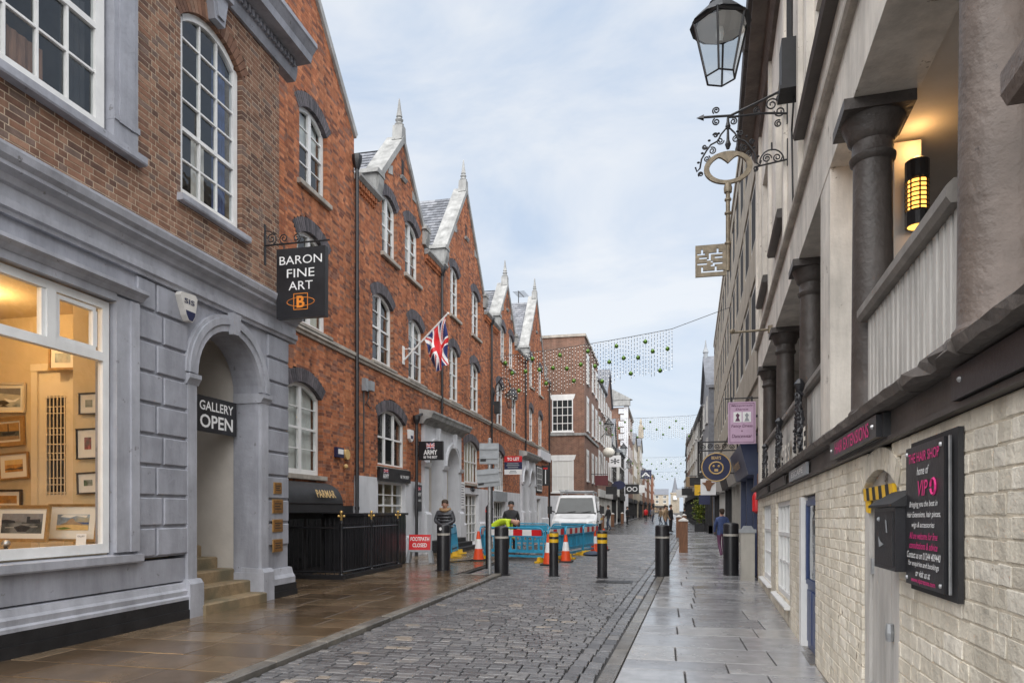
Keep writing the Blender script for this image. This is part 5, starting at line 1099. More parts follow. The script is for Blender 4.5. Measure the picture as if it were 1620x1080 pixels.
# ---------------------------------------------------------------- dropside van behind the roadworks
def van(x, y, rz):
    o = empty('parked_van', (x, y, 0), 'white dropside van with a roof rack parked behind the blue barriers', 'van'); f = MatF((x, y, 0), rz)
    prof = [(0, .42), (-.02, .75), (.05, .98), (.25, 1.1), (.75, 1.22), (1.02, 1.34), (1.62, 2.08), (1.82, 2.17), (2.55, 2.2), (2.6, 1.9), (2.6, .45)]   # (y back from the bumper, z)
    n = len(prof); vs = []; fs = []
    def half(z): return .98 if z < 1.25 else .98 - (z - 1.25) * .17
    for sx in (-1, -.86, .86, 1):
        for (yy, zz) in prof: ins = .05 if abs(sx) == 1 else 0; vs.append((sx * half(zz), yy + (ins if yy < 1.7 else -ins * .3), zz - ins * (.6 if zz > 1 else 0)))
    for r in range(3):
        for i in range(n): fs.append((r * n + i, r * n + (i + 1) % n, (r + 1) * n + (i + 1) % n, (r + 1) * n + i)[::-1])
    fs.append(tuple(range(n))); fs.append(tuple(range(4 * n - 1, 3 * n - 1, -1)))
    b = MB(f); b.add(vs, [t[::-1] for t in fs]); b.build('cab', 'van_white', o)
    P = lambda sx, t, d=.012: (sx * half(1.34 + .74 * t) * .9, 1.02 + .6 * t - d * 1.2, 1.34 + .74 * t + d)
    b = MB(f); b.add([P(-1, .04), P(1, .04), P(.97, .95), P(-.97, .95)], [(0, 1, 2, 3)]); ws = b.build('windscreen', 'dark_glass', o)
    b = MB(f); b.add([P(-1, .06, .004), P(1, .06, .004), P(.97, .93, .004), P(-.97, .93, .004)], [(0, 1, 2, 3)]); b.build('dark_interior', 'room_dark', o)
    b = MB(f); b.add([P(-1.06, -.06, .014), P(1.06, -.06, .014), P(1.06, .04, .014), P(-1.06, .04, .014)], [(0, 1, 2, 3)]); b.build('scuttle', 'black_matt', o)
    for k in (-.45, .35):
        b = MB(f); a, c = P(k, .03, .02), P(k + .45, .1, .022); b.tube([a, c], .012, 4); b.build('wiper', 'black_matt', ws)
    for sx in (-1, 1):
        X = lambda z: sx * (half(z) + .004)
        b = MB(f); b.add([(X(1.36), 1.28, 1.36), (X(1.36), 2.3, 1.36), (X(2.0), 2.3, 1.98), (X(2.0), 1.74, 1.98)], [(0, 1, 2, 3)]); b.build('side_window', 'black_paint', o)
        b = MB(f); b.box(sx * .99 if sx > 0 else -1.0, 1.0 if sx > 0 else -.99, 1.0, 2.2, .95, 1.0); b.build('side_moulding', 'black_matt', o)
        m = MB(f); m.box(min(sx * 1.08, sx * 1.28), max(sx * 1.08, sx * 1.28), 1.05, 1.15, 1.32, 1.66); m.tube([(sx * .97, 1.3, 1.4), (sx * 1.1, 1.14, 1.45)], .03, 5); m.build('mirror', 'black_matt', o)
        b = MB(f); b.add([(sx * .93, .02, .82), (sx * .6, -.03, .8), (sx * .66, .0, 1.0), (sx * .94, .14, 1.04)], [(0, 1, 2, 3)]); b.build('headlight', 'lamp_glass', o)
        for yy in (.75, 3.9):
            w_ = MB(f); n_ = 20; w_.add([(sx * xx, yy + r * math.cos(2 * math.pi * i / n_), .34 + r * math.sin(2 * math.pi * i / n_)) for xx, r in ((.74, .32), (.76, .34), (.95, .34), (.97, .31)) for i in range(n_)], [(j * n_ + i, j * n_ + (i + 1) % n_, (j + 1) * n_ + (i + 1) % n_, (j + 1) * n_ + i) for j in range(3) for i in range(n_)] + [tuple(range(n_)), tuple(range(3 * n_, 4 * n_))]); wh = w_.build('wheel', 'rubber', o)
            w_ = MB(f); w_.add([(sx * .975, yy + .2 * math.cos(2 * math.pi * i / n_), .34 + .2 * math.sin(2 * math.pi * i / n_)) for i in range(n_)], [tuple(range(n_))]); w_.build('rim', 'steel', wh)
    b = MB(f); b.box(-.95, .95, -.09, .1, .3, .62); b.build('bumper', 'black_matt', o)
    b = MB(f)
    for i in range(4): b.box(-.55, .55, -.045, -.0, .66 + i * .075, .7 + i * .075)
    b.build('grille', 'black_matt', o)
    b = MB(f); b.add([(-.5, .3, 1.125), (.5, .3, 1.125), (.7, .9, 1.29), (-.7, .9, 1.29)], [(0, 1, 2, 3)]); b.build('bonnet_panel', 'van_white', o)
    b = MB(f); b.box(-.26, .26, -.1, -.09, .42, .53); b.build('number_plate', 'sign_white', o)
    b = MB(f); b.box(-1.05, 1.05, 2.75, 5.4, .85, .95); b.box(-1.05, -1.0, 2.75, 5.4, .95, 1.35); b.box(1.0, 1.05, 2.75, 5.4, .95, 1.35); b.box(-1.0, 1.0, 2.75, 2.8, .95, 1.9); b.box(-1.0, 1.0, 5.35, 5.4, .95, 1.35); b.box(-.5, .5, 2.6, 5.3, .5, .85); b.build('load_bed', 'van_white', o)
    b = MB(f); b.box(1.051, 1.06, 2.8, 5.35, 1.0, 1.1); b.build('bed_stripe', 'yellow', o)
    b = MB(f)
    for sx in (-.75, .75):
        b.tube([(sx, 1.75, 2.36), (sx, 2.7, 2.36), (sx, 5.3, 2.36)], .025, 5)
        for yy in (1.9, 2.5, 5.2): b.tube([(sx, yy, 2.15 if yy < 3 else 1.3), (sx, yy, 2.36)], .022, 5)
    for yy in (1.75, 2.2, 2.7, 3.5, 4.3, 5.2): b.tube([(-.78, yy, 2.36), (.78, yy, 2.36)], .02, 5)
    b.tube([(-.8, 1.7, 2.4), (-.35, 5, 2.42)], .03, 5); b.tube([(-.5, 1.7, 2.4), (0, 5, 2.42)], .03, 5); b.build('roof_rack', 'galvanised', o)
van(-3.85, 29.8, .05)
# ---------------------------------------------------------------- people
def person(x, y, z, rz, label, top, legs, hair='hair', h=1.72, pose='stand', hat=None, seedless=0, shoes='black_matt', group=None, fur=False, detail=True):
    o = empty('person', (x, y, z), label, 'person', None, group); k = h / 1.75; f = Matrix.Translation((x, y, z)) @ Matrix.Rotation(rz, 4, 'Z') @ Matrix.Scale(k, 4)
    st = .0
    V = {}; E_ = []; rad = []
    def v(n, p, r): V[n] = len(rad); rad.append((p, r))
    if pose == 'bend':
        v('pel', (0, .0, .95), (.16, .13)); v('sp', (.26, -.02, 1.1), (.16, .13)); v('ch', (.48, -.02, 1.14), (.2, .14)); v('nk', (.62, -.02, 1.12), (.065, .065)); v('hd0', (.7, -.02, 1.09), (.08, .09)); v('hd', (.78, -.03, 1.05), (.095, .1)); v('ht', (.85, -.03, 1.03), (.06, .06))
        arms = [((.5, -.2, 1.12), (.56, -.25, .82), (.7, -.18, .62)), ((.5, .18, 1.12), (.56, .22, .82), (.72, .14, .62))]
    else:
        v('pel', (0, 0, .95), (.155, .12)); v('sp', (0, .0, 1.15), (.16, .12)); v('ch', (0, .01, 1.36), (.2, .125)); v('nk', (0, .0, 1.5), (.062, .062)); v('hd0', (0, -.015, 1.57), (.07, .08)); v('hd', (0, -.02, 1.65), (.082, .1)); v('ht', (0, -.005, 1.73), (.06, .07))
        if pose == 'hands': arms = [((-.19, 0, 1.4), (-.27, -.03, 1.16), (-.05, -.2, 1.06)), ((.19, 0, 1.4), (.27, -.03, 1.16), (.05, -.2, 1.06))]
        elif pose == 'walk': arms = [((-.18, 0, 1.4), (-.24, .08, 1.15), (-.22, -.03, .93)), ((.18, 0, 1.4), (.24, -.05, 1.15), (.21, -.17, .95))]
        else: arms = [((-.19, 0, 1.4), (-.25, .03, 1.14), (-.24, -.06, .9)), ((.19, 0, 1.4), (.25, .03, 1.14), (.24, -.06, .9))]
    for a, c in (('pel', 'sp'), ('sp', 'ch'), ('ch', 'nk'), ('nk', 'hd0'), ('hd0', 'hd'), ('hd', 'ht')): E_.append((V[a], V[c]))
    for s, (sh, el, wr) in enumerate(arms):
        bulk = 1.25 if fur else 1
        v(f's{s}', sh, (.075 * bulk,) * 2); v(f'e{s}', el, (.055 * bulk,) * 2); v(f'w{s}', wr, (.04,) * 2); hd = Vector(wr) + (Vector(wr) - Vector(el)).normalized() * .09; v(f'h{s}', tuple(hd), (.035, .025))
        E_ += [(V['ch'], V[f's{s}']), (V[f's{s}'], V[f'e{s}']), (V[f'e{s}'], V[f'w{s}']), (V[f'w{s}'], V[f'h{s}'])]
        if detail:
            d = (hd - Vector(wr)).normalized(); sd = d.cross(Vector((0, 1, .2))).normalized()
            for q in range(4):
                p = hd + sd * (.021 * (q - 1.5)) + d * (.045 - .006 * abs(q - 1.4)); v(f'f{s}{q}', tuple(p), (.0085,) * 2); E_.append((V[f'h{s}'], V[f'f{s}{q}']))
            p = Vector(wr) + d * .06 + sd * -.05; v(f't{s}', tuple(p), (.01,) * 2); E_.append((V[f'w{s}'], V[f't{s}']))
    for s, sx in ((0, -1), (1, 1)):
        kn, an = ((.0, -.02), (.0, .02)) if pose != 'walk' else (((-.16, .1), (.08, .22))[s])[:2] and (((-.14, -.1), (.03, .26))[s])
        v(f'l{s}', (sx * .1, 0, .88), (.1, .105)); v(f'k{s}', (sx * .11, kn if not isinstance(kn, tuple) else kn[0], .5), (.068,) * 2); v(f'a{s}', (sx * .11, an if not isinstance(an, tuple) else an[1], .1), (.05,) * 2); v(f'o{s}', (sx * .125, (an if not isinstance(an, tuple) else an[1]) - .16, .04), (.045, .04))
        E_ += [(V['pel'], V[f'l{s}']), (V[f'l{s}'], V[f'k{s}']), (V[f'k{s}'], V[f'a{s}']), (V[f'a{s}'], V[f'o{s}'])]
    me = bpy.data.meshes.new('body'); me.from_pydata([tuple(f @ Vector(p)) for p, r in rad], E_, []); bo = bpy.data.objects.new('body', me); COL.objects.link(bo)
    md = bo.modifiers.new('skin', 'SKIN'); md.use_smooth_shade = True
    for i, (p, r) in enumerate(rad): me.skin_vertices[0].data[i].radius = (r[0] * k, r[1] * k); me.skin_vertices[0].data[i].use_root = (i == 0)
    bo.modifiers.new('sub', 'SUBSURF').levels = 2 if detail else 1
    dg = bpy.context.evaluated_depsgraph_get(); m2 = bpy.data.meshes.new_from_object(bo.evaluated_get(dg)); bpy.data.objects.remove(bo)
    m2.materials.clear()
    for m_ in (top, legs, 'skin', shoes): m2.materials.append(MATS[m_])
    inv = f.inverted(); nk = rad[V['nk']][0]; hands = [Vector(rad[V[f'h{s}']][0]) for s in (0, 1)]
    for p in m2.polygons:
        c = inv @ p.center; mi = 0
        if pose == 'bend': mi = 2 if c.x > .6 and c.z > .95 else (1 if c.z < .9 and c.x < .3 else 0)
        else: mi = 2 if c.z > nk[2] - .0 else (1 if c.z < .86 and abs(c.x) < .22 else 0)
        if min((c - hh).length for hh in hands) < .085: mi = 2
        if c.z < .09: mi = 3
        p.material_index = mi; p.use_smooth = True
    bo = bpy.data.objects.new('body', m2); put(bo, o); bo.matrix_parent_inverse = o.matrix_basis.inverted()
    F = lambda: None
    class FF:
        flip = False; rot = 0
        def __call__(self, a, c, d): return tuple(f @ Vector((a, c, d)))
    fr = FF()
    if pose == 'bend': hc = (.78, -.03, 1.06)
    else: hc = (0, -.015, 1.655)
    if hat or hair:
        b = MB(fr)
        if pose == 'bend': b.ball((.8, -.03, 1.085), .075, 10)
        else: b.lathe(0, .005, [(.088, 1.66), (.1, 1.68), (.097, 1.74), (.07, 1.78), (.01, 1.795)], 12); b.ball((0, .035, 1.65), .082, 10)
        b.build('hat' if hat else 'hair', hat or hair, o, smooth=True)
    if detail and pose != 'bend':
        b = MB(fr); b.add([(-.014, -.115, 1.615), (.014, -.115, 1.615), (0, -.138, 1.62), (0, -.112, 1.66)], [(0, 1, 2), (0, 2, 3), (2, 1, 3)]); b.ball((-.088, 0, 1.635), .02, 6, 1.5); b.ball((.088, 0, 1.635), .02, 6, 1.5); b.build('nose_and_ears', 'skin', o, smooth=True)
        b = MB(fr); b.box(-.045, -.018, -.118, -.1, 1.645, 1.655); b.box(.018, .045, -.118, -.1, 1.645, 1.655); b.box(-.025, .025, -.117, -.1, 1.577, 1.583); b.build('eyes_and_mouth', 'hair', o)
    if fur:
        b = MB(fr); b.tube([(.13 * math.cos(t), .02 - .11 * math.sin(t), 1.49 + .02 * math.cos(2 * t)) for t in [j * .45 for j in range(15)]], .05, 6); b.build('hood_trim', 'fur_trim', o, smooth=True)
        b = MB(fr)
        for zz in (1.0, 1.09, 1.18, 1.27, 1.36):
            b.tube([(.205 * math.cos(t), .0 - .155 * math.sin(t), zz) for t in [j * 2 * math.pi / 18 for j in range(19)]], .035, 6)
        b.build('quilting', top, o, smooth=True)
    return o
person(-5.93, 18.1, .05, .1, 'man in dark puffer jacket with fur hood standing behind a black bollard', 'puffer', 'jeans', h=1.7, pose='hands', fur=True)
person(-4.83, 21.6, .02, .25, 'workman in dark jacket and black knitted hat standing in the roadworks', 'coat_black', 'coat_black', hat='black_matt', h=1.73)
person(-5.2, 20.7, .05, 0, 'workman in yellow hi-vis jacket bending over behind the bollard', 'hivis', 'jeans', hair='skin', pose='bend', h=1.72)
person(1.78, 22.3, .01, 3.4, 'person in blue coat and purple trousers walking behind the right-hand bollard', 'coat_blue', 'plum', pose='walk', h=1.5, shoes='sign_white', detail=False)
FP = [(-4.35, 42.5, 'coat_blue', 'person in bright blue coat walking just beyond the van'), (-3.95, 43.6, 'jeans', 'person in denim beside the van tail'), (-3.9, 49.5, 'coat_black', 'person in long black coat beside the left kerb bollards'), (-3.5, 68, 'coat_black', 'person in black farther up the left kerb'), (-1.3, 84, 'coat_grey', 'person in grey coat in the middle of the far street'), (-2.2, 88, 'sign_red', 'person in red far up the street'), (.1, 44, 'coat_tan', 'person in tan coat behind the wooden bollards'), (.45, 46, 'coat_black', 'person in black behind the wooden bollards'), (-.3, 70, 'coat_tan', 'far person in tan coat in the street'), (.9, 90, 'coat_black', 'far person in black near the right pavement'), (1.9, 66, 'coat_black', 'person in black by the right-hand shops'), (-1.8, 105, 'coat_blue', 'tiny far person in blue in the street'), (-.6, 110, 'coat_grey', 'tiny far person in grey in the street'), (.6, 118, 'coat_tan', 'tiny far person in tan at the street end')]
for i, (x, y, c_, lab) in enumerate(FP): person(x, y, .01, rnd(0, 6.2), lab, c_, ('jeans', 'coat_black')[i % 2], pose=('walk', 'stand')[i % 2], h=rnd(1.62, 1.8), detail=False, group='people far up the street')
# ---------------------------------------------------------------- Christmas light curtains
def curtain(Y, xa, za, xb, zb, xe, ze, drop, n, nb, label, bead=.014, br=.082, xs=None, zs=None, bare=0):
    o = empty('light_curtain', (xa, Y, za - drop), label, 'light curtain', 'Christmas lights across the street')
    b = MB(); L_ = lambda t: (xa + (xb - xa) * t, za + (zb - za) * t + .25 * (t * t - t))
    pts = [(L_(i / 20)[0], Y, L_(i / 20)[1]) for i in range(21)]
    b.tube([(xs or xa - 1.6, Y, (zs or za) - .1)] + pts + [(xe, Y, ze)], .012, 5); b.build('cable', 'wire', o)
    for i in range(n):
        t = i / (n - 1); x, z = L_(t); d = drop * (1 + .06 * math.sin(t * 23) - .06 * t) * rnd(.9, 1.08); w_ = MB(); w_.tube([(x, Y, z), (x + rnd(-.01, .01), Y, z - d)], .008, 4); w_.cm = 1
        zz = z - rnd(.02, .1)
        while zz > z - d: r = bead; w_.add([(x + r, Y, zz), (x - r, Y, zz), (x, Y - r, zz), (x, Y + r, zz), (x, Y, zz + r), (x, Y, zz - r)], [(0, 3, 4), (3, 1, 4), (1, 2, 4), (2, 0, 4), (3, 0, 5), (1, 3, 5), (2, 1, 5), (0, 2, 5)]); zz -= rnd(.1, .2)
        w_.build('light_strand', ['wire', 'led'], o)
    for i in range(nb):
        t = (i + .4) / nb; x, z = L_(t); zz = z - drop * (.18, .5, .85, .5)[i % 4] * rnd(.85, 1.1); b = MB(); b.ball((x, Y, zz), br, 12); b.lathe(x, Y, [(br * .25, zz + br * .95), (br * .25, zz + br * 1.2)], 6); b.build('bauble', 'bauble', o, smooth=True)
curtain(26.0, -6.15, 7.5, .3, 8.2, 2.6, 8.95, 1.62, 62, 24, 'nearest white light curtain with green baubles strung across the street', xs=-7.8, zs=7.3)
curtain(52.0, -4.9, 8.4, 2.1, 8.45, 3.0, 8.6, 1.7, 46, 15, 'second light curtain with green baubles farther up the street', bead=.016, xs=-5.4)
curtain(90.0, -4.8, 8.3, 2.5, 8.3, 3.0, 8.4, 1.7, 30, 12, 'third light curtain small in the distance', bead=.018, br=.1, xs=-5.4)
curtain(125.0, -4.8, 8.3, 2.8, 8.3, 3.4, 8.4, 1.7, 24, 9, 'farthest light curtain tiny at the end of the street', bead=.02, br=.12, xs=-5.4)
# ---------------------------------------------------------------- buildings farther up the left side
def far_window(fr, parent, s0, s1, z0, z1, frame='white_paint', cols=2, rows=2, lintel=None, glassm='screen', D=.05, si=.12):
    b = MB(fr); w_ = .07
    b.box(s0, s0 + w_, 0, D, z0, z1); b.box(s1 - w_, s1, 0, D, z0, z1); b.box(s0 + w_, s1 - w_, 0, D, z0, z0 + w_); b.box(s0 + w_, s1 - w_, 0, D, z1 - w_, z1)
    for i in range(1, cols): s = s0 + (s1 - s0) * i / cols; b.box(s - .02, s + .02, 0, D - .01, z0 + w_, z1 - w_)
    for i in range(1, rows): z = z0 + (z1 - z0) * i / rows; b.box(s0 + w_, s1 - w_, 0, D - .012, z - .025, z + .025)
    b.box(s0 - .08, s1 + .08, 0, si, z0 - .1, z0 - .002); b.cm = 1; b.box(s0 + w_, s1 - w_, .0, .012, z0 + w_, z1 - w_)
    if lintel: b.cm = 2; b.prism([(s0 - .05, z1 + .002), (s1 + .05, z1 + .002), (s1 + .16, z1 + .34), (s0 - .16, z1 + .34)], 0, .04)
    b.build('window', [frame, 'dark_glass' if glassm == 'screen' else glassm, lintel or frame], parent)
def far_building(name, label, fr, s0, s1, zt, wall, floors, cols, roof='flat', depth=9., frame='white_paint', shop='shop_inside', fascia='black_matt', lintel=None, gable=None, timber=False, rz=None, cat='building'):
    o = empty(name, fr((s0 + s1) / 2, 0, 0), label, cat, 'buildings up the street')
    b = MB(fr); b.box(s0, s1, -depth, 0, 3.0, zt); b.box(s0, s1, -depth, -.25, 0, 3.0); b.build('wall', wall, o)
    n = floors; fh = (zt - 3.9) / n; cw = (s1 - s0) / cols
    for i in range(n):
        for j in range(cols):
            c = s0 + cw * (j + .5); hw = min(.62, cw * .32); z0 = 4.0 + i * fh + fh * .18; far_window(fr, o, c - hw, c + hw, z0, z0 + fh * .62, frame, 2, 2, lintel)
    b = MB(fr); b.box(s0 + .1, s1 - .1, 0, .16, 2.6, 3.25); b.build('shop_fascia', fascia, o)
    b = MB(fr); b.box(s0 + .05, s1 - .05, -.24, -.2, .5, 2.6); b.build('shop_window', shop, o)
    b = MB(fr)
    for i in range(max(2, int((s1 - s0) / 1.6)) + 1): s = s0 + .05 + (s1 - s0 - .2) * i / max(2, int((s1 - s0) / 1.6)); b.box(s, s + .1, -.22, .02, 0, 2.6)
    b.box(s0 + .05, s1 - .05, -.21, 0, 0, .5); b.build('shopfront_posts', fascia, o)
    if roof == 'pitch':
        b = MB(fr); r = gable or 2.6; b.profile([(.25, zt - .05), (.25, zt + .05), (-depth / 2, zt + r), (-depth - .2, zt + .05), (-depth - .2, zt - .05)], s0 - .08, s1 + .08); b.build('roof', 'slate', o)
    elif roof == 'front':
        g_ = gable or 2.4; b = MB(fr); m = (s0 + s1) / 2; b.prism([(s0, zt + .002), (s1, zt + .002), (m, zt + g_)], -depth, 0); b.build('gable', wall, o)
        b = MB(fr)
        for a, e in ((s0 - .15, m), (s1 + .15, m)):
            p = [(a, zt - .1), (e, zt + g_ + .02), (e, zt + g_ + .2), (a, zt + .08)]; b.prism(p if a < e else p[::-1], -depth, .18)
        b.build('roof', 'slate', o)
    else:
        b = MB(fr); b.profile([(-.1, zt), (.1, zt), (.25, zt + .15), (.25, zt + .28), (-.1, zt + .3)], s0, s1); b.build('cornice', 'stone_sill', o)
    if timber:
        b = MB(fr); z0 = 3.3
        for i in range(n + 1): b.box(s0, s1, .002, .06, 3.7 + i * fh - .12, 3.7 + i * fh + .1)
        k = int((s1 - s0) / .55)
        for i in range(k + 1): s = s0 + (s1 - s0 - .14) * i / k; b.box(s, s + .13, .002, .05, 3.3, zt + (0 if roof != 'front' else -.0))
        b.build('timber_frame', 'timber_black', o)
    return o
# brown brick corner building that steps forward
bo = empty('corner_building', (-5.4, 47.6, 0), 'brown brick corner building with white lintels that steps forward beside the terrace', 'building', 'buildings up the street')
BF = Frame(Y0=47.6); SF = Frame(-5.4, 0, 1)
b = MB(); b.box(-12, -5.4, 47.6, 57.5, 0, 13.6); b.build('wall', 'far_brick', bo)
b = MB(); b.box(-12.1, -5.3, 47.5, 57.6, 13.6, 13.78); b.build('parapet', 'stone_sill', bo)
far_window(BF, bo, -7.68, -6.2, 7.0, 9.25, cols=4, rows=4, lintel='white_paint'); far_window(BF, bo, -7.68, -6.15, 2.75, 5.0, cols=4, rows=2, lintel='white_paint', glassm='blind')
b = MB(); b.box(-7.8, -5.3, 47.5, 47.6, 6.7, 6.87); b.box(-5.4, -5.3, 47.6, 57.5, 6.7, 6.87); b.build('string_course', 'white_stone', bo)
for i, c in enumerate((49.6, 53.2, 56)):
    for z0, z1 in ((3.6, 5.5), (7.2, 9.3), (10.6, 12.4)): far_window(SF, bo, c - .6, c + .6, z0, z1, lintel='white_paint')
b = MB(BF); b.box(-7.8, -5.38, .0, .06, 0, 2.5); b.build('rendered_base', 'white_wall', bo)
b = MB(SF); b.box(47.65, 57.4, .001, .1, 0, 2.6); b.build('shopfront', 'render_white', bo)
far_building('brick_house', 'brown brick town house beyond the corner building', SF, 57.5, 65, 12.4, 'far_brick', 3, 3, 'pitch', lintel='white_paint', fascia='render_white')
far_building('brick_house', 'brown brick town house with shallow gable, third beyond the terrace', SF, 65, 73, 12.2, 'far_brick', 3, 3, 'front', fascia='render_white', gable=3.2)
F2 = Frame(-5.4, 0, 1)
far_building('timbered_house', 'black and white timbered house with white gable', F2, 73, 80, 8.6, 'render_white', 2, 3, 'front', timber=True, gable=2.8)
far_building('timbered_house', 'black and white timbered house with steep slate roof', Frame(-5.0, 0, 1), 80, 89, 8.2, 'render_white', 2, 3, 'pitch', timber=True, gable=4.2)
far_building('brick_house', 'tall red brick building with a gable rising behind the timbered houses', Frame(-9, 0, 1), 76, 96, 13.0, 'far_brick', 3, 5, 'front', gable=3.6)
pb = far_building('pedimented_building', 'brick and white stone building with quoins and a classical pediment', Frame(-5.1, 0, 1), 98, 116, 16.0, 'far_brick', 3, 4, 'flat')
PF = Frame(Y0=97.9); b = MB(PF)
b.box(-10, -4.6, -.1, .5, 16.2, 17.0); b.prism([(-10.2, 17.0), (-4.3, 17.0), (-7.2, 18.6)], -.3, .6); b.build('pediment', 'white_stone', pb)
b = MB(PF); b.box(-5.5, -4.9, .0, .12, 0, 16.2)
b.build('corner_pilaster', 'white_wall', pb)
for i in range(10):
    b = MB(PF); b.box(-6.0 - .25 * (i % 2), -5.5, 0, .1, 7 + i * .9, 7.75 + i * .9); b.build('quoin', 'white_wall', pb)
b = MB(PF); b.box(-9.5, -5.5, .0, .08, 0, 8.2); b.build('white_flank', 'render_white', pb)
LX = [(116, 130, -4.9, 12.5, 'render_tan', 'front'), (130, 146, -4.4, 13.5, 'concrete', 'front'), (146, 162, -3.9, 10.0, 'far_brick', 'pitch'), (162, 180, -3.3, 9.5, 'far_brick', 'pitch'), (180, 205, -2.7, 10.5, 'red_brick_far', 'pitch')]
for i, (a, e, x, zt, m_, rf) in enumerate(LX):
    far_building('far_building', ('tan stone gabled building beyond the pediment', 'buff stone building with a tall gable and finial', 'low brick building far up the left side', 'small brick building near the left street end', 'red brick building closing the left side of the street')[i], Frame(x, 0, 1), a, e, zt, m_, 3, 4, rf)
b = MB(); b.lathe(-4.2, 131, [(.5, 15), (.45, 17.2), (.2, 17.6), (.25, 18), (.05, 18.8)], 8); b.build('pinnacle', 'render_tan', bpy.data.objects.get('far_building.001'))
o = empty('church_tower', (5.2, 330, 0), 'pale church tower with a small spire closing the street', 'tower')
b = MB(); b.box(3.2, 7.2, 330, 334, 0, 9); b.box(2.9, 7.5, 329.7, 334.3, 9, 9.6); b.build('shaft', 'render_tan', o)
b = MB(); b.lathe(5.2, 332, [(1.7, 9.6), (1.2, 11), (.1, 17)], 8); b.build('spire', 'slate', o)
b = MB(); b.lathe(5.2, 329.6, [(.9, 6.2), (.9, 8)], 10); b.build('clock', 'sign_white', o)
far_building('far_building', 'low dark terrace across the end of the street', Frame(Y0=300), -30, 2, 8, 'render_tan', 2, 10, 'pitch')
far_building('far_building', 'low pale terrace across the end of the street right of the tower', Frame(Y0=305), 8.5, 40, 7, 'render_white', 2, 10, 'pitch')
# hanging signs and lamps on the left
def hang(x, y, z, w_, h, mat, label, txt=None, tm='sign_white', wall=-5.4, rnd_=False):
    o = empty('hanging_sign', (x, y, z), label, 'sign', 'shop signs up the street'); b = MB(Frame(Y0=y))
    if rnd_: b.prism([(x + w_ / 2 * math.cos(2 * math.pi * i / 18), z + h / 2 + h / 2 * math.sin(2 * math.pi * i / 18)) for i in range(18)], -.04, .04)
    else: b.box(x - w_ / 2, x + w_ / 2, -.04, .04, z, z + h)
    b.build('board', mat, o); b = MB(); b.tube([(wall, y, z + h + .1), (x + (w_ / 2 if x > wall else -w_ / 2), y, z + h + .1)], .025, 5); b.tube([(x, y, z + h + .1), (x, y, z + h - .05)], .015, 4); b.build('bracket', 'iron', o)
    if txt:
        ls = txt.split('|')
        for i, s_ in enumerate(ls): text(s_, None, (1, 0, 0), (0, 0, 1), (x, y - .042, z + h * (1 - (i + .5) / len(ls))), w_ * .78, h * .5 / len(ls), tm, o, bold=.01)
    return o
hang(-4.6, 52, 3.35, 1.0, .75, 'maroon', 'dark maroon shop sign above the van roof')
hang(-4.55, 66, 5.6, 1.1, 1.1, 'sign_white', 'white shop sign with a dark star emblem', '*', 'black_matt')
hang(-4.5, 71, 3.6, 1.3, .9, 'sign_navy', 'round navy blue shop sign on the left side', None, rnd_=True)
hang(-4.6, 62, 2.9, 1.0, .7, 'black_matt', 'black shop sign with pale lettering on the left side')
hang(-4.1, 92, 3.6, 1.8, 1.3, 'black_matt', 'black and white shop sign beside the pedimented building', 'OO')
hang(-4.0, 118, 4.4, 1.7, 1.3, 'sign_white', 'small white shop sign far up the left side')
hang(-3.4, 135, 7.5, 2.2, 1.7, 'sign_navy', 'blue and white shop sign far up the left side', 'A', 'sign_white')
for i, (y, z, lab) in enumerate(((60, 8.0, 'black lantern with pale globe on the brown brick house'), (83, 8.0, 'black lantern on the timbered house'), (96, 7.2, 'black lantern beside the pedimented building'))):
    o = empty('wall_lantern', (-5.4, y, z), lab, 'street lamp', 'lanterns on the left side'); lantern(-4.7, y, z, 1.5, .9, o); b = MB(); b.tube([(-5.4, y, z - .3), (-5.0, y, z + .2), (-4.7, y, z)], .04, 5); b.tube([(-5.4, y, z + 1.2), (-5.1, y, z + 1.8), (-4.7, y, z + 1.5)], .035, 5); b.build('bracket', 'iron', o)
    if i == 0: b = MB(); b.ball((-4.7, y, z - 1.5), .55, 12, .8); b.build('globe', 'mount', o, smooth=True)
# ================================================================ RIGHT: ROW BUILDING WITH GALLERY ON COLUMNS
QF = Frame(.987, .063, -1, tilt=.015)
row = empty('row_building', QF(8, 0, 0), 'cream painted building with a columned upper walkway over cream brick shops', 'building')
DOORS = [(4.5, .46, 0, 1.62, .13, .13), (7.62, .56, 0, 1.7, 0, 0), (10.18, .95, .36, 1.72, 0, 0), (12.92, .93, .38, 1.74, 0, 0)]
brick_wall(QF, row, 1.0, 15.2, -.2, 1.9, DOORS, 'cream_brick', 'cream_mortar', single=300, bl=.225, bh=.076, j=.007, proud=.006, jit=.002, worn=True)
arch_ring(QF, row, 4.5, .46, 1.62, .13, .13, -.1, .012, 'cream_brick', name='arch_brick')
b = MB(QF); b.box(1.0, 15.2, 0, .035, 1.9, 2.04); b.box(1.0, 15.25, .0, .05, 1.88, 1.905); b.build('fascia', 'fascia_brown', row)
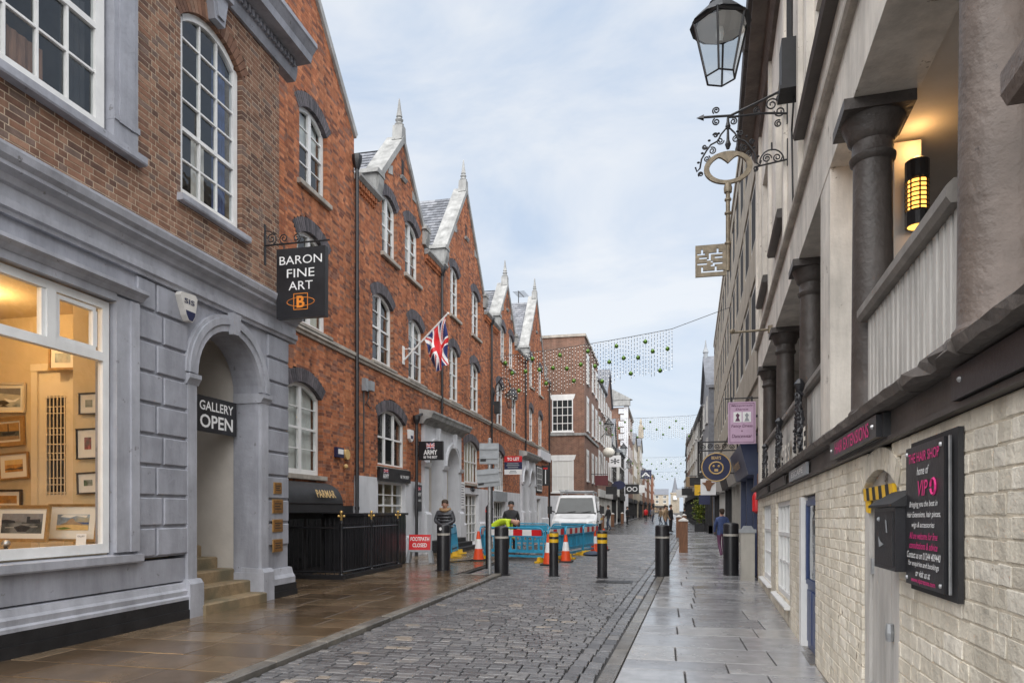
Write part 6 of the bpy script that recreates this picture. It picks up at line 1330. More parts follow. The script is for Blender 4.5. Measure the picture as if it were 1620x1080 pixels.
def ledge(s0, s1, rough=False):
    b = MB(QF); n = max(2, int((s1 - s0) / .12)); prev = None; vs = []; fs = []
    for i in range(n + 1):
        s = s0 + (s1 - s0) * i / n; j = (lambda a: rnd(-a, a)) if rough else (lambda a: rnd(-a, a) * .25)
        vs += [(s, -.02, 2.042), (s, .09 + j(.03), 2.042), (s, .13 + j(.03), 2.055 + j(.01)), (s, .14 + j(.03), 2.1 + j(.012)), (s, .1 + j(.02), 2.135 + j(.01)), (s, -.3, 2.14)]
        if i:
            for k in range(5): fs.append(((i - 1) * 6 + k, (i - 1) * 6 + k + 1, i * 6 + k + 1, i * 6 + k))
    fs += [tuple(range(6)), tuple(range(n * 6 + 5, n * 6 - 1, -1))]
    b.add(vs, fs); b.build('ledge_stone', 'brown_ledge', row)
for a, e, r_ in ((1.0, 2.75, False), (2.77, 3.5, True), (3.52, 5.9, False), (5.92, 7.1, False), (7.12, 15.25, False)): ledge(a, e, r_)
# walkway behind the columns
b = MB(QF); b.box(1.0, 15.2, -3.2, -.3, 2.0, 2.12); b.build('walkway_floor', 'brown_ledge', row)
b = MB(QF); b.box(1.0, 15.2, -3.3, -3.0, 2.12, 4.5); b.box(15.0, 15.2, -3.0, -.32, 2.12, 4.5); b.box(6.0, 6.35, -.62, -.43, 2.12, 4.45); b.build('walkway_wall', 'soffit', row)
b = MB(QF); b.box(1.0, 15.2, -3.2, -.02, 4.5, 4.6); b.build('walkway_ceiling', 'soffit', row)
b = MB(QF); b.box(1.0, 15.2, -.42, .0, 4.45, 5.02); b.build('beam', 'cream_paint', row)
b = MB(QF); b.profile([(0, 5.02), (.05, 5.02), (.07, 5.05), (.07, 5.1), (0, 5.13)], 1.0, 15.2); b.build('moulding', 'stone_sill', row)
def column(s, near=False):
    n = 32; zb, zt = 2.135, 4.45; oo = -.17; r = .145 if near else .14
    b = MB(QF); prof = [(r * 1.32, zb), (r * 1.36, zb + .03), (r * 1.32, zb + .07), (r * 1.15, zb + .08), (r * 1.16, zb + .1), (r * 1.06, zb + .12)]
    prof += [(r * (1.03 - .1 * t / 6), zb + .13 + (zt - zb - .52) * t / 6) for t in range(7)]
    prof += [(r * 1.08, zt - .37), (r * 1.12, zt - .34), (r * 1.0, zt - .32), (r * .98, zt - .24), (r * 1.2, zt - .21), (r * 1.24, zt - .18), (r * 1.5, zt - .1), (r * 1.55, zt - .08)]
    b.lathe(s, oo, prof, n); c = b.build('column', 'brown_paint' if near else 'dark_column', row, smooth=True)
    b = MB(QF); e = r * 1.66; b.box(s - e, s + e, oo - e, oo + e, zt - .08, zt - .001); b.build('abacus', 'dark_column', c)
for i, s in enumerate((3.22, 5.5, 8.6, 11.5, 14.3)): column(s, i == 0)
for s0, s1 in ((6.28, 6.8), (14.75, 15.2)):
    b = MB(QF); b.box(s0, s1, -.38, -.005, 2.135, 4.45); b.build('pier', 'cream_paint', row)
def balustrade(s0, s1):
    n = int((s1 - s0) / .105)
    for i in range(n):
        s = s0 + .03 + (s1 - s0 - .06) * i / n; b = MB(QF); w_ = .066 + rnd(-.004, .004); b.cushion(s, s + w_, -.12, -.088, 2.14, 2.86, .006); b.build('baluster', 'timber_grey', row)
    b = MB(QF); b.profile([(-.16, 2.86), (-.05, 2.86), (-.03, 2.89), (-.03, 2.94), (-.06, 2.97), (-.15, 2.97)], s0, s1); b.build('handrail', 'old_rail', row)
for a, e in ((3.4, 5.32), (6.82, 8.42), (8.78, 11.32), (11.68, 14.12)): balustrade(a, e)
for i in range(11):
    s = 1.25 + i * .105; b = MB(QF); b.cushion(s, s + .066, -.12, -.088, 2.14, 2.93, .006); b.build('baluster', 'timber_grey', row)
b = MB(QF); b.profile([(-.16, 2.93), (-.04, 2.93), (-.02, 2.97), (-.02, 3.05), (-.05, 3.09), (-.15, 3.09)], 1.0, 2.78); b.build('handrail', 'brown_paint', row)
# upper storey
WU = [(5.1, 7.75), (10.0, 11.2), (12.6, 13.9)]
b = MB(QF); iv = [(1.0, 15.25)]
for a, e in WU: iv = subtract(iv, a, e)
for a, e in iv: b.box(a, e, -.3, 0, 5.131, 9.35)
for a, e in WU: b.box(a, e, -.3, 0, 5.131, 5.68); b.box(a, e, -.3, 0, 7.9, 9.35)
b.build('upper_wall', 'cream_paint', row)
for a, e in WU:
    window(QF, row, a, e, 5.68, 7.9, 0, rec=.08, cols=max(2, int((e - a) / .45)), rows=(2, 2), fw=.08, backd=.6, mat='cream_paint'); b = MB(QF); b.profile([(-.08, 5.56), (.1, 5.56), (.12, 5.6), (.1, 5.68), (-.08, 5.69)], a - .15, e + .15); b.build('dark_sill', 'fascia_brown', row)
for s in (1.5, 4.8, 8.0, 9.55, 11.9, 14.2, 15.05):
    b = MB(QF); b.box(s, s + .16, 0.001, .05, 5.131, 9.1); b.build('pilaster_strip', 'cream_paint', row)
b = MB(QF); b.box(1.0, 15.25, .0, .36, 9.2, 9.34); b.profile([(.0, 9.0), (.06, 9.0), (.12, 9.1), (.14, 9.199), (0, 9.199)], 1.0, 15.25); b.build('eaves', 'brown_paint', row)
b = MB(QF); b.tube([(s, .36, 9.36) for s in (1.0, 5, 10, 15.3)], .085, 8)
for s in (3, 6, 9, 12, 15.2): b.tube([(s, .36, 9.36), (s + .08, .36, 9.36)], .1, 8)
b.build('gutter', 'dark_column', row, smooth=True)
b = MB(QF); b.profile([(.3, 9.34), (.42, 9.36), (-3.4, 12.0), (-3.4, 9.34)], 1.0, 15.25); b.box(1.0, 15.2, -3.6, -3.3, 0, 12); b.box(14.9, 15.2, -3.3, -.3, 4.6, 9.3); b.build('roof', 'slate', row)
# doors and windows at street level
b = MB(QF); b.box(4.04, 4.96, -.08, -.04, 0, 1.76); d0 = b.build('arched_door', 'timber_grey', row)
b = MB(QF); b.box(4.82, 4.955, -.04, -.01, 0, 1.61); b.box(4.05, 4.18, -.04, -.01, 0, 1.61); b.box(4.18, 4.82, -.04, -.015, 1.54, 1.6); b.build('door_frame', 'timber_grey', d0)
for i in range(4): b = MB(QF); b.box(4.19 + i * .158, 4.19 + i * .158 + .15, -.04, -.03, .03, 1.53); b.build('plank', 'timber_grey', d0)
b = MB(QF); b.lathe(4.3, -.01, [(.02, .75), (.025, .8), (.02, .85)], 8); b.box(4.78, 4.81, -.03, -.015, 1.1, 1.2); b.box(4.78, 4.81, -.03, -.015, .3, .4); b.build('door_furniture', 'galvanised', d0)
text('48', None, QF(0, 0, 0) and (-.063, -1, 0), (0, 0, 1), QF(4.5, -.038, 1.69), .07, .07, 'frame_dark', d0)
b = MB(QF); b.box(7.1, 8.0, -.1, -.05, .06, 1.7); d1 = b.build('blue_door', 'blue_door', row)
b = MB(QF); b.box(8.0, 8.16, -.14, .02, .0, 1.7); b.box(7.06, 7.1, -.14, -.02, 0, 1.7); b.build('door_frame', 'white_paint', d1)
b = MB(QF); b.box(7.18, 7.52, -.05, -.03, .15, .7); b.box(7.58, 7.92, -.05, -.03, .15, .7); b.box(7.14, 7.2, -.05, -.02, .8, 1.62); b.box(7.9, 7.96, -.05, -.02, .8, 1.62); b.box(7.14, 7.96, -.05, -.025, .76, .82); b.box(7.14, 7.96, -.05, -.025, 1.6, 1.66); b.build('door_panel', 'blue_door', d1)
b = MB(QF); b.box(7.2, 7.9, -.048, -.04, .83, 1.6); b.build('door_glass', 'screen', d1)
b = MB(QF); b.box(7.0, 8.2, -.2, .06, .0, .07); b.build('doorstep', 'kerb_stone', d1)
window(QF, row, 9.23, 11.13, .37, 1.72, 0, rec=.03, cols=4, rows=(2, 1), fw=.07, bar=.035, mat='white_paint', back='blind', backd=.12, sill=(.05, .06, .08), sillmat='white_paint')
window(QF, row, 11.99, 13.85, .39, 1.74, 0, rec=.03, cols=4, rows=(2, 1), fw=.07, bar=.035, mat='white_paint', back='blind', backd=.12, sill=(.05, .06, .08), sillmat='white_paint')
b = MB(QF); b.box(1, 15.2, .0, .03, -.2, .05); b.build('footing', 'kerb_stone', row)
# ---------------------------------------------------------------- things on the row building
RT = (-.0629, -.998, 0.015); UPV = (0, 0, 1)
def wall_sign(name, label, s0, s1, z0, z1, o0, o1, mat, lines, cat='sign'):
    o = empty(name, QF((s0 + s1) / 2, o0, z0), label, cat); b = MB(QF); b.box(s0, s1, o0, o1, z0, z1); b.build('board', mat, o)
    for t in lines: s_, sc_, zc, w_, h_, m_, sh = t; text(s_, None, RT, UPV, QF(sc_, o1, zc), w_, h_, m_, o, shear=sh, bold=.008)
    return o
o = wall_sign('hair_shop_board', 'tall black THE HAIR SHOP board with pink and white lettering on the cream brick', 3.12, 3.68, 1.14, 1.79, .045, .06, 'black_paint',
    [('THE HAIR SHOP', 3.4, 1.735, .46, .045, 'pink', 0), ('home of', 3.4, 1.67, .18, .038, 'sign_white', .3), ('VIP', 3.4, 1.59, .15, .07, 'pink', .2), ('Bringing you the best in', 3.4, 1.515, .42, .034, 'sign_white', .3), ('Hair Extensions, hair pieces,', 3.4, 1.467, .5, .034, 'sign_white', .3), ('wigs & accessories', 3.4, 1.42, .34, .032, 'sign_white', .3), ('All are welcome for free', 3.4, 1.373, .42, .032, 'pink', .3), ('consultations & advice', 3.4, 1.328, .42, .032, 'pink', .3), ('Contact us on 01244 409440', 3.4, 1.283, .5, .032, 'sign_white', .3), ('for enquiries and bookings', 3.4, 1.24, .46, .032, 'sign_white', .3), ('or visit us at', 3.4, 1.2, .22, .03, 'sign_white', .3), ('www.viptresses.com', 3.4, 1.163, .36, .028, 'pink', 0)])
b = MB(QF); b.box(3.05, 3.71, .0095, .03, 1.11, 1.82); b.build('backing_frame', 'black_matt', o)
b = MB(QF); b.tube([(3.09, .045, 1.14), (3.095, .045, 1.79)], .006, 5); b.build('edge_tube', 'galvanised', o)
b = MB(QF)
for s, z in ((3.15, 1.76), (3.65, 1.76), (3.15, 1.17), (3.65, 1.17)): b.lathe(s, .062, [(.008, z - .008), (.009, z), (.008, z + .008)], 6)
b.build('bolts', 'steel', o)
b = MB(QF); b.tube([(3.25 + .035 * math.cos(t), .062, 1.59 + .035 * math.sin(t)) for t in [j * .6 for j in range(11)]], .006, 4); b.build('emblem', 'pink', o)
o = wall_sign('hair_extensions_sign', 'narrow black HAIR EXTENSIONS sign with pink letters on the brown fascia', 4.12, 5.62, 1.905, 2.03, .07, .1, 'black_paint', [('HAIR EXTENSIONS', 4.84, 1.967, 1.1, .085, 'pink', 0)])
b = MB(QF); b.box(4.08, 5.58, .035, .07, 1.9, 2.035); b.build('backing', 'black_matt', o); b = MB(QF); b.ball((4.2, .1, 1.97), .014, 6); b.ball((5.54, .1, 1.965), .012, 6); b.build('bolts', 'steel', o)
o = wall_sign('blank_fascia_sign', 'dark navy blank sign board at the upper right on the brown fascia', 1.3, 3.0, 1.91, 2.03, .04, .07, 'black_paint', [])
b = MB(QF); b.ball((2.9, .07, 1.98), .012, 6); b.build('bolt', 'steel', o)
o = wall_sign('cafe_fascia_sign', 'grey fascia sign with pale lettering above the blue door', 7.15, 8.65, 1.9, 2.02, .05, .075, 'sign_grey', [('ESCAPE', 7.9, 1.96, 1.0, .06, 'sign_white', 0)])
wall_sign('blank_fascia_sign', 'plain brown fascia sign above the nearer white window', 9.2, 11.2, 1.9, 2.02, .05, .075, 'fascia_brown', [])
wall_sign('blank_fascia_sign', 'plain brown fascia sign above the farther white window', 11.9, 13.9, 1.9, 2.02, .05, .075, 'fascia_brown', [])
o = empty('letter_sign', QF(10, .05, 2.14), 'row of cream and gold upright letters standing along the stone ledge', 'sign')
s = 12.9
for i, ch_ in enumerate('VAN VINES WATESMAN EL'):
    if ch_ != ' ': text(ch_, None, RT, UPV, QF(s, .06, 2.27), .17, .24, 'mount' if i % 5 else 'old_gold', o, name='letter', bold=.02)
    s -= .29
b = MB(QF); b.tube([(6.9, .05, 2.16), (13, .05, 2.16)], .008, 4); b.build('rail', 'iron', o)
for s, h_, lab in ((7.95, .85, 'tallest black cast iron ornament on the ledge, nearest of three'), (10.2, .75, 'black cast iron ornament on the ledge, middle of three'), (12.7, .65, 'black cast iron ornament on the ledge, farthest of three')):
    o = empty('cast_iron_ornament', QF(s, .05, 2.14), lab, 'ornament', 'cast iron ornaments on the ledge'); b = MB(QF); rs = random.Random(int(s * 10))
    b.lathe(s, .04, [(.03, 2.14), (.025, 2.14 + h_ * .8), (.045, 2.14 + h_ * .86), (.06, 2.14 + h_ * .93), (.03, 2.14 + h_ * .98), (.01, 2.14 + h_)], 8); b.build('stem', 'black_paint', o)
    for i in range(14):
        t = i / 14; z = 2.16 + h_ * .75 * t; wd = .26 * (1 - t * .8); b = MB(QF)
        for sg in (-1, 1): b.tube([(s + sg * q[0], .04 + rs.uniform(-.02, .03), z + q[1]) for q in [(.02, 0), (wd * .6, .03), (wd, -.0 + .05), (wd * .9, .09), (wd * .72, .075)]], [.016, .022, .024, .02, .01], 5); b.ball((s + sg * wd * .8, .06, z + .06), .028, 6)
        b.build('leaf_scroll', 'black_paint', o)
# post box
o = empty('post_box', QF(3.85, 0, 1.18), 'black metal post box with scratched front on the cream brick wall', 'post box')
b = MB(QF); b.box(3.690, 4.130, .01, .105, 1.19, 1.51); b.build('box', 'black_paint', o)
b = MB(QF); b.profile([(.01, 1.512), (.13, 1.512), (.13, 1.525), (.01, 1.6)], 3.670, 4.160); b.build('lid', 'black_matt', o)
b = MB(QF); b.box(3.720, 4.100, .105, .111, 1.21, 1.49); b.build('door', 'iron', o)
b = MB(QF); b.add([(3.810, .113, 1.38), (3.830, .113, 1.44), (3.860, .113, 1.45), (3.840, .113, 1.38)], [(0, 1, 2, 3)]); b.add([(3.890, .113, 1.32), (3.990, .113, 1.3), (4.010, .113, 1.36), (3.950, .113, 1.33)], [(0, 1, 2, 3)]); b.ball((3.990, .113, 1.45), .012, 6); b.build('scratch', 'sign_grey', o)
o = empty('hazard_tape', QF(4.5, 0, 1.45), 'yellow and black striped hazard strip across the top of the arched door', 'hazard tape')
for i in range(9):
    b = MB(QF); s0 = 4.12 + i * .082; b.prism([(s0, 1.57), (s0 + .082, 1.57), (s0 + .112, 1.65), (s0 + .03, 1.65)], -.008, .014); b.build('stripe', ('yellow', 'black_matt')[i % 2], o)
b = MB(QF); b.prism([(4.76, 1.49), (4.82, 1.5), (4.84, 1.57), (4.74, 1.57)], -.006, .01); b.build('loose_end', 'yellow', o)
o = empty('wall_light', QF(6.33, -.78, 3.2), 'black cylindrical wall light glowing amber in the walkway', 'lamp')
sx, ox = 5.88, -.56
b = MB(QF); b.lathe(sx, ox, [(.075, 4.080), (.085, 4.100), (.085, 4.220), (.03, 4.260)], 16); b.lathe(sx, ox, [(.085, 3.720), (.085, 3.820), (.075, 3.840)], 16); b.box(sx + .03, 6.0, ox - .05, ox + .05, 3.760, 4.180)
for i in range(8): a = i * math.pi / 4; b.tube([(sx + .08 * math.cos(a), ox + .08 * math.sin(a), 3.820), (sx + .08 * math.cos(a), ox + .08 * math.sin(a), 4.100)], .006, 4)
for i in range(7): z = 3.860 + i * .035; b.tube([(sx + .082 * math.cos(t), ox + .082 * math.sin(t), z) for t in [j * 2 * math.pi / 12 for j in range(13)]], .006, 4)
b.build('housing', 'black_paint', o)
b = MB(QF); b.lathe(sx, ox, [(.062, 3.830), (.062, 4.090)], 14); b.lathe(sx, ox, [(.06, 3.715), (.07, 3.722)], 14); b.build('bulb', 'lamp_amber', o)
ld = bpy.data.lights.new('wall_lamp', 'POINT'); ld.energy = .7; ld.color = (1, .55, .2); ld.shadow_soft_size = .06; lo = bpy.data.objects.new('wall_lamp', ld); put(lo, o); lo.matrix_parent_inverse = o.matrix_basis.inverted(); lo.location = QF(sx, ox + .0, 4.36)
o = empty('electrical_box', QF(8.34, 0, 6.3), 'black box with a cable on the upper cream wall above the key bracket', 'electrical box')
b = MB(QF); b.box(8.2, 8.48, .005, .2, 6.36, 6.9); b.box(8.18, 8.5, .004, .22, 6.32, 6.36); b.build('case', 'black_matt', o)
b = MB(QF); b.tube([(8.34, .1, 6.9), (8.34, .1, 9.1)], .035, 6); b.tube([(8.4, .05, 6.32), (8.42, .06, 6.15), (8.7, .04, 6.1), (8.75, .02, 5.2)], .012, 5); b.build('conduit', 'black_matt', o)
# the key sign: bracket square to the wall, key hanging from it
KY = 9.5; kx = .987 + .063 * KY; KF = Frame(Y0=KY)
o = empty('key_sign', (kx, KY, 4.6), 'large gilded key hanging from ornate scrolled iron brackets', 'sign')
b = MB(KF); b.tube([(kx, 0, 7.02), (kx - .35, 0, 6.88), (kx - .72, 0, 6.74), (kx - 1.06, 0, 6.76)], .016, 6); b.tube([(kx, 0, 6.68), (kx - .3, 0, 6.72), (kx - .75, 0, 6.72)], .014, 6); b.add([(kx - 1.06, -.02, 6.74), (kx - 1.06, .02, 6.74), (kx - 1.16, 0, 6.76), (kx - 1.06, 0, 6.8), (kx - 1.06, 0, 6.71)], [(0, 1, 2), (0, 2, 3), (1, 2, 3), (0, 2, 4)])
b.box(kx - .015, kx, -.02, .02, 6.55, 7.05)
for (cx, cz, r_, d, ph) in ((kx - .2, 6.82, .085, 1, 0), (kx - .1, 6.9, .06, -1, 2), (kx - .38, 6.76, .05, 1, 1), (kx - .1, 6.72, .07, 1, 3), (kx - .9, 6.83, .05, -1, 4), (kx - .9, 6.68, .05, 1, 2), (kx - .68, 6.66, .05, -1, 2), (kx - .12, 6.56, .05, 1, 1)): b.tube(scroll(cx, cz, r_, d=d, ph=ph), .01, 5)
b.tube([(kx, 0, 6.08), (kx - .42, 0, 6.02)], .012, 5); b.box(kx - .012, kx, -.015, .015, 6.0, 6.35); b.tube([(kx - .05 - .15 + .15 * math.cos(t), 0, 6.07 + .16 * math.sin(t)) for t in [j * math.pi / 10 for j in range(11)]], .01, 5); b.tube(scroll(kx - .26, 6.12, .06), .009, 5); b.tube(scroll(kx - .13, 6.12, .06, d=-1), .009, 5); b.tube([(kx - .2, 0, 6.22), (kx - .2, 0, 6.32)], .012, 5)
b.build('bracket', 'iron', o)
hx = kx - .75; b = MB(KF); b.lathe(hx, 0, [(.02, 6.3), (.04, 6.36), (.02, 6.42), (.015, 6.55), (.035, 6.6), (.02, 6.66), (.015, 6.72)], 8)
for sg in (-1, 1):
    b.tube([(hx + sg * q[0], 0, q[1]) for q in ((.02, 6.58), (.09, 6.5), (.13, 6.42), (.22, 6.38), (.28, 6.3), (.34, 6.2), (.36, 6.08), (.4, 6.04), (.42, 6.1))], .012, 5)
    for (cx, cz, r_, ph) in ((.1, 6.42, .05, 0), (.2, 6.3, .05, 2), (.27, 6.2, .045, 1), (.16, 6.5, .035, 3), (.3, 6.36, .035, 0), (.35, 6.0, .035, 4)): b.tube(scroll(hx + sg * cx, cz, r_, d=sg, ph=ph), .009, 5)
    for (cx, cz) in ((.12, 6.52), (.24, 6.44), (.33, 6.28), (.38, 6.16)): b.ball((hx + sg * cx, 0, cz), .022, 6, .6)
b.build('hanger', 'iron', o)
b = MB(KF); n = 36; cz = 6.05; A_, B_ = .31, .215
for i in range(n):
    t0, t1 = 2 * math.pi * i / n, 2 * math.pi * (i + 1) / n
    def inner(t): 
        x, z = (A_ - .07) * math.cos(t), (B_ - .045) * math.sin(t)
        if math.sin(t) > 0: z -= max(0, .11 - abs(x) * 1.0)
        return hx + x, cz + z
    def outer(t): return hx + A_ * math.cos(t), cz + B_ * math.sin(t)
    b.prism([inner(t0), outer(t0), outer(t1), inner(t1)], -.022, .022)
b.build('bow', 'old_gold', o)
b = MB(KF); b.lathe(hx, 0, [(.05, 5.72), (.055, 5.78), (.04, 5.84)], 12); b.lathe(hx, 0, [(.028, 4.68), (.028, 5.74)], 12)
for z in (5.6, 5.42, 5.02): b.lathe(hx, 0, [(.028, z), (.045, z + .015), (.045, z + .035), (.028, z + .05)], 12)
b.build('shank', 'old_gold', o, smooth=True)
b = MB(KF); x0 = hx - .42
SL = ['................', '................', '...#.......#....', '...#.......#....', '.####..#######..', '.......#........', '..####.#..####..', '......##........', '........#.......', '.#####...#####..', '........##......', '...#......#.....', '...#......#.....', '...#############'[:15] + '.', '................', '................']
for r_, line in enumerate(SL):
    c0 = 0
    while c0 < 16:
        if line[c0] == '#': c0 += 1; continue
        c1 = c0
        while c1 < 16 and line[c1] != '#': c1 += 1
        b.box(x0 + c0 * .025, x0 + c1 * .025, -.015, .015, 4.62 + (15 - r_) * .0263, 4.62 + (16 - r_) * .0263); c0 = c1
b.build('bit', 'old_gold', o)
o = empty('street_lantern', (.47, 6.05, 5.16), 'large glass street lantern hanging at the top of the view by the cream wall', 'street lamp')
lantern(.47, 6.05, 5.17, .72, .47, o, rot=.35)
b = MB(); b.tube([(.47, 6.05, 5.86), (.47, 6.05, 6.1), (.7, 6.05, 6.35), (1.37, 6.05, 6.3)], .022, 6); b.tube([(1.37, 6.05, 5.7), (1.0, 6.05, 6.0), (.75, 6.05, 6.33)], .014, 5); b.build('bracket', 'iron', o)
o = empty('iron_rod', QF(11.8, 0, 4.4), 'rusty iron rod projecting from the cream beam', 'rod'); b = MB(QF); b.tube([(11.8, 0, 4.56), (11.8, .62, 4.55)], .02, 6); b.ball((11.8, .62, 4.57), .045, 8); b.lathe(11.8, .01, [(.06, 4.5), (.06, 4.62)], 8); b.build('rod', 'old_gold', o)
# ================================================================ RIGHT: CONCRETE BUILDING AND SHOPS
CF = Frame(1.37, .0385, -1)
cb = empty('concrete_building', CF(30, 0, 0), 'buff concrete framed office building with deep set windows over shops', 'building')
b = MB(CF); b.box(15.4, 44, -8, -.03, 3.3, 11.4); b.build('wall', 'concrete', cb)
LV = [4.6, 6.9, 9.2, 11.4]; st = 1.9; n = 15
for z in LV: b = MB(CF); b.profile([(-.03, z - .28), (.02, z - .28), (.02, z + .5), (.0, z + .55), (-.03, z + .55)], 15.35, 44); b.build('floor_band', 'concrete', cb)
for i in range(n + 1):
    s = 15.35 + i * st; b = MB(CF); b.box(s, s + .34, -.03, .012, 4.35, 11.55); b.build('fin', 'concrete', cb)
for z in LV[:3]:
    for i in range(n):
        s = 15.35 + i * st + .36
        if s + 1.5 > 44: break
        far_window(Frame(1.37 + .03, .0385, -1), cb, s, s + 1.5, z + .6, z + 1.98, frame='render_white', cols=2, rows=1, D=.016, si=.018, glassm='room_dark')
b = MB(CF); b.box(15.3, 44, -8, .06, 11.56, 11.75); b.build('parapet', 'concrete', cb)
b = MB(CF); b.box(15.4, 44, -.6, -.1, 2.75, 4.32); 
for i in range(60): b.box(15.4 + i * .47, 15.75 + i * .47, -.1, -.06, 2.8, 4.3)
b.build('cladding_band', 'brown_paint', cb)
b = MB(CF); b.box(15.4, 44, -1.4, -1.3, 0, 2.75); b.box(15.4, 44, -1.3, -.6, 2.7, 2.76); b.build('shop_back', 'shop_inside', cb)
def shop(s0, s1, mat, txt, label, tm='sign_white'):
    o = empty('shopfront', CF((s0 + s1) / 2, 0, 0), label, 'shopfront', 'shopfronts on the right'); b = MB(CF)
    b.box(s0, s1, -.3, .0, 0, .45)
    for s in (s0, (s0 + s1) / 2 - .04, s1 - .1): b.box(s, s + .1, -.28, .0, .45, 2.3)
    b.build('frame', mat, o); b = MB(CF); b.profile([(-.2, 2.3), (.12, 2.3), (.3, 3.0), (-.2, 3.0)], s0, s1); b.build('fascia', mat, o)
    for a, e in ((s0 + .1, (s0 + s1) / 2 - .04), ((s0 + s1) / 2 + .06, s1 - .1)): b = MB(CF); b.add([(a, -.12, .45), (e, -.12, .45), (e, -.12, 2.3), (a, -.12, 2.3)], [(0, 1, 2, 3)]); b.build('pane', 'shop_pane', o)
    rs = random.Random(int(s0)); 
    for i in range(10):
        b = MB(CF); s = rs.uniform(s0 + .2, s1 - .4); z = rs.uniform(.5, 1.7); b.box(s, s + rs.uniform(.12, .3), -.6, -.4, z, z + rs.uniform(.15, .4)); b.build('display_item', rs.choice(['sign_white', 'sign_red', 'leaf', 'coat_tan', 'gold_paint', 'jeans']), o)
    b = MB(CF); b.box(s0 + .1, s1 - .1, -.62, -.38, .46, .5); b.box(s0 + .1, s1 - .1, -.62, -.38, 1.2, 1.23); b.build('shelf', 'mount', o)
    if txt: text(txt, None, (-.0385, -1, 0), (-.25, 0, 1), CF((s0 + s1) / 2, .2, 2.65), (s1 - s0) * .5, .26, tm, o, depth=.06)
shop(16.3, 20.6, 'shop_blue', 'Huntons', 'blue shopfront with slanted fascia just beyond the cream building', 'gold_paint')
shop(20.9, 25, 'box_grey', None, 'pale grey shopfront, second on the right', 'black_matt'); shop(25.3, 30, 'black_matt', None, 'black shopfront, third on the right'); shop(30.3, 36, 'render_white', None, 'white shopfront, fourth on the right', 'sign_navy'); shop(36.3, 43.8, 'black_matt', None, 'black shopfront, last under the concrete building')
o = empty('red_cylinder', CF(15.75, .1, 1.5), 'bright red cylinder hanging on the post beside the blue shop', 'cylinder'); b = MB(CF); b.lathe(15.9, -.02, [(.02, 1.42), (.09, 1.47), (.09, 1.8), (.05, 1.88), (.01, 1.9)], 12); b.build('body', 'sign_red', o, smooth=True); b = MB(CF); b.box(15.85, 15.98, -.12, -.04, 0, 2.3); b.build('post', 'wood_post', o)
# perpendicular signs on the right
PY = 15.55; o = empty('fancy_dress_sign', (1.95, PY, 2.9), 'lilac hanging sign with two small pictures reading Fancy Dress and Dancewear', 'sign')
b = MB(); b.box(1.37, 1.94, PY - .02, PY + .02, 2.93, 3.84); b.build('board', 'pink_sign', o)
b = MB(); b.tube([(2.0, PY, 3.92), (1.3, PY, 3.92)], .015, 5); b.box(1.42, 1.46, PY - .015, PY + .015, 3.8, 3.95); b.box(1.84, 1.88, PY - .015, PY + .015, 3.8, 3.95); b.box(1.94, 1.98, PY - .02, PY + .02, 3.1, 3.15); b.box(1.94, 1.98, PY - .02, PY + .02, 3.5, 3.55); b.build('bracket', 'iron', o)
b = MB(Frame(Y0=PY - .02))
for a0, a1, c0, c1 in ((1.4, 1.91, 2.96, 2.97), (1.4, 1.91, 3.8, 3.81), (1.4, 1.41, 2.97, 3.8), (1.9, 1.91, 2.97, 3.8)): b.box(a0, a1, 0, .003, c0, c1)
b.build('border', 'plum', o)
for x0 in (1.48, 1.67):
    b = MB(Frame(Y0=PY - .02)); b.box(x0, x0 + .17, .0, .004, 3.4, 3.62); b.build('picture_panel', 'sign_white', o); b = MB(Frame(Y0=PY - .024)); c = x0 + .085
    b.prism([(c - .05, 3.42), (c + .055, 3.42), (c + .02, 3.5), (c + .045, 3.55), (c, 3.6), (c - .04, 3.55), (c - .015, 3.5)], 0, .003); b.build('silhouette', 'plum' if x0 < 1.6 else 'sign_grey', o)
for s_, z, w_, h_ in (('Masquerade', 3.755, .44, .05), ('Dance', 3.68, .26, .045), ('Fancy Dress', 3.31, .44, .085), ('&', 3.21, .04, .04), ('Dancewear', 3.1, .42, .075)): text(s_, None, (1, 0, 0), (0, 0, 1), (1.655, PY - .022, z), w_, h_, 'plum', o, shear=.15, bold=.01)
PY = 20.4; o = empty('pub_sign', (2.15, PY, 2.4), 'round navy and gold sign with a face in a black iron bracket', 'sign'); F_ = Frame(Y0=PY); cx, cz = 1.47, 2.72
b = MB(F_); b.prism([(cx + .42 * math.cos(2 * math.pi * i / 28), cz + .42 * math.sin(2 * math.pi * i / 28)) for i in range(28)], -.03, .03); b.build('disc', 'sign_navy', o)
b = MB(F_); b.tube([(cx + .4 * math.cos(2 * math.pi * i / 28), .032, cz + .4 * math.sin(2 * math.pi * i / 28)) for i in range(29)], .016, 5); b.tube([(cx + .19 * math.cos(2 * math.pi * i / 20), .032, cz - .02 + .17 * math.sin(2 * math.pi * i / 20)) for i in range(21)], .02, 5); b.ball((cx - .07, .032, cz + .03), .035, 6); b.ball((cx + .07, .032, cz + .03), .035, 6); b.box(cx - .05, cx + .05, .03, .036, cz - .12, cz - .05); b.build('emblem', 'gold_paint', o)
text("BEAR'S", None, (1, 0, 0), (0, 0, 1), (cx, PY - .032, cz + .27), .26, .09, 'gold_paint', o, bold=.02)
b = MB(F_)
for p in (((.95, 0, 3.45), (2.15, 0, 3.45)), ((.95, 0, 2.55), (2.25, 0, 2.55)), ((.97, 0, 2.5), (.97, 0, 3.47)), ((2.05, 0, 2.5), (2.05, 0, 3.47)), ((1.0, 0, 3.2), (2.1, 0, 3.2))): b.tube(p, .022, 5)
for i in range(5): b.tube(scroll(1.1 + i * .2, 3.32, .08, d=1 if i % 2 else -1), .012, 4)
b.build('bracket', 'iron', o)
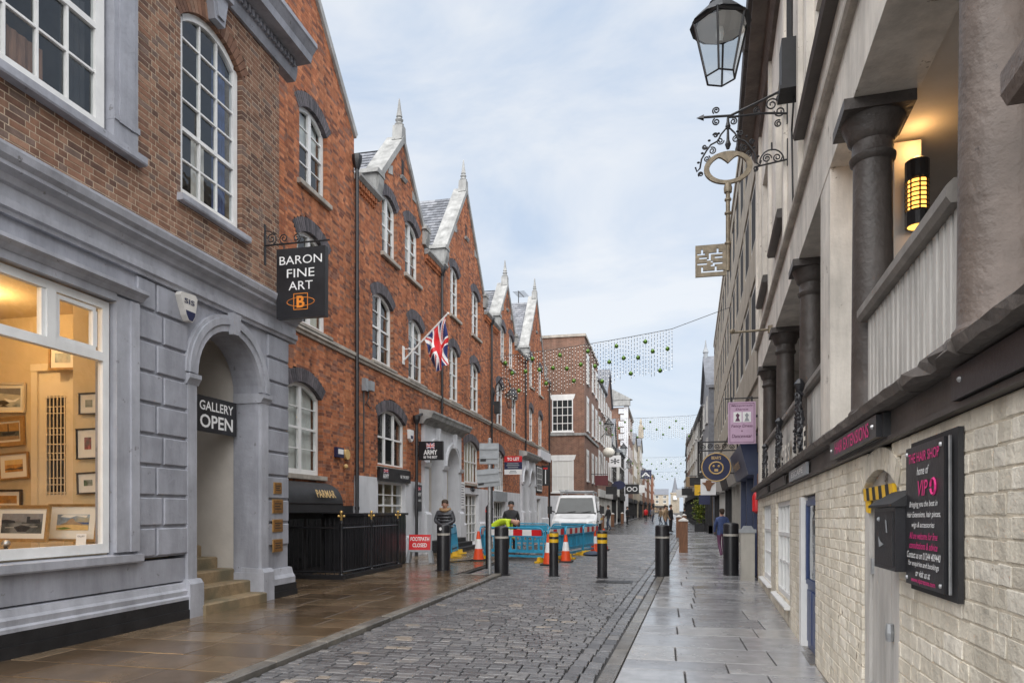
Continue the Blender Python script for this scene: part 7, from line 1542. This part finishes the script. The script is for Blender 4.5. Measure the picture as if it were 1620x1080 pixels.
PY = 24; o = empty('bull_sign', (2.3, PY, 2.1), 'white hanging sign with a brown animal head', 'sign'); b = MB(); b.box(1.22, 1.72, PY - .02, PY + .02, 2.0, 2.55); b.build('board', 'sign_white', o)
b = MB(Frame(Y0=PY - .02)); c = 1.48; b.prism([(c - .05, 2.14), (c + .05, 2.14), (c + .1, 2.3), (c + .22, 2.42), (c + .1, 2.42), (c + .08, 2.5), (c - .08, 2.5), (c - .1, 2.42), (c - .22, 2.42), (c - .1, 2.3)], 0, .02); b.build('head', 'wood_post', o); b = MB(); b.tube([(2.3, PY, 2.62), (1.2, PY, 2.62)], .02, 5); b.build('bracket', 'iron', o)
for (x, y, z, w_, h_, m_, lab) in ((1.75, 34, 2.2, .6, .5, 'yellow', 'small yellow sign on the right side'), (1.85, 33, 1.75, .5, .45, 'sign_navy', 'small blue sign below the yellow one on the right'), (2.2, 50, 3.2, .8, .6, 'black_matt', 'black hanging sign in front of the slate hung house'), (2.2, 58, 3.4, .8, .8, 'coat_tan', 'tan hanging sign farther up the right side'), (2.2, 68, 2.9, 1.0, .7, 'black_matt', 'dark hanging sign far up the right side'), (2.0, 80, 2.9, 1.2, .9, 'sign_white', 'white hanging sign far up the right side')): hang(x, y, z, w_, h_, m_, lab, wall=2.9)
# planter
o = empty('potted_bush', (2.35, 48, 0), 'yellow green bush in a dark square planter on the right pavement', 'plant'); b = MB(); b.slab([(2.05, 47.7), (2.65, 47.7), (2.65, 48.3), (2.05, 48.3)], .01, .55); b.build('planter', 'black_matt', o); b = MB(); b.tube([(2.35, 48, .5), (2.33, 48, 1.5), (2.38, 48, 2.1)], .03, 5); b.build('trunk', 'wood_post', o)
b = MB(); rs = random.Random(3)
for i in range(900):
    a, ph, r_ = rs.uniform(0, 6.28), rs.uniform(-1.4, 1.4), rs.uniform(.1, .5) * (1 + .25 * math.sin(i)); c = Vector((2.35 + r_ * math.cos(a) * math.cos(ph), 48 + r_ * math.sin(a) * math.cos(ph), 1.5 + 1.7 * r_ * math.sin(ph))); u = Vector((rs.uniform(-1, 1), rs.uniform(-1, 1), rs.uniform(-1, 1))).normalized() * .08; q = u.cross(Vector((rs.uniform(-1, 1), rs.uniform(-1, 1), 1))).normalized() * .05; b.ct = rs.random(); b.add([tuple(c - u), tuple(c + q), tuple(c + u), tuple(c - q)], [(0, 1, 2, 3)])
b.build('crown', 'leaf', o, kind='stuff')
# buildings farther up the right side
RB = [('slate_hung_house', 'slate hung gabled house with a pinnacle beyond the concrete building', 2.75, 44.3, 51, 9.2, 'slate', 2, 2, 'front', False), ('timbered_house', 'dark timbered jettied house on the right', 2.85, 51, 59, 9.0, 'render_white', 2, 3, 'pitch', True), ('far_building', 'cream rendered building on the right with slate roof', 2.9, 59, 68, 9.2, 'render_white', 3, 3, 'pitch', False), ('far_building', 'tan stone building on the right', 2.9, 68, 80, 9.4, 'render_tan', 3, 3, 'pitch', False), ('far_building', 'brown brick building on the right', 3.0, 80, 92, 9.8, 'far_brick', 3, 3, 'flat', False), ('timbered_house', 'distant black and white timbered house on the right', 3.3, 92, 106, 9.6, 'render_white', 2, 4, 'front', True), ('far_building', 'grey rendered building far up on the right', 3.9, 106, 125, 10.2, 'concrete', 3, 4, 'pitch', False), ('far_building', 'tan building near the right street end', 4.5, 125, 150, 9.4, 'render_tan', 3, 5, 'pitch', False), ('far_building', 'last pale building at the right street end', 5.4, 150, 190, 9.0, 'render_white', 3, 6, 'pitch', False)]
for nm, lab, x, a, e, zt, m_, fl, cl, rf, tb in RB: hb_ = far_building(nm, lab, Frame(x, 0, -1), a, e, zt, m_, fl, cl, rf, timber=tb, frame='render_white')
b = MB(); b.lathe(2.75, 47.6, [(.14, 11.4), (.14, 12.0), (.2, 12.05), (.08, 12.4), (.02, 12.9)], 8); b.build('pinnacle', 'sign_grey', bpy.data.objects.get('slate_hung_house'))
